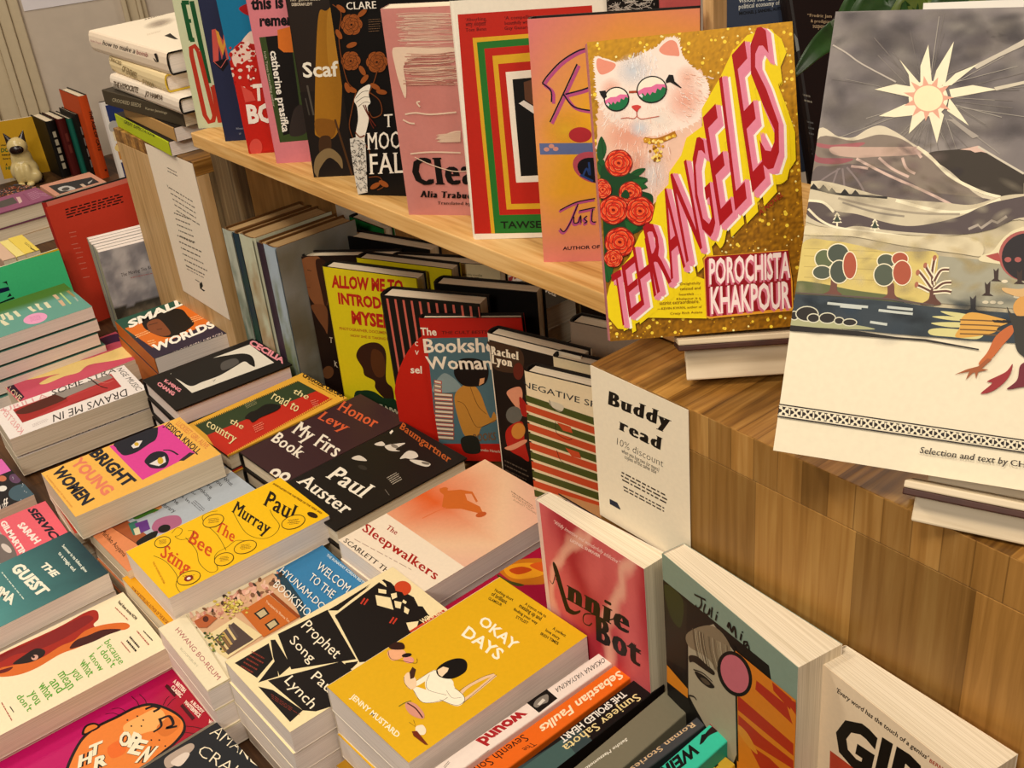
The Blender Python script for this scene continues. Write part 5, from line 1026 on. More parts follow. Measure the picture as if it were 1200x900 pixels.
def a_red(s):
    s.rect(0, 1, .55, 1, '1c7aa0'); s.c('A2'); R = random.Random(9)
    s.poly([(278, 255), (300, 220), (330, 195), (360, 160), (400, 160), (420, 420), (500, 700), (360, 720)], 'c4281c'); s.poly([(285, 245), (320, 215), (350, 170), (385, 150), (395, 260), (360, 280), (330, 300), (300, 310)], 'e8d0c0', True)
    for i in range(70): s.ell(R.uniform(280, 400), R.uniform(200, 420), R.uniform(4, 13), R.uniform(4, 12), R.choice(['c4281c', 'a81c18', 'e8d0c0', 'f0dcd0', 'b82a20']), 0, 7)
    s.poly([(320, 40), (350, 20), (380, 15), (380, 70), (350, 66)], 'a81c20', True); s.poly([(330, 400), (380, 430), (400, 470), (350, 480)], 'd8584c'); s.ell(400, 690, 30, 40, 'd8584c'); s.text('T', (390, 470), (440, 465), (385, 395), 'f4ece0', 'heavy'); s.text('BOY', (365, 575), (560, 565), (352, 490), 'f4ece0', 'heavy')
shelf_book('red', 'upright book with blue top and red splattered lower half, third on the shelf', 'b8241c', 'b8241c', a_red)
def a_pink(s):
    s.c('A2'); K = '1c1416'
    s.text('this is', (378, 45), (530, 35), (374, -5), K, 'heavy'); s.text('remember', (418, 122), (680, 112), (416, 85), K, 'heavy')
    s.poly([(415, 175), (575, 160), (660, 655), (512, 668)], '42522a'); s.poly([(445, 172), (560, 160), (620, 610), (528, 635)], '1c1512'); s.poly([(500, 140), (560, 125), (575, 245), (530, 245), (505, 225)], 'd8782c'); s.poly([(570, 540), (590, 500), (620, 500), (640, 615), (560, 635)], '3a302c', True)
    s.text('catherine prasifka', (466, 240), (525, 620), (490, 238), 'f4ece0', 'bold'); s.text('Irish Times bestselling author', (436, 242), (480, 500), (446, 241), 'c8c0a8', 'sans')
shelf_book('pink', 'upright pink book with a dark green picture panel, fourth on the shelf', 'd8848c', 'd07a84', a_pink)
def a_scaf(s):
    s.c('A2'); s.rect(0, 1, 0, .45, '221812')
    s.poly([(690, 95), (730, 50), (800, 40), (800, 500), (770, 640), (690, 640), (675, 560)], 'a8741c', True); s.poly([(735, 60), (790, 50), (790, 300), (740, 300)], 'b8842a', True); s.poly([(680, 560), (770, 570), (760, 645), (690, 635)], '8a5a18', True); s.poly([(700, 645), (750, 645), (745, 740), (700, 720)], '4a3018', True)
    s.poly([(672, 800), (680, 740), (720, 700), (760, 700), (800, 740), (805, 790), (780, 760), (740, 740), (700, 790), (690, 830)], '8a7450', True); s.line([(640, 400), (670, 540)], 2.2, '5a5248'); s.line([(632, 460), (650, 540)], 1.6, '4a443c'); s.line([(770, 560), (850, 820)], 2.4, '5a3a1c')
    s.text('Scaf', (622, 362), (790, 355), (615, 292), 'f2ead8', 'bold'); s.text('DEBORAH LEVY', (568, 28), (665, 25), (567, 14), 'd8c8b0', 'bold'); s.text('her generation', (562, 6), (700, 2), (562, -6), 'd8c8b0', 'sans')
shelf_book('scaf', 'upright dark brown book with a mustard sleeve hanging down, fifth on the shelf', '2c2018', '241a13', a_scaf)
def rose(s, x, y, r, c1='a05a28', c2='2a150a'):
    R = random.Random(int(x * 7 + y))
    for ring, n, rr in ((.62, 6, .52), (.34, 5, .42), (.12, 3, .30)):
        for k in range(n):
            a = k * 6.283 / n + ring * 5; px, py = x + r * ring * math.cos(a), y + r * ring * math.sin(a); d = math.degrees(a) + 90
            s.ell(px, py, r * rr * 1.06, r * rr * .86, c2, d, 16); s.ell(px, py, r * rr * .98, r * rr * .76, c1, d, 16)
            s.line([(px + r * rr * .5 * math.cos(a + 1), py + r * rr * .5 * math.sin(a + 1)), (px + r * rr * .6 * math.cos(a), py + r * rr * .6 * math.sin(a)), (px + r * rr * .5 * math.cos(a - 1), py + r * rr * .5 * math.sin(a - 1))], .25, c2, True)
    s.ell(x, y, r * .12, r * .1, c2, 0, 8)
def a_clare(s):
    s.c('A2'); B = '9a5626'
    for x, y, r in ((848, 115, 50), (845, 285, 45), (968, 290, 50)): rose(s, x, y, r, B)
    for p in ([(760, 20), (800, 60), (790, 160), (800, 260), (830, 380), (870, 420)], [(930, 440), (955, 380), (970, 330)], [(870, 430), (850, 520), (840, 600), (880, 700)], [(930, 430), (980, 470), (990, 530), (950, 550), (930, 520)], [(930, 830), (980, 830), (1000, 870), (970, 890)], [(900, 660), (930, 700), (940, 760)]): s.line(p, 1.1, '7a4420', True)
    for x, y, a in ((800, 40, 40), (850, 210, -20), (790, 160, 60), (900, 60, -40), (850, 420, 20), (910, 370, -50), (960, 405, 30), (990, 430, 10), (830, 410, 70), (1000, 860, 30), (960, 870, -30), (900, 330, 60)): s.ell(x, y, 26, 12, B, a, 14)
    s.poly([(862, 470), (880, 430), (900, 410), (930, 395), (938, 405), (930, 440), (938, 480), (925, 500), (930, 560), (912, 640), (908, 670), (870, 640), (880, 560), (875, 500)], 'ece4d4', True)
    for q in ([(868, 460), (900, 430), (930, 425)], [(870, 480), (905, 455), (935, 455)], [(880, 500), (910, 478), (936, 480)]): s.line(q, .5, '2a1a12', True)
    s.poly([(842, 650), (880, 640), (915, 670), (925, 900), (880, 910), (850, 760)], 'd8d2c6'); R = random.Random(11)
    for i in range(120): x = R.uniform(848, 918); y = R.uniform(655, 895); s.line([(x, y), (x + R.uniform(-10, 10), y + R.uniform(-10, 10)), (x + R.uniform(-12, 12), y + R.uniform(-4, 14))], .45, '1c1512')
    s.line([(905, 490), (930, 540), (965, 590)], 1.2, '6a2a1c', True); s.line([(915, 490), (940, 570), (955, 600)], 1.0, '6a2a1c', True); s.line([(868, 618), (890, 640), (912, 632)], 1.4, '7a3a1c', True)
    s.text('CLARE', (828, 44), (968, 38), (825, 10), 'f0e8d8', 'serif'); s.text('T', (1005, 595), (1045, 592), (1003, 535), 'f0e8d8', 'serif'); s.text('MOO', (925, 700), (1085, 692), (922, 622), 'f0e8d8', 'serif'); s.text('FAL', (935, 815), (1095, 808), (930, 720), 'f0e8d8', 'serif'); s.lines((930, 90), (990, 86), (932, 155), 6, '8a6a4c', .2, .3)
shelf_book('clare', 'upright black book with copper roses and a white gloved hand, sixth on the shelf', '15100d', '120e0b', a_clare)
def a_cle(s):
    s.paint(lambda u, v: mixc(hx('d09088'), hx('c47e74'), .3 + .6 * nz(u * 2, v * 2)), 10, 16)
    s.c('A3'); R = random.Random(13)
    for i in range(70):
        y = R.uniform(66, 230); x = 130 + R.uniform(0, 60) + (y - 66) * .1; s.line([(x, y), (x + 80, y + R.uniform(-8, 4)), (x + R.uniform(150, 280), y + R.uniform(-12, 2))], R.uniform(.3, .8), R.choice(['dcb8a4', 'e2c4ae', 'cf9c8c']), True)
    s.poly([(120, 235), (150, 220), (300, 225), (400, 222), (420, 240), (260, 262), (180, 300), (175, 340), (185, 400), (180, 460), (150, 380), (130, 300)], 'e6ccb4', True)
    for i in range(60):
        y = R.uniform(250, 400); x = 170 + R.uniform(0, 40); s.line([(x, y), (x + 120, y + R.uniform(-6, 8)), (x + R.uniform(180, 260), y + R.uniform(-14, 4))], R.uniform(.3, .9), R.choice(['e0c4ac', 'dcb8a0', 'c8907e', 'b87a6c']), True)
    for q in ([(180, 535), (230, 528), (300, 535), (420, 525)], [(170, 560), (200, 575), (225, 578)], [(205, 720), (300, 712), (440, 715)], [(330, 650), (400, 620), (440, 615)], [(250, 500), (235, 480), (250, 475)]): s.line(q, 1.6, 'e6ccb4', True)
    for i in range(25): s.line([(R.uniform(320, 350), 630 + i * 1.5), (440, 620 + i * 1.8)], .4, 'dcc0a8')
    s.text('Clean', (222, 865), (600, 862), (204, 738), '17110f', 'didone'); s.line([(225, 735), (300, 770), (400, 800), (470, 800)], .9, 'e6ccb4', True)
    s.c('A7'); s.text('Alia Trabucco', (1010, 122), (1300, 132), (1012, 92), '17110f', 'didone'); s.text('Translated by', (1092, 156), (1250, 160), (1092, 142), '17110f', 'serif')
    s.c('A3'); s.text('‘A masterclass in suspense … Extraordinary’', (100, 38), (520, 20), (102, 26), '3a1c18', 'serif')
shelf_book('cle', 'upright dusty pink book with white brush strokes and heavy black title, seventh on shelf', 'd09088', 'c8847c', a_cle)
def a_tawse(s):
    s.c('A3')
    for q, col in (([(425, 68), (1055, 25), (1112, 1085), (505, 1096)], 'c02c1c'), ([(495, 178), (1000, 140), (1050, 1086), (583, 1095)], 'dcae2c'), ([(515, 198), (985, 160), (1032, 1087), (600, 1094)], '2f7a30'), ([(550, 228), (955, 195), (1000, 1000), (622, 1008)], 'c02c1c'), ([(588, 262), (930, 232), (972, 975), (655, 982)], 'dcae2c'), ([(615, 300), (905, 275), (947, 950), (676, 956)], 'c02c1c'), ([(650, 338), (880, 318), (915, 848), (700, 856)], 'f2e8d6'), ([(682, 372), (855, 355), (885, 818), (722, 826)], '17120f'), ([(735, 385), (800, 365), (800, 480), (770, 490), (740, 465)], '6a4630'), ([(712, 485), (735, 470), (800, 510), (800, 545)], 'ece4d8')): s.poly(q, col)
    for i, t in enumerate(('‘Absorbing,', 'witty, eloquent’', 'Tom Benn')): s.text(t, (462, 100 + i * 24), (560, 94 + i * 24), (462, 85 + i * 24), '5a1410', 'serif')
    for i, t in enumerate(('‘A compelling,', 'beautifully written’', 'Guy Gunaratne')): s.text(t, (645, 92 + i * 24), (790, 84 + i * 24), (645, 77 + i * 24), '5a1410', 'serif')
    s.c('A8'); s.text('TAWSEEF', (628, -10), (875, -14), (626, -42), '16240f', 'bold')
shelf_book('tawse', 'upright white bordered hardback with nested red, green and yellow frames, eighth on the shelf', 'efe6d4', 'efe6d4', a_tawse, hard=True, name='hardback_book')
def a_rr(s):
    def fn(u, v):
        c = mixc(hx('e89a4a'), hx('efb42e'), 1.1 - abs(v - .5) * 1.8 + .15 * nz(u * 2, v * 2)); return mixc(c, hx('de8088'), max(0, 1 - u * 1.8 - (1 - v) * 1.1) * .9 + max(0, v - .86) * 3.5 * u + max(0, .30 - v) * 2.6)
    s.paint(fn, 20, 30); s.c('A3')
    s.ell(930, 610, 130, 110, 'f0c43c', 0, 30, .75); s.ell(1000, 632, 54, 36, 'b8343c'); s.poly([(808, 672), (1200, 668), (1200, 722), (812, 725)], '6a78a4')
    for x, y in ((842, 700), (865, 685), (885, 698)): s.ell(x, y, 13, 10, 'd89c8c')
    s.ell(1060, 785, 98, 70, 'c05868', 20, 28); s.ell(1075, 800, 92, 56, '17141c', 20, 28); s.line([(1010, 830), (1030, 790), (1045, 820), (1040, 760)], 1.8, '2c4a84', True); s.line([(1000, 820), (1060, 850)], 2.0, '2c4a84')
    for dx, dy, c, w in ((10, 8, 'c05a90', 2.8), (0, 0, '1c1630', 1.3)):
        s.line([(822 + dx, 390 + dy), (850 + dx, 350 + dy), (920 + dx, 280 + dy), (1020 + dx, 228 + dy), (1120 + dx, 240 + dy), (1150 + dx, 310 + dy), (1060 + dx, 400 + dy), (930 + dx, 442 + dy)], w, c, True); s.line([(822 + dx, 390 + dy), (862 + dx, 425 + dy), (865 + dx, 478 + dy)], w, c, True); s.line([(985 + dx, 300 + dy), (920 + dx, 440 + dy), (858 + dx, 572 + dy)], w, c, True); s.line([(922 + dx, 442 + dy), (970 + dx, 500 + dy), (1060 + dx, 520 + dy)], w, c, True)
    s.c('B1')
    for dx, dy, c, w in ((-4, 8, 'c05a90', 2.2), (0, 0, '1c1630', 1.1)):
        s.line([(80 + dx, 150 + dy), (50 + dx, 190 + dy), (20 + dx, 280 + dy), (-10 + dx, 290 + dy)], w, c, True) if 0 else s.line([(70 + dx, 155 + dy), (35 + dx, 240 + dy), (5 + dx, 285 + dy), (-15 + dx, 270 + dy)], w, c, True); s.line([(-15 + dx, 185 + dy), (60 + dx, 148 + dy), (150 + dx, 130 + dy)], w, c, True); s.line([(50 + dx, 215 + dy), (52 + dx, 245 + dy), (72 + dx, 240 + dy), (82 + dx, 210 + dy), (84 + dx, 245 + dy)], w, c, True); s.line([(112 + dx, 212 + dy), (98 + dx, 225 + dy), (112 + dx, 238 + dy), (98 + dx, 246 + dy)], w, c, True); s.line([(138 + dx, 180 + dy), (135 + dx, 235 + dy), (155 + dx, 240 + dy)], w, c, True); s.line([(75 + dx, 188 + dy), (150 + dx, 172 + dy)], w, c)
    s.text('AUTHOR OF', (-2, 372), (172, 364), (-2, 356), '3a1420', 'bold')
shelf_book('rr', 'upright orange and pink hardback with looping script lettering, ninth on the shelf', 'd8842c', 'd0802c', a_rr, hard=True, name='hardback_book', inner='17120f')
# ---------------------------------------------------------------- the gold cat book and the big landscape book on their stands
def fur(s, pts, col, amp, seed, n=5):
    R = random.Random(seed); P = smooth(pts, True, n * 2); cx = sum(p[0] for p in P) / len(P); cy = sum(p[1] for p in P) / len(P); out = []
    for i, (x, y) in enumerate(P):
        d = math.hypot(x - cx, y - cy) or 1; k = (1 + amp * R.uniform(.1, 1) ** 1.5 / d) if i % 2 else 1 + R.uniform(-2, 2) / d; sl = R.uniform(-4, 4) if i % 2 else 0; out.append((cx + (x - cx) * k + sl, cy + (y - cy) * k + sl))
    s.poly(out, col)
def strokes(s, n, box, ang, ln, cols, seed, w=.5):
    R = random.Random(seed); old = s.step; s.step = 0.000001
    for _ in range(n):
        x, y = R.uniform(box[0], box[2]), R.uniform(box[1], box[3]); a = math.radians(ang(x, y) + R.uniform(-18, 18)); l = R.uniform(ln * .5, ln)
        s.line([(x, y), (x + l * math.cos(a) * .5, y + l * math.sin(a) * .5 + 2), (x + l * math.cos(a), y + l * math.sin(a))], w, R.choice(cols))
    s.step = old
def rose2(s, x, y, r, seed):
    R = random.Random(seed); s.ell(x, y, r * .96, r * .94, '8a1810', 0, 22); a0 = R.uniform(0, 6)
    for ring, n, rr, c in ((.56, 6, .50, 'e23a1c'), (.40, 5, .44, 'ee5228'), (.24, 4, .36, 'd8361c'), (.10, 3, .26, 'f0602e')):
        for k in range(n):
            a = a0 + k * 6.283 / n + ring * 4; px, py = x + r * ring * math.cos(a), y + r * ring * math.sin(a); d = math.degrees(a) + 90
            s.ell(px, py, r * rr * 1.02, r * rr * .80, '9a1e14', d, 16); s.ell(px - r * .02 * math.cos(a), py - r * .02 * math.sin(a), r * rr * .95, r * rr * .70, c, d, 16)
            s.line([(px + r * rr * .66 * math.cos(a + t * .28), py + r * rr * .62 * math.sin(a + t * .28)) for t in (-3, -2, -1, 0, 1, 2, 3)], .45, 'f78a58', True)
    s.ell(x, y, r * .13, r * .10, '8a1810', 20, 10)
def leaf(s, pts, c='1f5a2c', c2='123a1c'): s.poly(pts, c, True); s.line([pts[0], pts[len(pts) // 2]], .4, c2)
def a_tehran(s):
    s.step = 0.000003
    G = [hx('b07c1a'), hx('d8a224'), hx('7a5210')]
    def fn(u, v):
        k = nz(u * 60, v * 85, 1, 2); g = .5 + k * .9
        return mixc(mixc(G[2], G[0], g), G[1], min(1, max(0, (v - .3) * 1.1 + .35 * k)))
    s.paint(fn, 90, 130)
    s.dots(420, 'e0ac28', .35, .7, (.0, 1, .0, 1), 3); s.dots(300, 'fbdc4c', .95, 1.5, (.0, 1, .0, 1), 5); s.dots(170, 'fdf2a8', .5, .9, (.0, 1, .0, 1), 6)
    s.c('A4')
    # cat: body, ruff, head, ears
    fur(s, [(170, 480), (160, 620), (170, 760), (240, 900), (340, 1000), (420, 960), (500, 860), (560, 760), (640, 620), (680, 450), (660, 360), (600, 330), (300, 400), (180, 440)], 'f2cbb4', 14, 1)
    fur(s, [(165, 470), (155, 400), (150, 330), (150, 268), (200, 275), (262, 292), (330, 270), (400, 238), (430, 225), (470, 190), (500, 176), (535, 185), (560, 260), (600, 310), (650, 350), (680, 400), (672, 470), (630, 560), (560, 600), (480, 620), (380, 640), (280, 600), (200, 540)], 'fbe9dc', 16, 2, 6)
    s.poly([(160, 275), (195, 282), (245, 300), (230, 330), (180, 350), (158, 320)], 'ee9c84', True); s.poly([(450, 230), (495, 190), (530, 200), (545, 258), (520, 262), (470, 255)], 'ee9c84', True)
    s.ell(330, 330, 95, 85, 'e0e6ee', -10, 26, .8); s.ell(300, 640, 120, 90, 'f6b49a', 0, 24, .65); s.ell(570, 470, 95, 110, 'f4a88c', 20, 24, .55); s.ell(225, 420, 60, 60, 'f4a88c', 0, 24, .5); s.ell(580, 360, 60, 60, 'f8c0a8', 0, 20, .5); s.ell(360, 600, 60, 50, 'e4e8ee', 0, 24, .9); s.ell(450, 560, 80, 60, 'fdf4ea', 10, 24, .8); s.ell(250, 545, 80, 55, 'fdf0e6', 0, 24, .8); s.ell(420, 820, 90, 120, 'e8e6e6', 0, 24, .7); s.ell(340, 780, 60, 100, 'e89a80', 10, 24, .45)
    strokes(s, 150, (180, 400, 640, 620), lambda x, y: 90 + (x - 380) * -.18, 26, ['fff6ee', 'f8d8c8', 'fbe6da', 'f0c4b0'], 21, .35); strokes(s, 110, (240, 640, 500, 900), lambda x, y: 95 + (x - 380) * -.1, 40, ['fff2ea', 'e8c0ac', 'f8dccc', 'd8a894'], 22, .4); strokes(s, 60, (300, 240, 440, 360), lambda x, y: 85, 30, ['f4f4f6', 'fff6ee', 'e4dcd8'], 23, .35); strokes(s, 60, (540, 330, 680, 560), lambda x, y: 20, 30, ['fff2ea', 'f4c0a8', 'fbe0d2'], 24, .35)
    # face
    s.poly([(320, 500), (345, 492), (365, 500), (352, 515), (348, 525), (338, 520)], 'd84a44', True); s.line([(344, 522), (346, 545)], .7, 'b8483c'); s.line([(345, 545), (330, 556), (300, 552), (270, 556)], .6, 'c86a58', True); s.line([(345, 545), (365, 558), (410, 552), (450, 545)], .6, 'c86a58', True); s.line([(308, 432), (345, 430)], 1.6, 'b04a2c')
    for cx, cy, rx, ry, rot in ((250, 465, 60, 58, -12), (415, 420, 72, 64, -12)):
        s.ell(cx, cy, rx, ry, '17110f', rot, 32); s.ell(cx, cy, rx - 6, ry - 6, 'fbf0dc', rot, 32)
        c, sn = math.cos(math.radians(rot)), math.sin(math.radians(rot)); T = lambda x, y: (cx + x * (rx - 6) * c - y * (ry - 6) * sn, cy + x * (rx - 6) * sn + y * (ry - 6) * c)
        arc = lambda y0, a0, a1: [(math.cos(math.radians(a)), math.sin(math.radians(a))) for a in range(a0, a1 + 1, 10)]
        s.poly([T(x, y) for x, y in [(-.98, -.1), (-.5, -.28), (0, -.22), (.4, -.36), (.97, -.2)] + arc(0, 0, 180)], 'e87aa8'); s.poly([T(x, y) for x, y in [(-.9, .35), (-.7, .1), (-.55, .4), (-.35, .15), (-.2, .42), (0, .2), (.2, .35), (.4, .0), (.6, .2), (.8, -.05), (.98, .1)] + arc(0, 10, 160)], '1f7a4a'); s.poly([T(x, y) for x, y in [(-.98, .25), (-.8, .15), (-.7, .35), (-.8, .5)]], 'e8e0e4')
    s.poly([(168, 428), (198, 424), (205, 455), (190, 465), (175, 445)], '17110f'); s.poly([(480, 378), (495, 350), (515, 352), (522, 382), (556, 412), (548, 412), (500, 385), (482, 390)], '17110f')
    # necklace
    s.line([(380, 655), (430, 662), (480, 648), (528, 626)], 4.2, 'b87a1c', True); R = random.Random(31)
    for i in range(34): t = R.random(); x = 380 + 148 * t; y = 658 + 10 * math.sin(t * 3) - 32 * t * t; s.ell(x, y + R.uniform(-6, 8), 7, 7, R.choice(['f0c848', 'd89c28', 'fbe08a']), 0, 8)
    for i in range(40): s.ell(R.gauss(440, 13), R.uniform(665, 755), 7, 7, R.choice(['f0c848', 'd89c28', 'fbe08a', '9a6414']), 0, 8)
    # roses and leaves
    for p in ([(178, 640), (202, 690), (190, 740), (165, 750), (158, 700)], [(300, 830), (340, 795), (385, 790), (360, 820), (310, 845)], [(330, 850), (370, 840), (396, 848), (360, 862)], [(200, 850), (240, 830), (290, 860), (330, 900), (250, 960), (200, 940)], [(160, 760), (190, 750), (200, 800), (170, 820)]): leaf(s, p)
    s.c('B1'); s.poly([(175, 0), (240, -20), (330, 20), (395, 40), (360, 90), (420, 120), (400, 230), (345, 290), (230, 330), (200, 520), (190, 300)], '1c4a26', True)
    for p in ([(330, 40), (395, 38), (350, 70)], [(350, 90), (395, 80), (370, 60)], [(290, 230), (350, 260), (310, 290)], [(190, 430), (235, 440), (215, 520), (190, 500)]): leaf(s, p, '24642f')
    s.c('A4'); rose2(s, 260, 765, 68, 1); rose2(s, 315, 905, 58, 2); rose2(s, 178, 880, 45, 3); s.c('B1'); rose2(s, 235, 185, 72, 4); rose2(s, 360, 190, 72, 5); rose2(s, 265, 335, 75, 6); rose2(s, 235, 410, 46, 7); rose2(s, 185, 90, 44, 8); s.poly([(290, 90), (310, 110), (300, 130), (270, 120)], '1c4a26', True)
    # lettering with stacked shadows
    s.c('F')
    s.poly([(710, 352), (714, 335), (720, 322), (737, 302), (750, 274), (764, 258), (770, 230), (783, 216), (784, 202), (798, 182), (804, 162), (823, 148), (822, 128), (844, 90), (857, 62), (875, 42), (890, 37), (905, 38), (915, 46), (921, 62), (912, 84), (911, 100), (922, 128), (931, 155), (932, 188), (922, 203), (915, 216), (901, 217), (880, 240), (855, 266), (835, 284), (832, 292), (815, 301), (815, 311), (806, 320), (828, 328), (828, 373), (760, 372), (745, 379), (735, 386), (724, 385), (713, 372)], 'f2d81c')
    LT0 = [('T', (725, 384), (738, 376), (716, 322)), ('E', (737, 372), (755, 357), (728, 312)), ('H', (752, 359), (772, 343), (741, 291)), ('R', (770, 344), (790, 327), (753, 266)), ('A', (786, 328), (806, 309), (771, 229)), ('N', (804, 308), (826, 287), (785, 205)), ('G', (822, 286), (842, 266), (806, 172)), ('E', (843, 265), (861, 246), (823, 138)), ('L', (861, 247), (877, 230), (842, 93)), ('E', (881, 226), (899, 206), (857, 65)), ('S', (894, 205), (921, 182), (874, 44))]
    LT = [(ch, a, (a[0] + (b[0] - a[0]) * .84, a[1] + (b[1] - a[1]) * .84), t) for ch, a, b, t in LT0]
    for dx, dy, c, st in ((2, 1, 'f2d81c', 'huge'), (12, 3, 'f2d81c', 'huge'), (9, 2, 'fdf6e4', 'bold'), (8, 1.8, 'fdf6e4', 'bold'), (6, 1.4, 'ec98b0', 'bold'), (5, 1.2, 'ec98b0', 'bold'), (4, 1, 'e890a8', 'bold'), (2, .5, 'e890a8', 'bold'), (0, 0, 'b0141e', 'sans')):
        for ch, a, b, t in LT: s.text(ch, (a[0] + dx, a[1] + dy), (b[0] + dx, b[1] + dy), (t[0] + dx, t[1] + dy), c, st)
    s.c('B1'); s.text('A NOVEL', (918, 212), (1030, 118), (912, 190), '9a2a1c', 'bold')
    s.poly([(655, 412), (668, 398), (760, 395), (1050, 370), (1066, 480), (1072, 520), (1075, 640), (1070, 656), (680, 692), (668, 685)], 'e8a838'); s.poly([(660, 418), (672, 404), (1052, 374), (1064, 500), (1070, 640), (690, 684), (672, 680)], '9a1a28')
    for dx, dy, c, st in ((-6, 6, 'd87a90', 'heavy'), (0, 0, 'fbe8e4', 'bold')):
        s.text('POROCHISTA', (684 + dx, 530 + dy), (1062 + dx, 498 + dy), (682 + dx, 412 + dy), c, st); s.text('KHAKPOUR', (692 + dx, 668 + dy), (1064 + dx, 640 + dy), (688 + dx, 545 + dy), c, st)
    for t, x0, x1, y in (('“Delightfully', 538, 642, 536), ('twisted and', 545, 642, 560), ('heartfelt . . .', 542, 642, 585), ('Khakpour is a', 530, 642, 606), ('satirist extraordinaire.”', 450, 645, 628), ('—KEVIN KWAN, author of', 440, 648, 652), ('Crazy Rich Asians', 500, 650, 674)): s.text(t, (x0, y), (x1, y - (x1 - x0) * .05), (x0, y - 11), '7a3a14', 'sans')
book('tehran', 'hardback_book', 'gold glitter hardback with a white cat in sunglasses, propped on a wooden stand', 'c8921f', 'c07a80', hard=True, art=a_tehran, gloss=True, inner='7a1418')

def a_grey(s):
    s.step = 0.000003
    g = [hx('8f877f'), hx('6f6863'), hx('a49b90')]
    def sky(u, v):
        a = math.atan2(v - .78, u - .33); r = math.hypot(v - .78, u - .33)
        k = nz(u * 3, v * 4, 2) + .35 * nz(math.cos(a) * 4, math.sin(a) * 4, r * 2) + .35 * nz(u * 18, v * 18, 9)
        c = mixc(mixc(g[1], g[0], .55 + k * 1.1), g[2], max(0, k * 1.1))
        return mixc(c, hx('857b82'), .3)
    s.paint(sky, 70, 60, 0, 1, .40, 1); s.rect(0, 1, 0, .345, 'efe3c8')
    wc = lambda c1, c2, f: (lambda u, v: mixc(hx(c1), hx(c2), .5 + nz(u * f, v * f, 3)))
    s.paint(wc('d8caa8', 'b8ac92', 9), 40, 20, 0, 1, .345, .60)
    s.c('A5'); W = 'f0e6c8'
    s.wash(170, (250, 60, 1250, 640), ['5c5458', '6a6064', 'b4aca2', '9a9088', '4e484c'], 40, 150, .38, 3)
    R = random.Random(4)
    for i in range(46):
        a = R.uniform(0, 6.28); s.line([(752 + 130 * math.cos(a), 462 + 120 * math.sin(a)), (752 + R.uniform(260, 520) * math.cos(a + .05), 462 + R.uniform(200, 420) * math.sin(a + .05))], R.uniform(.2, .5), R.choice(['7a726c', '8e867e', 'a49c92']))
    s.line([(305, 212), (370, 250), (440, 300), (600, 385)], .9, 'bdb3a8', True); s.poly([(830, 560), (860, 570), (960, 650), (990, 640), (870, 560)], 'a89e94'); s.poly([(960, 310), (1100, 240), (1200, 185), (1320, 130), (1320, 160), (1200, 215), (1080, 270), (980, 325)], 'c8bead'); s.poly([(1060, 410), (1200, 380), (1300, 350), (1300, 365), (1200, 395), (1070, 425)], 'd0c6b2')
    # sun
    for p in ([(500, 420), (600, 395), (690, 410), (720, 470), (640, 450)], [(520, 545), (640, 490), (700, 480), (690, 540), (600, 550)], [(660, 628), (680, 530), (730, 510), (750, 540)], [(792, 672), (755, 540), (800, 510), (825, 540)], [(942, 590), (840, 520), (850, 460), (880, 500)], [(1075, 420), (860, 460), (850, 420), (960, 400)], [(985, 300), (860, 400), (810, 410), (880, 345)], [(872, 195), (830, 400), (770, 400), (790, 330)], [(752, 210), (770, 400), (715, 400), (715, 310)], [(615, 278), (720, 400), (670, 430), (660, 350)]): s.poly(p, W)
    s.ell(752, 462, 92, 84, W, 0, 30)
    for i in range(11): a = math.radians(i * 32.7 - 100); s.poly([(752 + 70 * math.cos(a - .22), 462 + 62 * math.sin(a - .22)), (752 + 120 * math.cos(a), 462 + 108 * math.sin(a)), (752 + 70 * math.cos(a + .22), 462 + 62 * math.sin(a + .22))], 'e0a890')
    s.ell(752, 462, 74, 66, 'e0a890', 0, 30); s.ell(752, 462, 68, 60, 'efe4bc', 0, 30)
    # hills
    s.poly([(230, 620), (330, 640), (400, 645), (470, 605), (530, 590), (600, 620), (690, 680), (760, 720), (900, 820), (1040, 900), (1200, 990), (200, 990)], 'd8ccb4', True); s.poly([(225, 660), (400, 660), (520, 632), (620, 650), (700, 700), (800, 780), (960, 900), (1000, 980), (210, 990)], '8a7c70', True)
    s.poly([(230, 670), (300, 680), (450, 668), (420, 690), (330, 700), (240, 690)], 'a86468', True); s.poly([(222, 720), (250, 740), (400, 745), (330, 770), (225, 760)], '9a5a60', True); s.poly([(300, 690), (450, 690), (600, 690), (700, 690), (720, 720), (640, 730), (520, 735), (420, 740), (310, 725)], 'c4a898', True)
    s.poly([(215, 800), (300, 780), (420, 770), (560, 800), (680, 860), (760, 900), (1060, 940), (1060, 1010), (195, 1000)], '6e625f', True)
    for p in ([(520, 740), (580, 790), (660, 830)], [(630, 740), (650, 790), (690, 815)], [(690, 700), (720, 740)], [(390, 780), (470, 790)], [(415, 745), (560, 820), (740, 900), (860, 960)]): s.line(p, 1.6, 'd8bcae', True)
    s.poly([(750, 722), (900, 700), (985, 690), (1080, 740), (1200, 810), (1260, 840), (1260, 960), (1180, 925), (1080, 930), (960, 890), (850, 800)], '3d3328', True); s.poly([(900, 702), (985, 684), (1040, 722), (1000, 712), (970, 716), (950, 706)], 'd8b8a8'); s.line([(700, 690), (760, 735), (860, 830), (1000, 900), (1090, 925)], 1.8, W, True); s.line([(985, 688), (1080, 745), (1200, 815)], 1.2, 'd0c6b4', True)
    s.wash(60, (230, 650, 900, 960), ['4a4044', '5a4c4c', 'a08c84', '7a6a50', '8a6a70'], 25, 70, .4, 5)
    for p in ([(330, 790), (300, 880), (280, 960)], [(350, 790), (360, 880), (370, 980)], [(370, 785), (430, 860), (480, 960)], [(340, 790), (260, 840), (220, 880)]): s.line(p, 1.2, '8a7c7a', True)
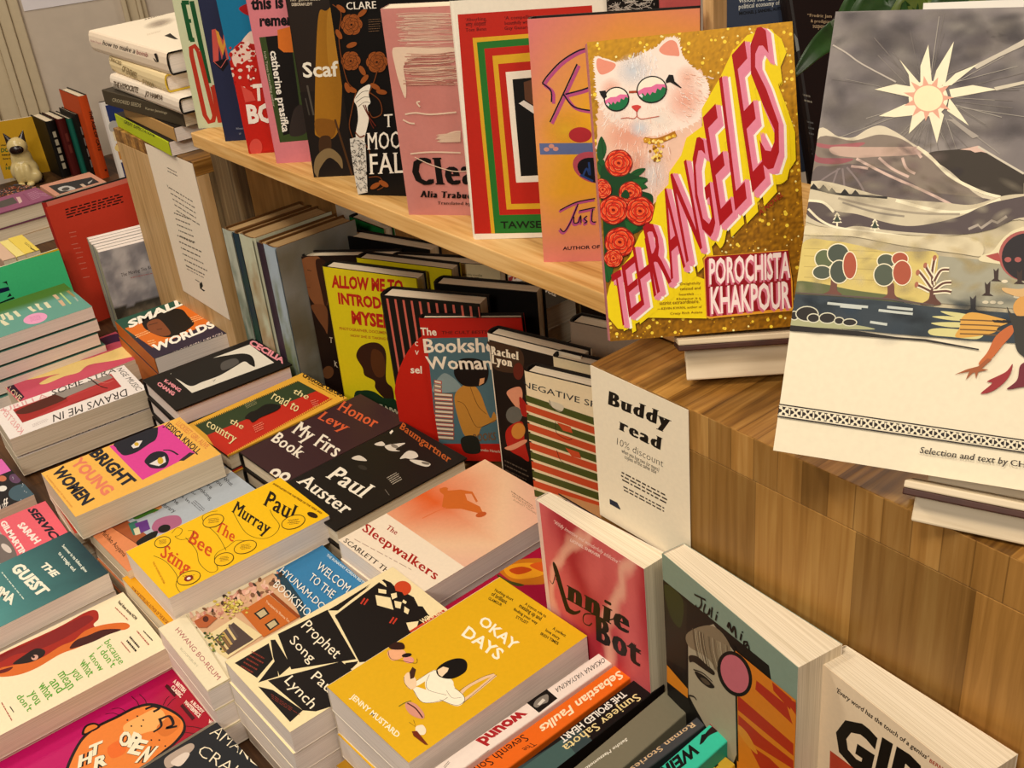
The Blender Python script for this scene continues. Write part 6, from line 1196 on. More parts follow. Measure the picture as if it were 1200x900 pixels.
    s.c('B2')
    for q, c in (([(1200, 60), (2200, -40), (2200, 330), (1200, 330)], 'cfc3a8'), ([(1300, 150), (1500, 60), (1750, 40), (2200, 120), (2200, 330), (1300, 300)], '5d5050'), ([(1300, 300), (1600, 240), (2200, 300), (2200, 480), (1300, 470)], 'dccfae'), ([(1300, 440), (2200, 470), (2200, 700), (1300, 670)], 'a8a490'), ([(1300, 690), (2200, 760), (2200, 900), (1300, 820)], '3c464e')): s.poly(q, c)
    s.poly([(205, 50), (560, 125), (820, 150), (960, 160), (1100, 120), (1200, 110), (1330, 110), (1330, 300), (1180, 230), (900, 300), (640, 300), (180, 240)], 'cfc3a8', True)
    s.line([(600, 140), (800, 190), (950, 190), (1090, 135)], 2.0, W, True); s.line([(330, 130), (500, 170), (700, 200), (900, 205)], 1.4, 'a89c88', True); s.line([(350, 150), (500, 195), (640, 215)], 1.2, '9a9080', True)
    s.poly([(190, 150), (260, 150), (320, 190), (420, 205), (540, 240), (650, 260), (760, 250), (900, 215), (1000, 170), (1100, 140), (1330, 110), (1330, 215), (1180, 222), (1050, 275), (900, 300), (700, 292), (560, 280), (420, 260), (320, 270), (190, 215)], '5d5050', True); s.line([(185, 140), (260, 150), (310, 195)], 1.6, W, True); s.line([(190, 180), (250, 235), (330, 268), (500, 290), (680, 315)], 1.4, W, True); s.line([(940, 275), (985, 255), (1000, 270), (1050, 235), (1075, 245), (1120, 215)], 1.6, 'b0a498')
    for x, y, k in ((325, 195, 1), (502, 225, 1)): s.poly([(x, y), (x + 14, y + 18), (x + 6, y + 18), (x + 20, y + 36), (x + 8, y + 36), (x + 24, y + 50), (x + 4, y + 50), (x + 4, y + 70), (x - 4, y + 70), (x - 4, y + 50), (x - 24, y + 50), (x - 8, y + 36), (x - 20, y + 36), (x - 6, y + 18), (x - 14, y + 18)], W); s.poly([(x, y + 8), (x + 15, y + 46), (x - 15, y + 46)], '3f4a3c')
    for i, (x, y) in enumerate(((215, 75), (260, 80), (300, 95), (360, 100), (410, 105))): s.poly([(x - 22, y + 12), (x, y - 14), (x + 10, y - 4), (x + 26, y + 16)], '1f1a16')
    s.line([(205, 82), (330, 110), (460, 120), (560, 128)], 1.4, '1f1a16', True); s.poly([(170, 300), (400, 310), (620, 350), (900, 390), (1000, 400), (1000, 340), (900, 310), (640, 305), (300, 270), (175, 260)], 'dccfae', True)
    s.poly([(165, 340), (300, 330), (420, 350), (560, 380), (700, 380), (800, 400), (800, 610), (600, 600), (400, 580), (130, 570)], 'd8c478', True); s.poly([(800, 400), (1020, 420), (1120, 430), (1330, 440), (1330, 660), (780, 620)], 'a8a490'); s.poly([(135, 520), (250, 530), (400, 560), (600, 590), (600, 620), (130, 580)], '6a7048', True)
    for y in (365, 400, 450, 500): s.line([(170, y), (300, y + 5), (450, y + 12), (600, y + 20)], .5, 'c0ac68', True)
    s.wash(70, (150, 300, 1180, 600), ['c8b070', 'b8a888', 'e8dcb0', 'a89c84', 'd8c890'], 25, 80, .4, 6); s.wash(40, (200, 70, 1180, 290), ['a89c88', 'b8ac98', '8a7e74', 'e4d8bc'], 30, 90, .35, 8)
    # round hill with red rim
    s.poly([(1000, 400), (1050, 380), (1110, 310), (1180, 270), (1330, 240), (1330, 440), (1020, 430)], 'e4d8b4', True); s.ell(1210, 400, 128, 118, 'b0625c', 0, 32); s.ell(1216, 406, 120, 112, '2c2428', 0, 32); s.poly([(1020, 400), (1080, 385), (1095, 430), (1060, 420)], 'b0524c')
    for x in (1125, 1172): s.ell(x, 418, 16, 12, 'b0625c')
    # trees
    s.poly([(300, 500), (325, 505), (325, 560), (345, 582), (262, 580), (290, 560)], '7a5044', True)
    for x, y, rx, ry, c in ((265, 415, 42, 42, '66704e'), (330, 390, 48, 44, '50584c'), (255, 478, 42, 30, '565e50'), (335, 475, 42, 52, '4f574c'), (385, 445, 30, 62, 'b05a40')): s.ell(x, y, rx + 5, ry + 5, W, 0, 24); s.ell(x, y, rx, ry, c, 0, 24)
    s.poly([(562, 530), (590, 530), (595, 580), (615, 606), (530, 604), (560, 580)], '7a5044', True)
    for x, y, rx, ry, c in ((555, 425, 40, 32, '5a6252'), (545, 490, 46, 50, '5a6252'), (620, 415, 36, 30, 'b05a40'), (630, 480, 42, 56, 'b05a40')): s.ell(x, y, rx + 5, ry + 5, W, 0, 24); s.ell(x, y, rx, ry, c, 0, 24)
    s.poly([(762, 520), (785, 520), (785, 590), (810, 628), (715, 628), (755, 600)], '6a4438', True)
    for p in ([(772, 540), (770, 480), (782, 410)], [(765, 550), (730, 500), (705, 470)], [(780, 560), (820, 530), (860, 525)], [(780, 520), (810, 470), (850, 465)], [(776, 570), (830, 565), (860, 570)], [(770, 500), (745, 460), (740, 440)], [(760, 565), (720, 545), (695, 535)]): s.line(p, 3.0, W, True); s.line(p, 1.3, '6a4438', True)
    for x, y in ((782, 410), (703, 478), (738, 445), (697, 535)): s.ell(x, y, 9, 14, 'b07058', 15, 12)
    for x, y, k in ((1070, 490, 1), (1180, 500, 1.1), (1030, 555, 1.1), (962, 625, 1.2)): s.poly([(x - 12 * k, y - 30 * k), (x - 2, y - 18 * k), (x + 12 * k, y - 34 * k), (x + 9 * k, y + 20 * k), (x + 25 * k, y + 30 * k), (x - 25 * k, y + 28 * k), (x - 9 * k, y + 16 * k)], '42302a')
    for x, y in ((1020, 618), (1055, 618), (1090, 620), (1110, 520), (1165, 592)): s.ell(x, y, 15, 8, 'e4d8bc', 0, 12)
    # lake
    s.poly([(128, 580), (330, 592), (560, 612), (780, 640), (1140, 668), (1330, 690), (1330, 820), (1000, 800), (700, 775), (480, 755), (110, 720)], '3c464e'); s.wash(40, (140, 600, 1150, 770), ['2a3238', '55626a', '44586a', '20262c'], 30, 110, .5, 7); s.poly([(128, 576), (560, 606), (780, 634), (780, 628), (560, 598), (128, 570)], '6a5a54')
    for p in ([(280, 622), (380, 632), (470, 640)], [(520, 655), (600, 664), (680, 672)], [(560, 640), (680, 652)], [(480, 710), (560, 722)], [(340, 636), (440, 645)]): s.line(p, 1.6, 'c8ccc4', True)
    for p in ([(810, 660), (900, 668), (1000, 690), (960, 700), (870, 684)], [(770, 685), (860, 684), (980, 705), (860, 702)], [(765, 715), (900, 712), (1000, 730), (860, 735)], [(760, 745), (840, 740), (1000, 760), (980, 790), (860, 780), (765, 770)]): s.poly(p, 'd8d092', True)
    s.poly([(910, 690), (960, 665), (1080, 690), (1130, 710), (1080, 735), (1060, 760), (960, 780), (880, 780), (900, 735)], 'dca850', True)
    for y in (700, 722, 745, 765): s.line([(900, y), (1000, y + 3), (1090, y + 8)], .8, '7a5a30', True)
    for x in (1090, 1110, 1140): s.poly([(x - 40, 700), (x + 30, 706), (x + 20, 716), (x - 30, 712)], '2a2220')
    s.poly([(110, 690), (240, 700), (420, 725), (500, 745), (300, 740), (108, 725)], 'b0b088', True)
    for x, y, rx, ry in ((125, 680, 18, 18), (185, 672, 50, 32), (215, 692, 26, 18), (280, 692, 36, 22), (335, 705, 20, 14), (385, 712, 30, 14)): s.ell(x, y, rx + 5, ry + 5, 'd8d4bc', 0, 20); s.ell(x, y, rx, ry, '2f2a26', 0, 20)
    s.poly([(106, 725), (250, 738), (420, 752), (600, 780), (740, 790), (990, 836), (988, 842), (740, 800), (420, 775), (300, 765), (103, 752)], '2a2420')
    s.poly([(990, 900), (1030, 850), (1070, 775), (1140, 725), (1150, 760), (1100, 820), (1050, 880), (1000, 910)], 'c8703c', True); s.poly([(1150, 650), (1185, 590), (1330, 520), (1330, 700), (1200, 700)], 'd8a258', True); s.poly([(1120, 640), (1160, 680), (1330, 700), (1330, 900), (1180, 860), (1150, 740)], '3f3c36', True)
    s.poly([(1100, 550), (1190, 555), (1260, 520), (1200, 590), (1120, 575)], 'd8b27c', True)
    s.c('B7')
    s.poly([(1040, 0), (1000, 35), (950, 48), (895, 72), (940, 62), (960, 58), (945, 95), (975, 65), (985, 62), (990, 90), (1000, 60), (1045, 50), (1015, 45), (1060, 5)], 'a8623a') ; s.poly([(1010, 155), (1060, 110), (1040, 100), (1120, 60), (1150, 25), (1140, 70), (1110, 110), (1060, 145)], 'a03438', True); s.poly([(1125, 135), (1170, 95), (1185, 30), (1230, 20), (1230, 110), (1170, 130)], '7a2c38', True)
    # border band and line of type
    import_band = [((122, 200), (1330, 378)), ((118, 246), (1330, 425))]
    f = lambda t, k: (122 + 1208 * t - 4 * k, 198 + 178 * t + 60 * k)
    for k0, k1, c in ((0, .10, '2e2522'), (.10, .18, 'efe3c8'), (.18, .80, '2e2522'), (.80, .88, 'efe3c8'), (.88, .98, '2e2522')): s.poly([f(0, k0), f(1.7, k0), f(1.7, k1), f(0, k1)], c)
    n = 23
    for i in range(int(n * 1.62)):
        t0 = i / n + .006; dt = 1 / n
        for (a, b) in ((.10, .28), (.10, .72), (.62, .28), (.62, .72), (.36, .5)):
            x, y = f(t0 + dt * a, b); s.ell(x, y, 8, 6, 'efe3c8', 0, 8)
        s.line([f(t0 + dt * .06, .26), f(t0 + dt * .64, .72)], .9, 'efe3c8'); s.line([f(t0 + dt * .64, .26), f(t0 + dt * .06, .72)], .9, 'efe3c8'); s.line([f(t0 + dt * .85, .26), f(t0 + dt * .85, .72)], .9, 'efe3c8')
    s.text('Selection and text by', (742, 415), (1128, 468), (750, 388), '3a302a', 'serif'); s.text('CH', (1140, 470), (1208, 480), (1142, 444), '3a302a', 'serif')
book('grey', 'hardback_book', 'large pale hardback with a grey watercolour landscape and sun, propped at the right edge', 'efe3c8', 'e6d8ba', hard=True, art=a_grey)

M_STAND = wood_mat('laser_cut_plywood', hx('d8c4a4'), hx('e4d2b4'), hx('eddcc0'), 'xy', None, 0.45)
M_EDGE = plain_mat('burnt_ply_edge', hx('4a2414'), 0.6, 90, 0.2)
def easel(key, label, x0, x1, drop, up, plate=1.0):
    x, y, z, ps, la, ro, w, h, t = POSE[key]
    M = pose_matrix(x / 1000, y / 1000, z / 1000, ps, la, 0) @ Matrix.Translation((0, 0, -t / 1000))
    e = empty('book_stand', M); tag(e, label, 'book stand', 'plywood book stands on the plinth')
    T = t / 1000
    # back board, its foot coming forward below the ledge
    box_obj('back_board', x0 + .008, x1, -drop * .7, up, -.0075, -.0035, M_STAND, e, 0.0015)
    box_obj('ledge', x0, x1, -.0058, -.0012, -.003, T + .012, M_STAND, e, 0.001)
    box_obj('ledge_edge', x0, x1, -.0100, -.0059, -.003, T + .0125, M_EDGE, e, 0.0008)
    box_obj('front_plate', x0 + .006, x1, -drop * plate, -.0101, T - .004, T - .001, M_STAND, e, 0.0012)
    box_obj('strut', (x0 + x1) / 2 - .01, (x0 + x1) / 2 + .01, up * .35, up * .8, -.03, -.0078, M_STAND, e, 0.001)
easel('tehran', 'plywood book stand holding up the gold cat book', .050, .150, .034, .12)
easel('grey', 'plywood book stand holding up the large landscape book', .084, .225, .026, .15)

# ---------------------------------------------------------------- behind the near plinth
def a_slate(s):
    s.c('A4'); s.text('vision for the', (822, 12), (1000, 0), (822, -2), 'd8d8d0', 'serif'); s.text('political economy of the', (822, 42), (1050, 18), (822, 28), 'd8d8d0', 'serif'); s.text('MICHAEL J. SANDEL, AUTHOR', (825, 70), (1055, 42), (824, 56), '17181c', 'heavy')
book('slate', 'hardback_book', 'slate blue hardback seen from the back, behind the gold cat book', '3c4456', '343c4c', hard=True, art=a_slate)
def a_mb(s):
    s.c('A5'); 
    for t, x0, x1, y in (('“Fredric Jam', 185, 300, 78), ('& prodigious', 200, 300, 104), ('suspenseful', 210, 300, 130), ('—Tan', 255, 300, 158)): s.text(t, (x0, y), (x1, y + 5), (x0, y - 14), 'b8a080', 'serif')
    s.lines((120, 430), (205, 450), (125, 480), 2, '8a8478', .35); s.lines((150, 560), (220, 575), (155, 640), 3, '6a6a6a', .3); s.lines((155, 690), (215, 700), (160, 750), 3, '6a6a6a', .3)
    s.poly([(122, 155), (138, 180), (148, 235), (128, 245)], '8a8c88')
book('maroonblack', 'hardback_book', 'dark maroon hardback with small pale type, between the gold and landscape books', '22120f', '1a0f0c', hard=True, art=a_mb)
PS = U((712, 6), .60); PR = U((774, 5), .60)
def a_scrib(s):
    s.c('F'); R = random.Random(5)
    for i in range(60): x = R.uniform(716, 768); y = R.uniform(-4, 14); s.line([(x, y), (x + R.uniform(-9, 9), y + R.uniform(-5, 5)), (x + R.uniform(-12, 12), y + R.uniform(-3, 6))], .5, 'c8c0b4')
book('x', 'hardback_book', 'black hardback with white scribbles standing at the back, left of the pale upright strip', '1a1714', '1a1714', hard=True, art=a_scrib, pose=(PS.x * 1000, PS.y * 1000, 387, 42, 0, 0, 62, 226, 14))
book('x', 'hardback_book', 'rose red hardback standing at the back beside the pale upright strip', 'b85a58', 'b85a58', hard=True, pose=(PR.x * 1000, PR.y * 1000, 387, 42, 0, 0, 34, 226, 12))
o = box_obj('shelf_upright', 0, .012, 0, .018, 0, .30, M_PLY, None, .001); P3 = U((823, 4), .60); o.location = (P3.x, P3.y, .364)
tag(o, 'narrow pale wooden upright strip behind the orange book on the shelf', 'post')

# potted plant behind the landscape book
M_LEAF = plain_mat('plant_leaf', hx('2a4a1a'), 0.4, 60, 0.35); M_LEAF2 = plain_mat('plant_leaf_pale', hx('5a6a24'), 0.4, 60, 0.3); M_POT = plain_mat('terracotta_pot', hx('8a4a2c'), 0.8, 50, 0.1)
bz = Vector((-.40, .93, .364))
pt = empty('potted_plant', Matrix.Translation(bz)); tag(pt, 'leafy green plant rising behind the large landscape book', 'plant')
bm = bmesh.new(); prof = [(.0, .0), (.05, .0), (.062, .085), (.068, .085), (.068, .1), (.058, .1), (.054, .09), (0, .088)]; rings = []
for r_, z_ in prof: rings.append([bm.verts.new((r_ * math.cos(a * math.pi / 12), r_ * math.sin(a * math.pi / 12), z_)) for a in range(24)] if r_ else [bm.verts.new((0, 0, z_))])
for a, b in zip(rings, rings[1:]):
    for i in range(24):
        if len(a) == 1: bm.faces.new([a[0], b[(i + 1) % 24], b[i]])
        elif len(b) == 1: bm.faces.new([a[i], a[(i + 1) % 24], b[0]])
        else: bm.faces.new([a[i], a[(i + 1) % 24], b[(i + 1) % 24], b[i]])
me = bpy.data.meshes.new('pot'); bm.to_mesh(me); bm.free(); link('pot', me, pt, [M_POT])
def leaf_obj(pts, wid, mat):
    P = [Vector(q) - bz for q in pts]; C = []
    for i in range(len(P) - 1):
        p0 = P[max(i - 1, 0)]; p1, p2 = P[i], P[i + 1]; p3 = P[min(i + 2, len(P) - 1)]
        for k in range(6):
            t = k / 6; C.append(.5 * ((2 * p1) + (p2 - p0) * t + (2 * p0 - 5 * p1 + 4 * p2 - p3) * t * t + (3 * p1 - p0 - 3 * p2 + p3) * t ** 3))
    C.append(P[-1]); bm = bmesh.new(); rows = []; n = len(C) - 1
    for i, p in enumerate(C):
        d = (C[min(i + 1, n)] - C[max(i - 1, 0)]).normalized(); view = (CAMC - bz - p).normalized(); side = d.cross(view).normalized(); t = i / n
        w_ = wid * max(.04, math.sin(min(1, t ** .75) * math.pi) ** .8 if t < 1 else .04); nrm = side.cross(d)
        rows.append([bm.verts.new(p + side * w_ * k + nrm * w_ * (.18 * (abs(k) - .25) + .02 * math.cos(k * 26))) for k in (-.5, -.36, -.22, -.1, 0, .1, .22, .36, .5)])
    for a, b in zip(rows, rows[1:]):
        for j in range(8): bm.faces.new([a[j], a[j + 1], b[j + 1], b[j]])
    me = bpy.data.meshes.new('leaf'); bm.to_mesh(me); bm.free(); o = link('leaf', me, pt, [mat]); md = o.modifiers.new('thick', 'SOLIDIFY'); md.thickness = .0008
    for q in me.polygons: q.use_smooth = True
lp = lambda px, d: CAMC + ray(px).normalized() * d
top = bz + Vector((0, 0, .09))
leaf_obj([top, lp((1040, 70), 1.02), lp((1000, 38), .95), lp((965, 50), .91), lp((930, 90), .895)], .026, M_LEAF)
for px, px2, d, w_, m in (((1030, 30), (1022, -25), 1.02, .045, M_LEAF), ((1045, 40), (1052, -30), 1.0, .05, M_LEAF), ((1090, 40), (1100, -30), 1.0, .05, M_LEAF2), ((1130, 40), (1150, -35), 1.0, .05, M_LEAF), ((1170, 40), (1200, -30), 1.0, .05, M_LEAF2), ((1065, 40), (1062, -45), 1.03, .04, M_LEAF2), ((1190, 40), (1235, -30), .99, .05, M_LEAF)):
    leaf_obj([top, lp(px, d), lp(((px[0] + px2[0]) / 2, (px[1] + px2[1]) / 2), d), lp(px2, d)], w_, m)
# loose paper slip standing behind the landscape book
Pq = lp((1140, 10), .80); o = box_obj('paper_slip', -.03, .03, -.0004, .0004, -.05, .0045, plain_mat('slip_paper', hx('e8e4dc'), .6, 30, .02), None, 0); o.location = Pq; o.rotation_euler = (math.radians(-20), 0, math.radians(35)); tag(o, 'white paper slip tucked behind the large landscape book', 'paper')

# ---------------------------------------------------------------- pile on the far plinth
GP = 'books in the flat pile on the far plinth'
def pile(label, l, r, z, t, depth, col, spine, hard, art, front=None, pages=M_PAGE, name='hardback_book'):
    A, B = U(l, z), U(r, z); d = B - A; L = d.length
    yaw = math.degrees(math.atan2(d.y, d.x)) + 90      # local y (foot to head) runs against d: titles read left to right
    ps = math.degrees(math.atan2(d.y, d.x)) + 90
    # u (spine to fore-edge) points away from the camera, v = -d
    u = Vector((-d.y, d.x, 0)).normalized(); v = -d.normalized(); n = u.cross(v)
    M = Matrix(((u.x, v.x, n.x, B.x), (u.y, v.y, n.y, B.y), (u.z, v.z, n.z, z - t if n.z > 0 else z), (0, 0, 0, 1)))
    return M, L, n
def pile_book(label, l, r, z, t, depth, col, spine, hard, art, front=None, pages=M_PAGE, name='hardback_book', inner=None):
    A, B = U(l, z), U(r, z); d = B - A; L = d.length; v = d.normalized(); u = Vector((-v.y, v.x, 0)); n = u.cross(v)   # n points down: back cover up
    M = Matrix(((u.x, v.x, n.x, A.x), (u.y, v.y, n.y, A.y), (0, 0, n.z, z), (0, 0, 0, 1)))
    old = pose_matrix; globals()['pose_matrix'] = lambda *a: M @ Matrix.Translation((0, 0, t))
    try: return book('x', name, label, col, spine=spine, back=col, hard=hard, group=GP, pages=pages, inner=inner, pose=(0, 0, 0, 0, 0, 0, depth * 1000, L * 1000, t * 1000), spine_art=art, back_art=front)
    finally: globals()['pose_matrix'] = old
def st(q, col, style='bold', crop='Y1'):
    def f(s):
        s.c(crop)
        for t, a, b, c in q: s.text(t, a, b, c, col, style)
    return f
pile_book('lime green spined book at the bottom of the flat pile', (134, 133), (197, 166.5), .3525, .0222, .13, '17171a', 'b8c41c', False, st((('GREAT EXPECTATIONS', (272, 325), (488, 425), (274, 302)),), '2a3014'), pages=M_PAGEW)
pile_book('patterned tan spined book, second from the bottom of the flat pile', (143, 122), (203, 150), .374, .0212, .12, '2a2018', 'b89058', False, None, pages=M_PAGEW)
pile_book('dark olive spined book, third from the bottom of the flat pile', (119, 105), (213, 130), .3985, .0242, .14, '3a3226', '4a4030', False, st((('CROOKED SEEDS', (188, 172), (390, 215), (190, 148)), ('Karen Jennings', (422, 228), (575, 262), (423, 212))), 'a89c80'), pages=M_PAGE)
pile_book('white spined book with stretched grey capitals, fourth from the bottom of the flat pile', (128, 87), (209, 116), .4225, .0236, .15, 'e8dccc', 'e4d6c4', True, st((('THE HYPOCRITE', (202, 65), (375, 110), (206, 28)), ('JO HAMYA', (425, 130), (548, 165), (430, 95))), '6a5a48'), pages=M_PAGEW)
pile_book('cream and yellow book with ribbed capitals, just under the top of the flat pile', (127, 65), (192, 88), .449, .0262, .15, 'e8d8b0', 'e4d0a4', True, st((('TRACES', (365, 525), (470, 570), (368, 495)), ('OF ENEMIES', (478, 620), (605, 690), (488, 570)), ('SVOBOD', (655, 735), (755, 778), (662, 690))), 'a08c64', 'bold', 'Y2'), pages=M_PAGEW, inner='e0c040')
def bomb_top(s):
    s.c('Y2'); s.lines((300, 185), (700, 60), (310, 195), 1, '9a8a78', .5, .1); s.lines((565, 130), (710, 92), (570, 165), 2, '7a6a5a', .4, .3); s.lines((670, 170), (850, 120), (675, 180), 1, '7a6a5a', .6, .1); s.ell(800, 205, 150, 40, 'a89a8c', -14, 24, .8); s.poly([(845, 315), (895, 292), (965, 345), (935, 345)], '201a16'); s.lines((690, 300), (820, 265), (695, 315), 2, 'd8c4a8', .5, .1)
def bomb_sp(s):
    s.c('Y2'); s.text('how to make a', (308, 392), (592, 468), (318, 350), '3a3030', 'sans'); s.text('bomb', (608, 472), (705, 500), (612, 432), 'a86060', 'sans'); s.text('Rob Doyle', (203, 362), (300, 388), (206, 345), 'c8a0a0', 'sans'); s.poly([(762, 470), (785, 465), (805, 540), (790, 545)], '201a16'); s.poly([(752, 505), (770, 515), (790, 545), (775, 540)], '201a16')
pile_book('thick white hardback with a lower case title on its spine, top of the flat pile', (102.5, 36), (194, 62), .482, .0327, .17, 'efe2cc', 'e8d6bf', True, bomb_sp, bomb_top, pages=M_PAGEW)

# ---------------------------------------------------------------- left end of the table
def a_moving(s):
    def fn(u, v):
        k = nz(u * 5, v * 6, 1)
        if v > .36 + .04 * nz(u * 3, 2): return mixc(hx('8f8d92'), hx('c4c0c0'), .5 + k * 1.0)
        return mixc(hx('4a463e'), hx('8a7e6c'), (.30 - v) * 3 + k)
    s.paint(fn, 24, 34); s.c('A6'); s.text('The Moving Tea Room', (568, 498), (738, 452), (566, 482), '4a4448', 'serif'); s.lines((612, 500), (720, 478), (614, 506), 1, 'b07a7a', .7, .05)
mx, my, mz = POSE['moving'][:3]
mdir = Vector((math.cos(math.radians(78.5)), math.sin(math.radians(78.5)), 0)); mb = Vector((-mdir.y, mdir.x, 0))
names = ['front of the row of small grey landscape books', 'second from the front in the row of small grey landscape books', 'third from the front in the row of small grey landscape books', 'third from the back in the row of small grey landscape books', 'second from the back in the row of small grey landscape books', 'small grey landscape book at the back of the row, touching the red board']
for i in range(6):
    off = mb * (.0155 * i) ; ex = [0, 1, 3, 10, 13, 12][i] * .001
    r = book('moving', 'paperback', names[i], '8f8d92', 'a8a694', pages=M_PAGEW, art=a_moving if i == 0 else None, group='small grey landscape books', pose=(mx + off.x * 1000 - ex * 200, my + off.y * 1000 - ex * 300, -45.5, 78.5, .5, 0, 115, 168, 14.5))
def a_redback(s):
    s.rect(0, .985, .0, .965, 'cc442e'); s.c('A6')
    s.lines((305, 180), (575, 105), (315, 230), 4, '2a1410', .5, .08)
    for x, y, w_ in ((325, 290, 18), (330, 310, 14), (335, 345, 16), (345, 365, 20), (355, 385, 20), (360, 408, 14), (370, 435, 18), (380, 460, 14), (390, 500, 16)): s.lines((x, y), (x + w_ + 14, y - 6), (x, y + 6), 1, 'd88a78', .6, 0)
book('redback', 'hardback_book', 'tall red board with black printed lines, leaning behind the small grey books', 'd87a68', 'a82c24', hard=True, art=a_redback, pose=resize(nearer((-1915, 482, -46, 91.3, 6.7, 0, 158.8, 256, 18), 1.035), z=-46, h=238))
def a_tee(s):
    s.c('Z2'); s.poly([(0, 800), (225, 728), (215, 690), (0, 770)], 'd86a70'); s.poly([(225, 728), (600, 625), (580, 590), (215, 690)], 'e8bc18')
    s.c('Z3'); K = '17204a'; s.poly([(-10, 330), (85, 308), (100, 345), (0, 375)], K); s.poly([(20, 268), (68, 250), (80, 300), (60, 275)], '14181c'); s.poly([(70, 415), (100, 370), (118, 400)], '14181c'); s.poly([(-10, 470), (135, 410), (150, 425), (0, 480)], '14181c')
book('tee', 'card', 'green display card with a yellow and pink top edge, standing behind the green stack', '50d090', '50d090', art=a_tee, pose=(-1937, 287.8, -46, 91.7, 7.3, 0, 200, 166, 5), cat='book')
def a_mauve(s):
    s.c('Z2'); s.poly([(-10, 140), (130, 95), (180, 150), (40, 195), (-10, 205)], '5a5450'); s.poly([(160, 95), (200, 90), (225, 140), (195, 160)], 'd8b8b0'); s.line([(230, 60), (300, 130)], 2, '8a4a68'); s.lines((270, 60), (370, 25), (330, 130), 6, 'c89ab0', .3); s.lines((370, 50), (470, 60), (430, 90), 2, 'c89ab0', .3)
o = book('mauve', 'hardback_book', 'mauve book with a grey photograph, lying at the far left edge', '9a5a7a', '8a4a6a', hard=True, art=a_mauve, pose=(-2628, 454, 46, .9, 90, 0, 118, 190, 36), pages=M_PAGE)
def sp_liv(s): s.c('Z2'); s.text('LIMINAL', (432, 345), (0, 478), (418, 318), '2a2c4a', 'serif')
o = book('x', 'paperback', 'white book with dark slanted capitals, beneath the mauve book', 'd8d4dc', 'd8d4dc', pose=(-2634, 450, 9.5, 2, 90, 0, 124, 195, 25), art=None)
o = book('x', 'paperback', 'tan book at the bottom, beneath the mauve and white books', 'b8986c', 'b8986c', pose=(-2632, 452, -16, 0, 90, 0, 122, 192, 29))
def a_photo(s):
    s.c('Z1'); s.poly([(485, 755), (915, 665), (1000, 715), (600, 835)], '3a3a3c'); s.poly([(580, 780), (640, 755), (700, 755), (760, 780), (700, 800), (620, 805)], 'c8c4c0', True); s.ell(660, 785, 40, 18, '5a5654', -10); s.poly([(880, 720), (930, 690), (920, 710), (890, 735)], 'b8b4b0'); s.poly([(800, 740), (830, 730), (870, 755), (840, 765)], 'd8c0a8')
o = book('photo', 'paperback', 'peach book with a black and white photograph, lying in front of the leaning dark spines', 'd8a088', 'd8a088', art=a_photo, pose=(-2644, 685, 8.8, 88.9, 90, 0, 123.5, 118.3, 14))
o = book('x', 'paperback', 'plain book lying under the peach photograph book', 'c89a8a', 'b88a7a', pose=(-2640, 680, -5.6, 87, 90, 0, 126, 122, 40))
M, t_, L_ = spine_up('p', '', (12, 312), (-4, 290), (33, 303), (9, 281), .085, '', '', None)
def small_sp(lab, l0, l1, r0, r1, col, z, art=None):
    M, t_, L_ = spine_up('paperback', lab, l0, l1, r0, r1, z, col, col, art)
    raw_book('paperback', lab, M, z + .0455, L_, max(t_, .008), col, col, art, False, 'books lying spine up behind the green card')
def sp_k1(s): s.c('Z2'); s.lines((255, 545), (330, 600), (240, 565), 2, '3a3420', .4); s.lines((310, 600), (380, 640), (300, 620), 1, '2a2418', .6)
small_sp('pale yellow spined book behind the green card, rightmost of three', (31, 298), (9, 279.5), (45, 292), (26, 275), 'e8d060', .06, sp_k1)
small_sp('cream yellow spined book behind the green card, middle of three', (18, 301), (0, 284), (31, 298), (9, 280), 'ecdc8c', .06)
small_sp('black and pink spined book behind the green card, leftmost of three', (4, 306), (-16, 287), (18, 301), (0, 284), 'd8b8a0', .06)
P4 = U((46, 287), -.02)
# leaning dark spines, the orange spine, the yellow card and the ceramic cat
def far_spine(lab, bl, br, zt, col, art=None, hgt=.14, hard=True, w_=.12, back=None, roll=0):
    A, B = U(bl, -.046), U(br, -.046); t_ = abs(B.y - A.y); t_ = max(t_, .010)
    book('x', 'hardback_book', lab, col, col, back=back or col, hard=hard, spine_art=art, group='spine out books at the far end of the table', pose=(B.x * 1000, B.y * 1000, -46, 180, 0, roll, w_ * 1000, hgt * 1000, t_ * 1000 - .4))
def sp_mark(c, n, y0=.15, y1=.85):
    def f(s):
        for k in range(n):
            a = y0 + (y1 - y0) * k / n; s.rect(.35, .68, a, a + (y1 - y0) / n * .72, c)
    return f
far_spine('black spined book with pale capitals, leftmost of the leaning dark spines', (70, 207), (84, 205.5), 0, '15120f', sp_mark('b8b098', 5), .15)
far_spine('maroon spined book, second of the leaning dark spines', (84.5, 205.5), (96, 204), 0, '5a1c18', sp_mark('7a3a30', 2, .4, .8), .152)
far_spine('teal spined book, third of the leaning dark spines', (96.5, 204), (104, 203.5), 0, '1f6a5a', None, .15)
far_spine('black spined book with grey lettering, next to the orange spine', (104.5, 203.5), (113, 206), 0, '1a1614', sp_mark('8a8680', 4), .165)
def sp_or(s): s.c('Y1'); s.text('THE AGE OF CATS', (22, 238), (90, 520), (44, 236), '2a1408', 'bold'); s.ell(142, 655, 8, 8, '5a1c0c')
far_spine('tall orange spined book with black capitals at the far end of the table', (117, 209), (129, 207), 0, 'c8501c', sp_or, .215, True, .14)
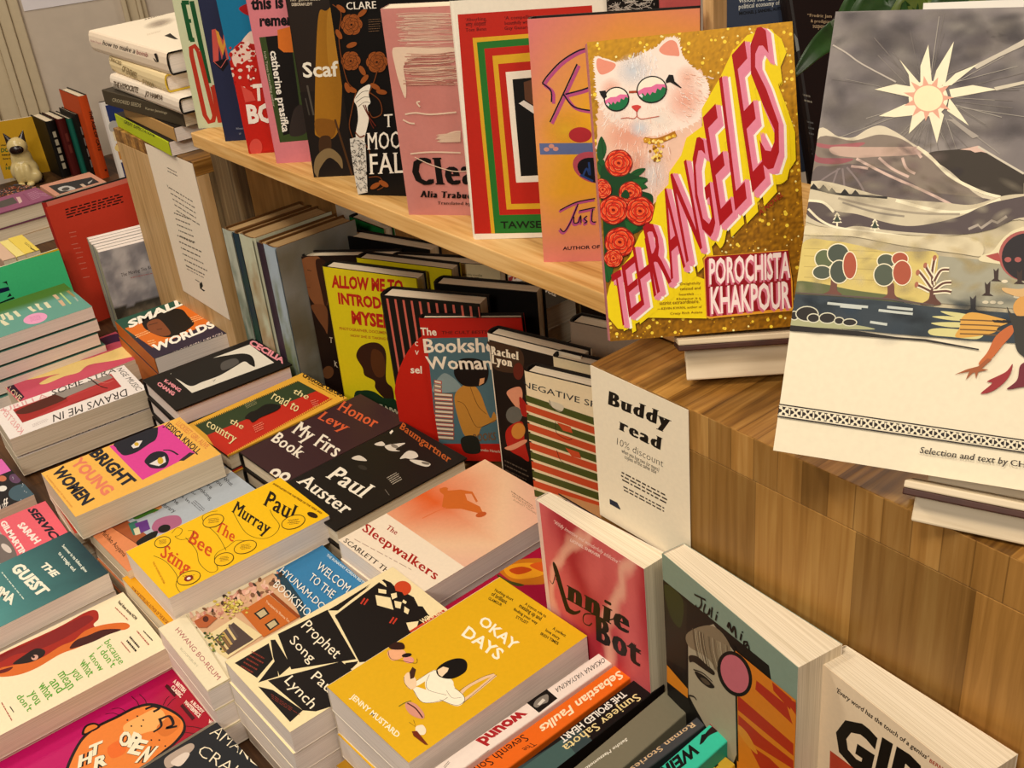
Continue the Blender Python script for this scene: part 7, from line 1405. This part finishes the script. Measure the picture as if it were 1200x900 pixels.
def a_dog(s):
    s.c('Z1')
    for t, a, b, c, k in (('What if', (5, 355), (75, 345), (5, 340), '3a3a14'), ('DOG', (10, 415), (130, 405), (8, 375), '4a6a2c'), ('teaches', (15, 450), (155, 445), (15, 432), '3a3a14'), ('how to be', (30, 490), (165, 480), (30, 470), '3a3a14'), ('A', (55, 550), (75, 548), (55, 525), '3a3a14'), ('HERO', (58, 590), (200, 578), (56, 560), '4a6a2c')): s.text(t, a, b, c, k, 'heavy')
book('x', 'paperback', 'mustard yellow book behind the ceramic cat at the far left', 'c89c1c', 'b88c18', art=a_dog, pose=(-3105, 690, -46, 68, 6, 0, 128, 148, 10))
P5 = U((134, 184), -.046)
def a_board(s):
    for i in range(4):
        for j in range(2): s.rect(.08 + .46 * j, .50 + .46 * j, .05 + .235 * i, .25 + .235 * i, ['2a3468', 'd8a848', 'c88a3c', '3a3a3c', 'e8d8b0', '8a5a34', '2c3a70', 'b8803c'][i * 2 + j])
    s.c('Y1'); s.ell(240, 500, 34, 26, 'e8cc84'); s.poly([(165, 340), (190, 310), (230, 320), (225, 370), (180, 385)], 'b8b4ac', True); s.poly([(215, 300), (235, 285), (245, 320), (225, 330)], 'c8c83c', True)
book('x', 'hardback_book', 'white board book with food pictures leaning behind the far plinth', 'e8e2da', 'd8d0c8', hard=True, art=a_board, pose=(P5.x * 1000 + 250, P5.y * 1000 - 80, -46, 75, 3, 0, 150, 205, 14))
P6 = U((130, 200), 0)
book('x', 'paperback', 'small white book lying at the foot of the leaning picture board', 'd8cec0', 'd8cec0', pose=(-2520, 800, 0, 20, 90, 0, 90, 110, 20))
R7 = random.Random(15)
def a_floral(s):
    s.dots(160, 'd89a78', 1.5, 3.5, (0, 1, 0, 1), 2); s.dots(120, 'b8502c', 1.2, 3, (0, 1, 0, 1), 3); s.dots(120, '4a5a78', 1.2, 3, (0, 1, 0, 1), 4)
book('x', 'paperback', 'floral patterned book lying in front of the ceramic cat', '3a2a28', '3a2a28', art=a_floral, pose=(-2880, 560, -15, 20, 90, 0, 150, 120, 30))

# ceramic siamese cat: one skinned body, with ears and dark face, haunch and paws as parts
def ellipsoid(bm, c, r, seg=16):
    g = bmesh.ops.create_uvsphere(bm, u_segments=seg, v_segments=seg // 2 + 2, radius=1.0)
    for v in g['verts']: v.co = Vector((v.co.x * r[0] + c[0], v.co.y * r[1] + c[1], v.co.z * r[2] + c[2]))
cr = empty('cat_figurine', Matrix.Translation(U((34, 214), -.046)) @ Matrix.Rotation(math.radians(64), 4, 'Z') @ Matrix.Scale(1.0, 4))
tag(cr, 'small cream ceramic cat with dark face and ears sitting by the dark spines', 'figurine')
M_CER = plain_mat('cream_ceramic', hx('d8c48c'), 0.25, 25, 0.06); M_DK = plain_mat('dark_brown_ceramic', hx('2a1812'), 0.25, 25, 0.1)
def cat_part(name, items, mat, parent=cr, vox=.0035):
    bm = bmesh.new()
    for c, r in items: ellipsoid(bm, c, r)
    me = bpy.data.meshes.new(name); bm.to_mesh(me); bm.free(); o = link(name, me, parent, [mat])
    m = o.modifiers.new('fuse', 'REMESH'); m.mode = 'VOXEL'; m.voxel_size = vox; m.use_smooth_shade = True
    m = o.modifiers.new('soft', 'SMOOTH'); m.iterations = 6; m.factor = .5
    return o
cat_part('body', [((0, 0, .034), (.036, .032, .034)), ((0, .004, .062), (.027, .025, .036)), ((-.012, .018, .03), (.022, .024, .028)), ((.018, -.018, .02), (.024, .02, .02)), ((-.012, -.026, .03), (.011, .012, .03)), ((.012, -.028, .03), (.011, .012, .03)), ((0, -.003, .098), (.026, .024, .025)), ((0, -.018, .094), (.015, .012, .012))], M_CER)
cat_part('face_mask', [((0, -.0225, .0945), (.0185, .0095, .0125)), ((0, -.0255, .091), (.009, .007, .007))], M_DK, vox=.0025)
for sx in (-1, 1):
    bm = bmesh.new(); bmesh.ops.create_cone(bm, cap_ends=True, segments=12, radius1=.0125, radius2=.001, depth=.03)
    for v in bm.verts: v.co.y *= .45
    me = bpy.data.meshes.new('ear'); bm.to_mesh(me); bm.free(); o = link('ear', me, cr, [M_DK]); o.location = (sx * .0185, .0, .122); o.rotation_euler = (math.radians(-8), math.radians(sx * 24), 0)
    cat_part('paw', [((sx * .012, -.036, .006), (.011, .013, .007))], M_CER, vox=.0025)
cat_part('tail', [((.03, .0, .008), (.012, .02, .008)), ((.034, -.016, .008), (.009, .012, .008)), ((.028, .02, .009), (.01, .012, .009))], M_DK, vox=.003)
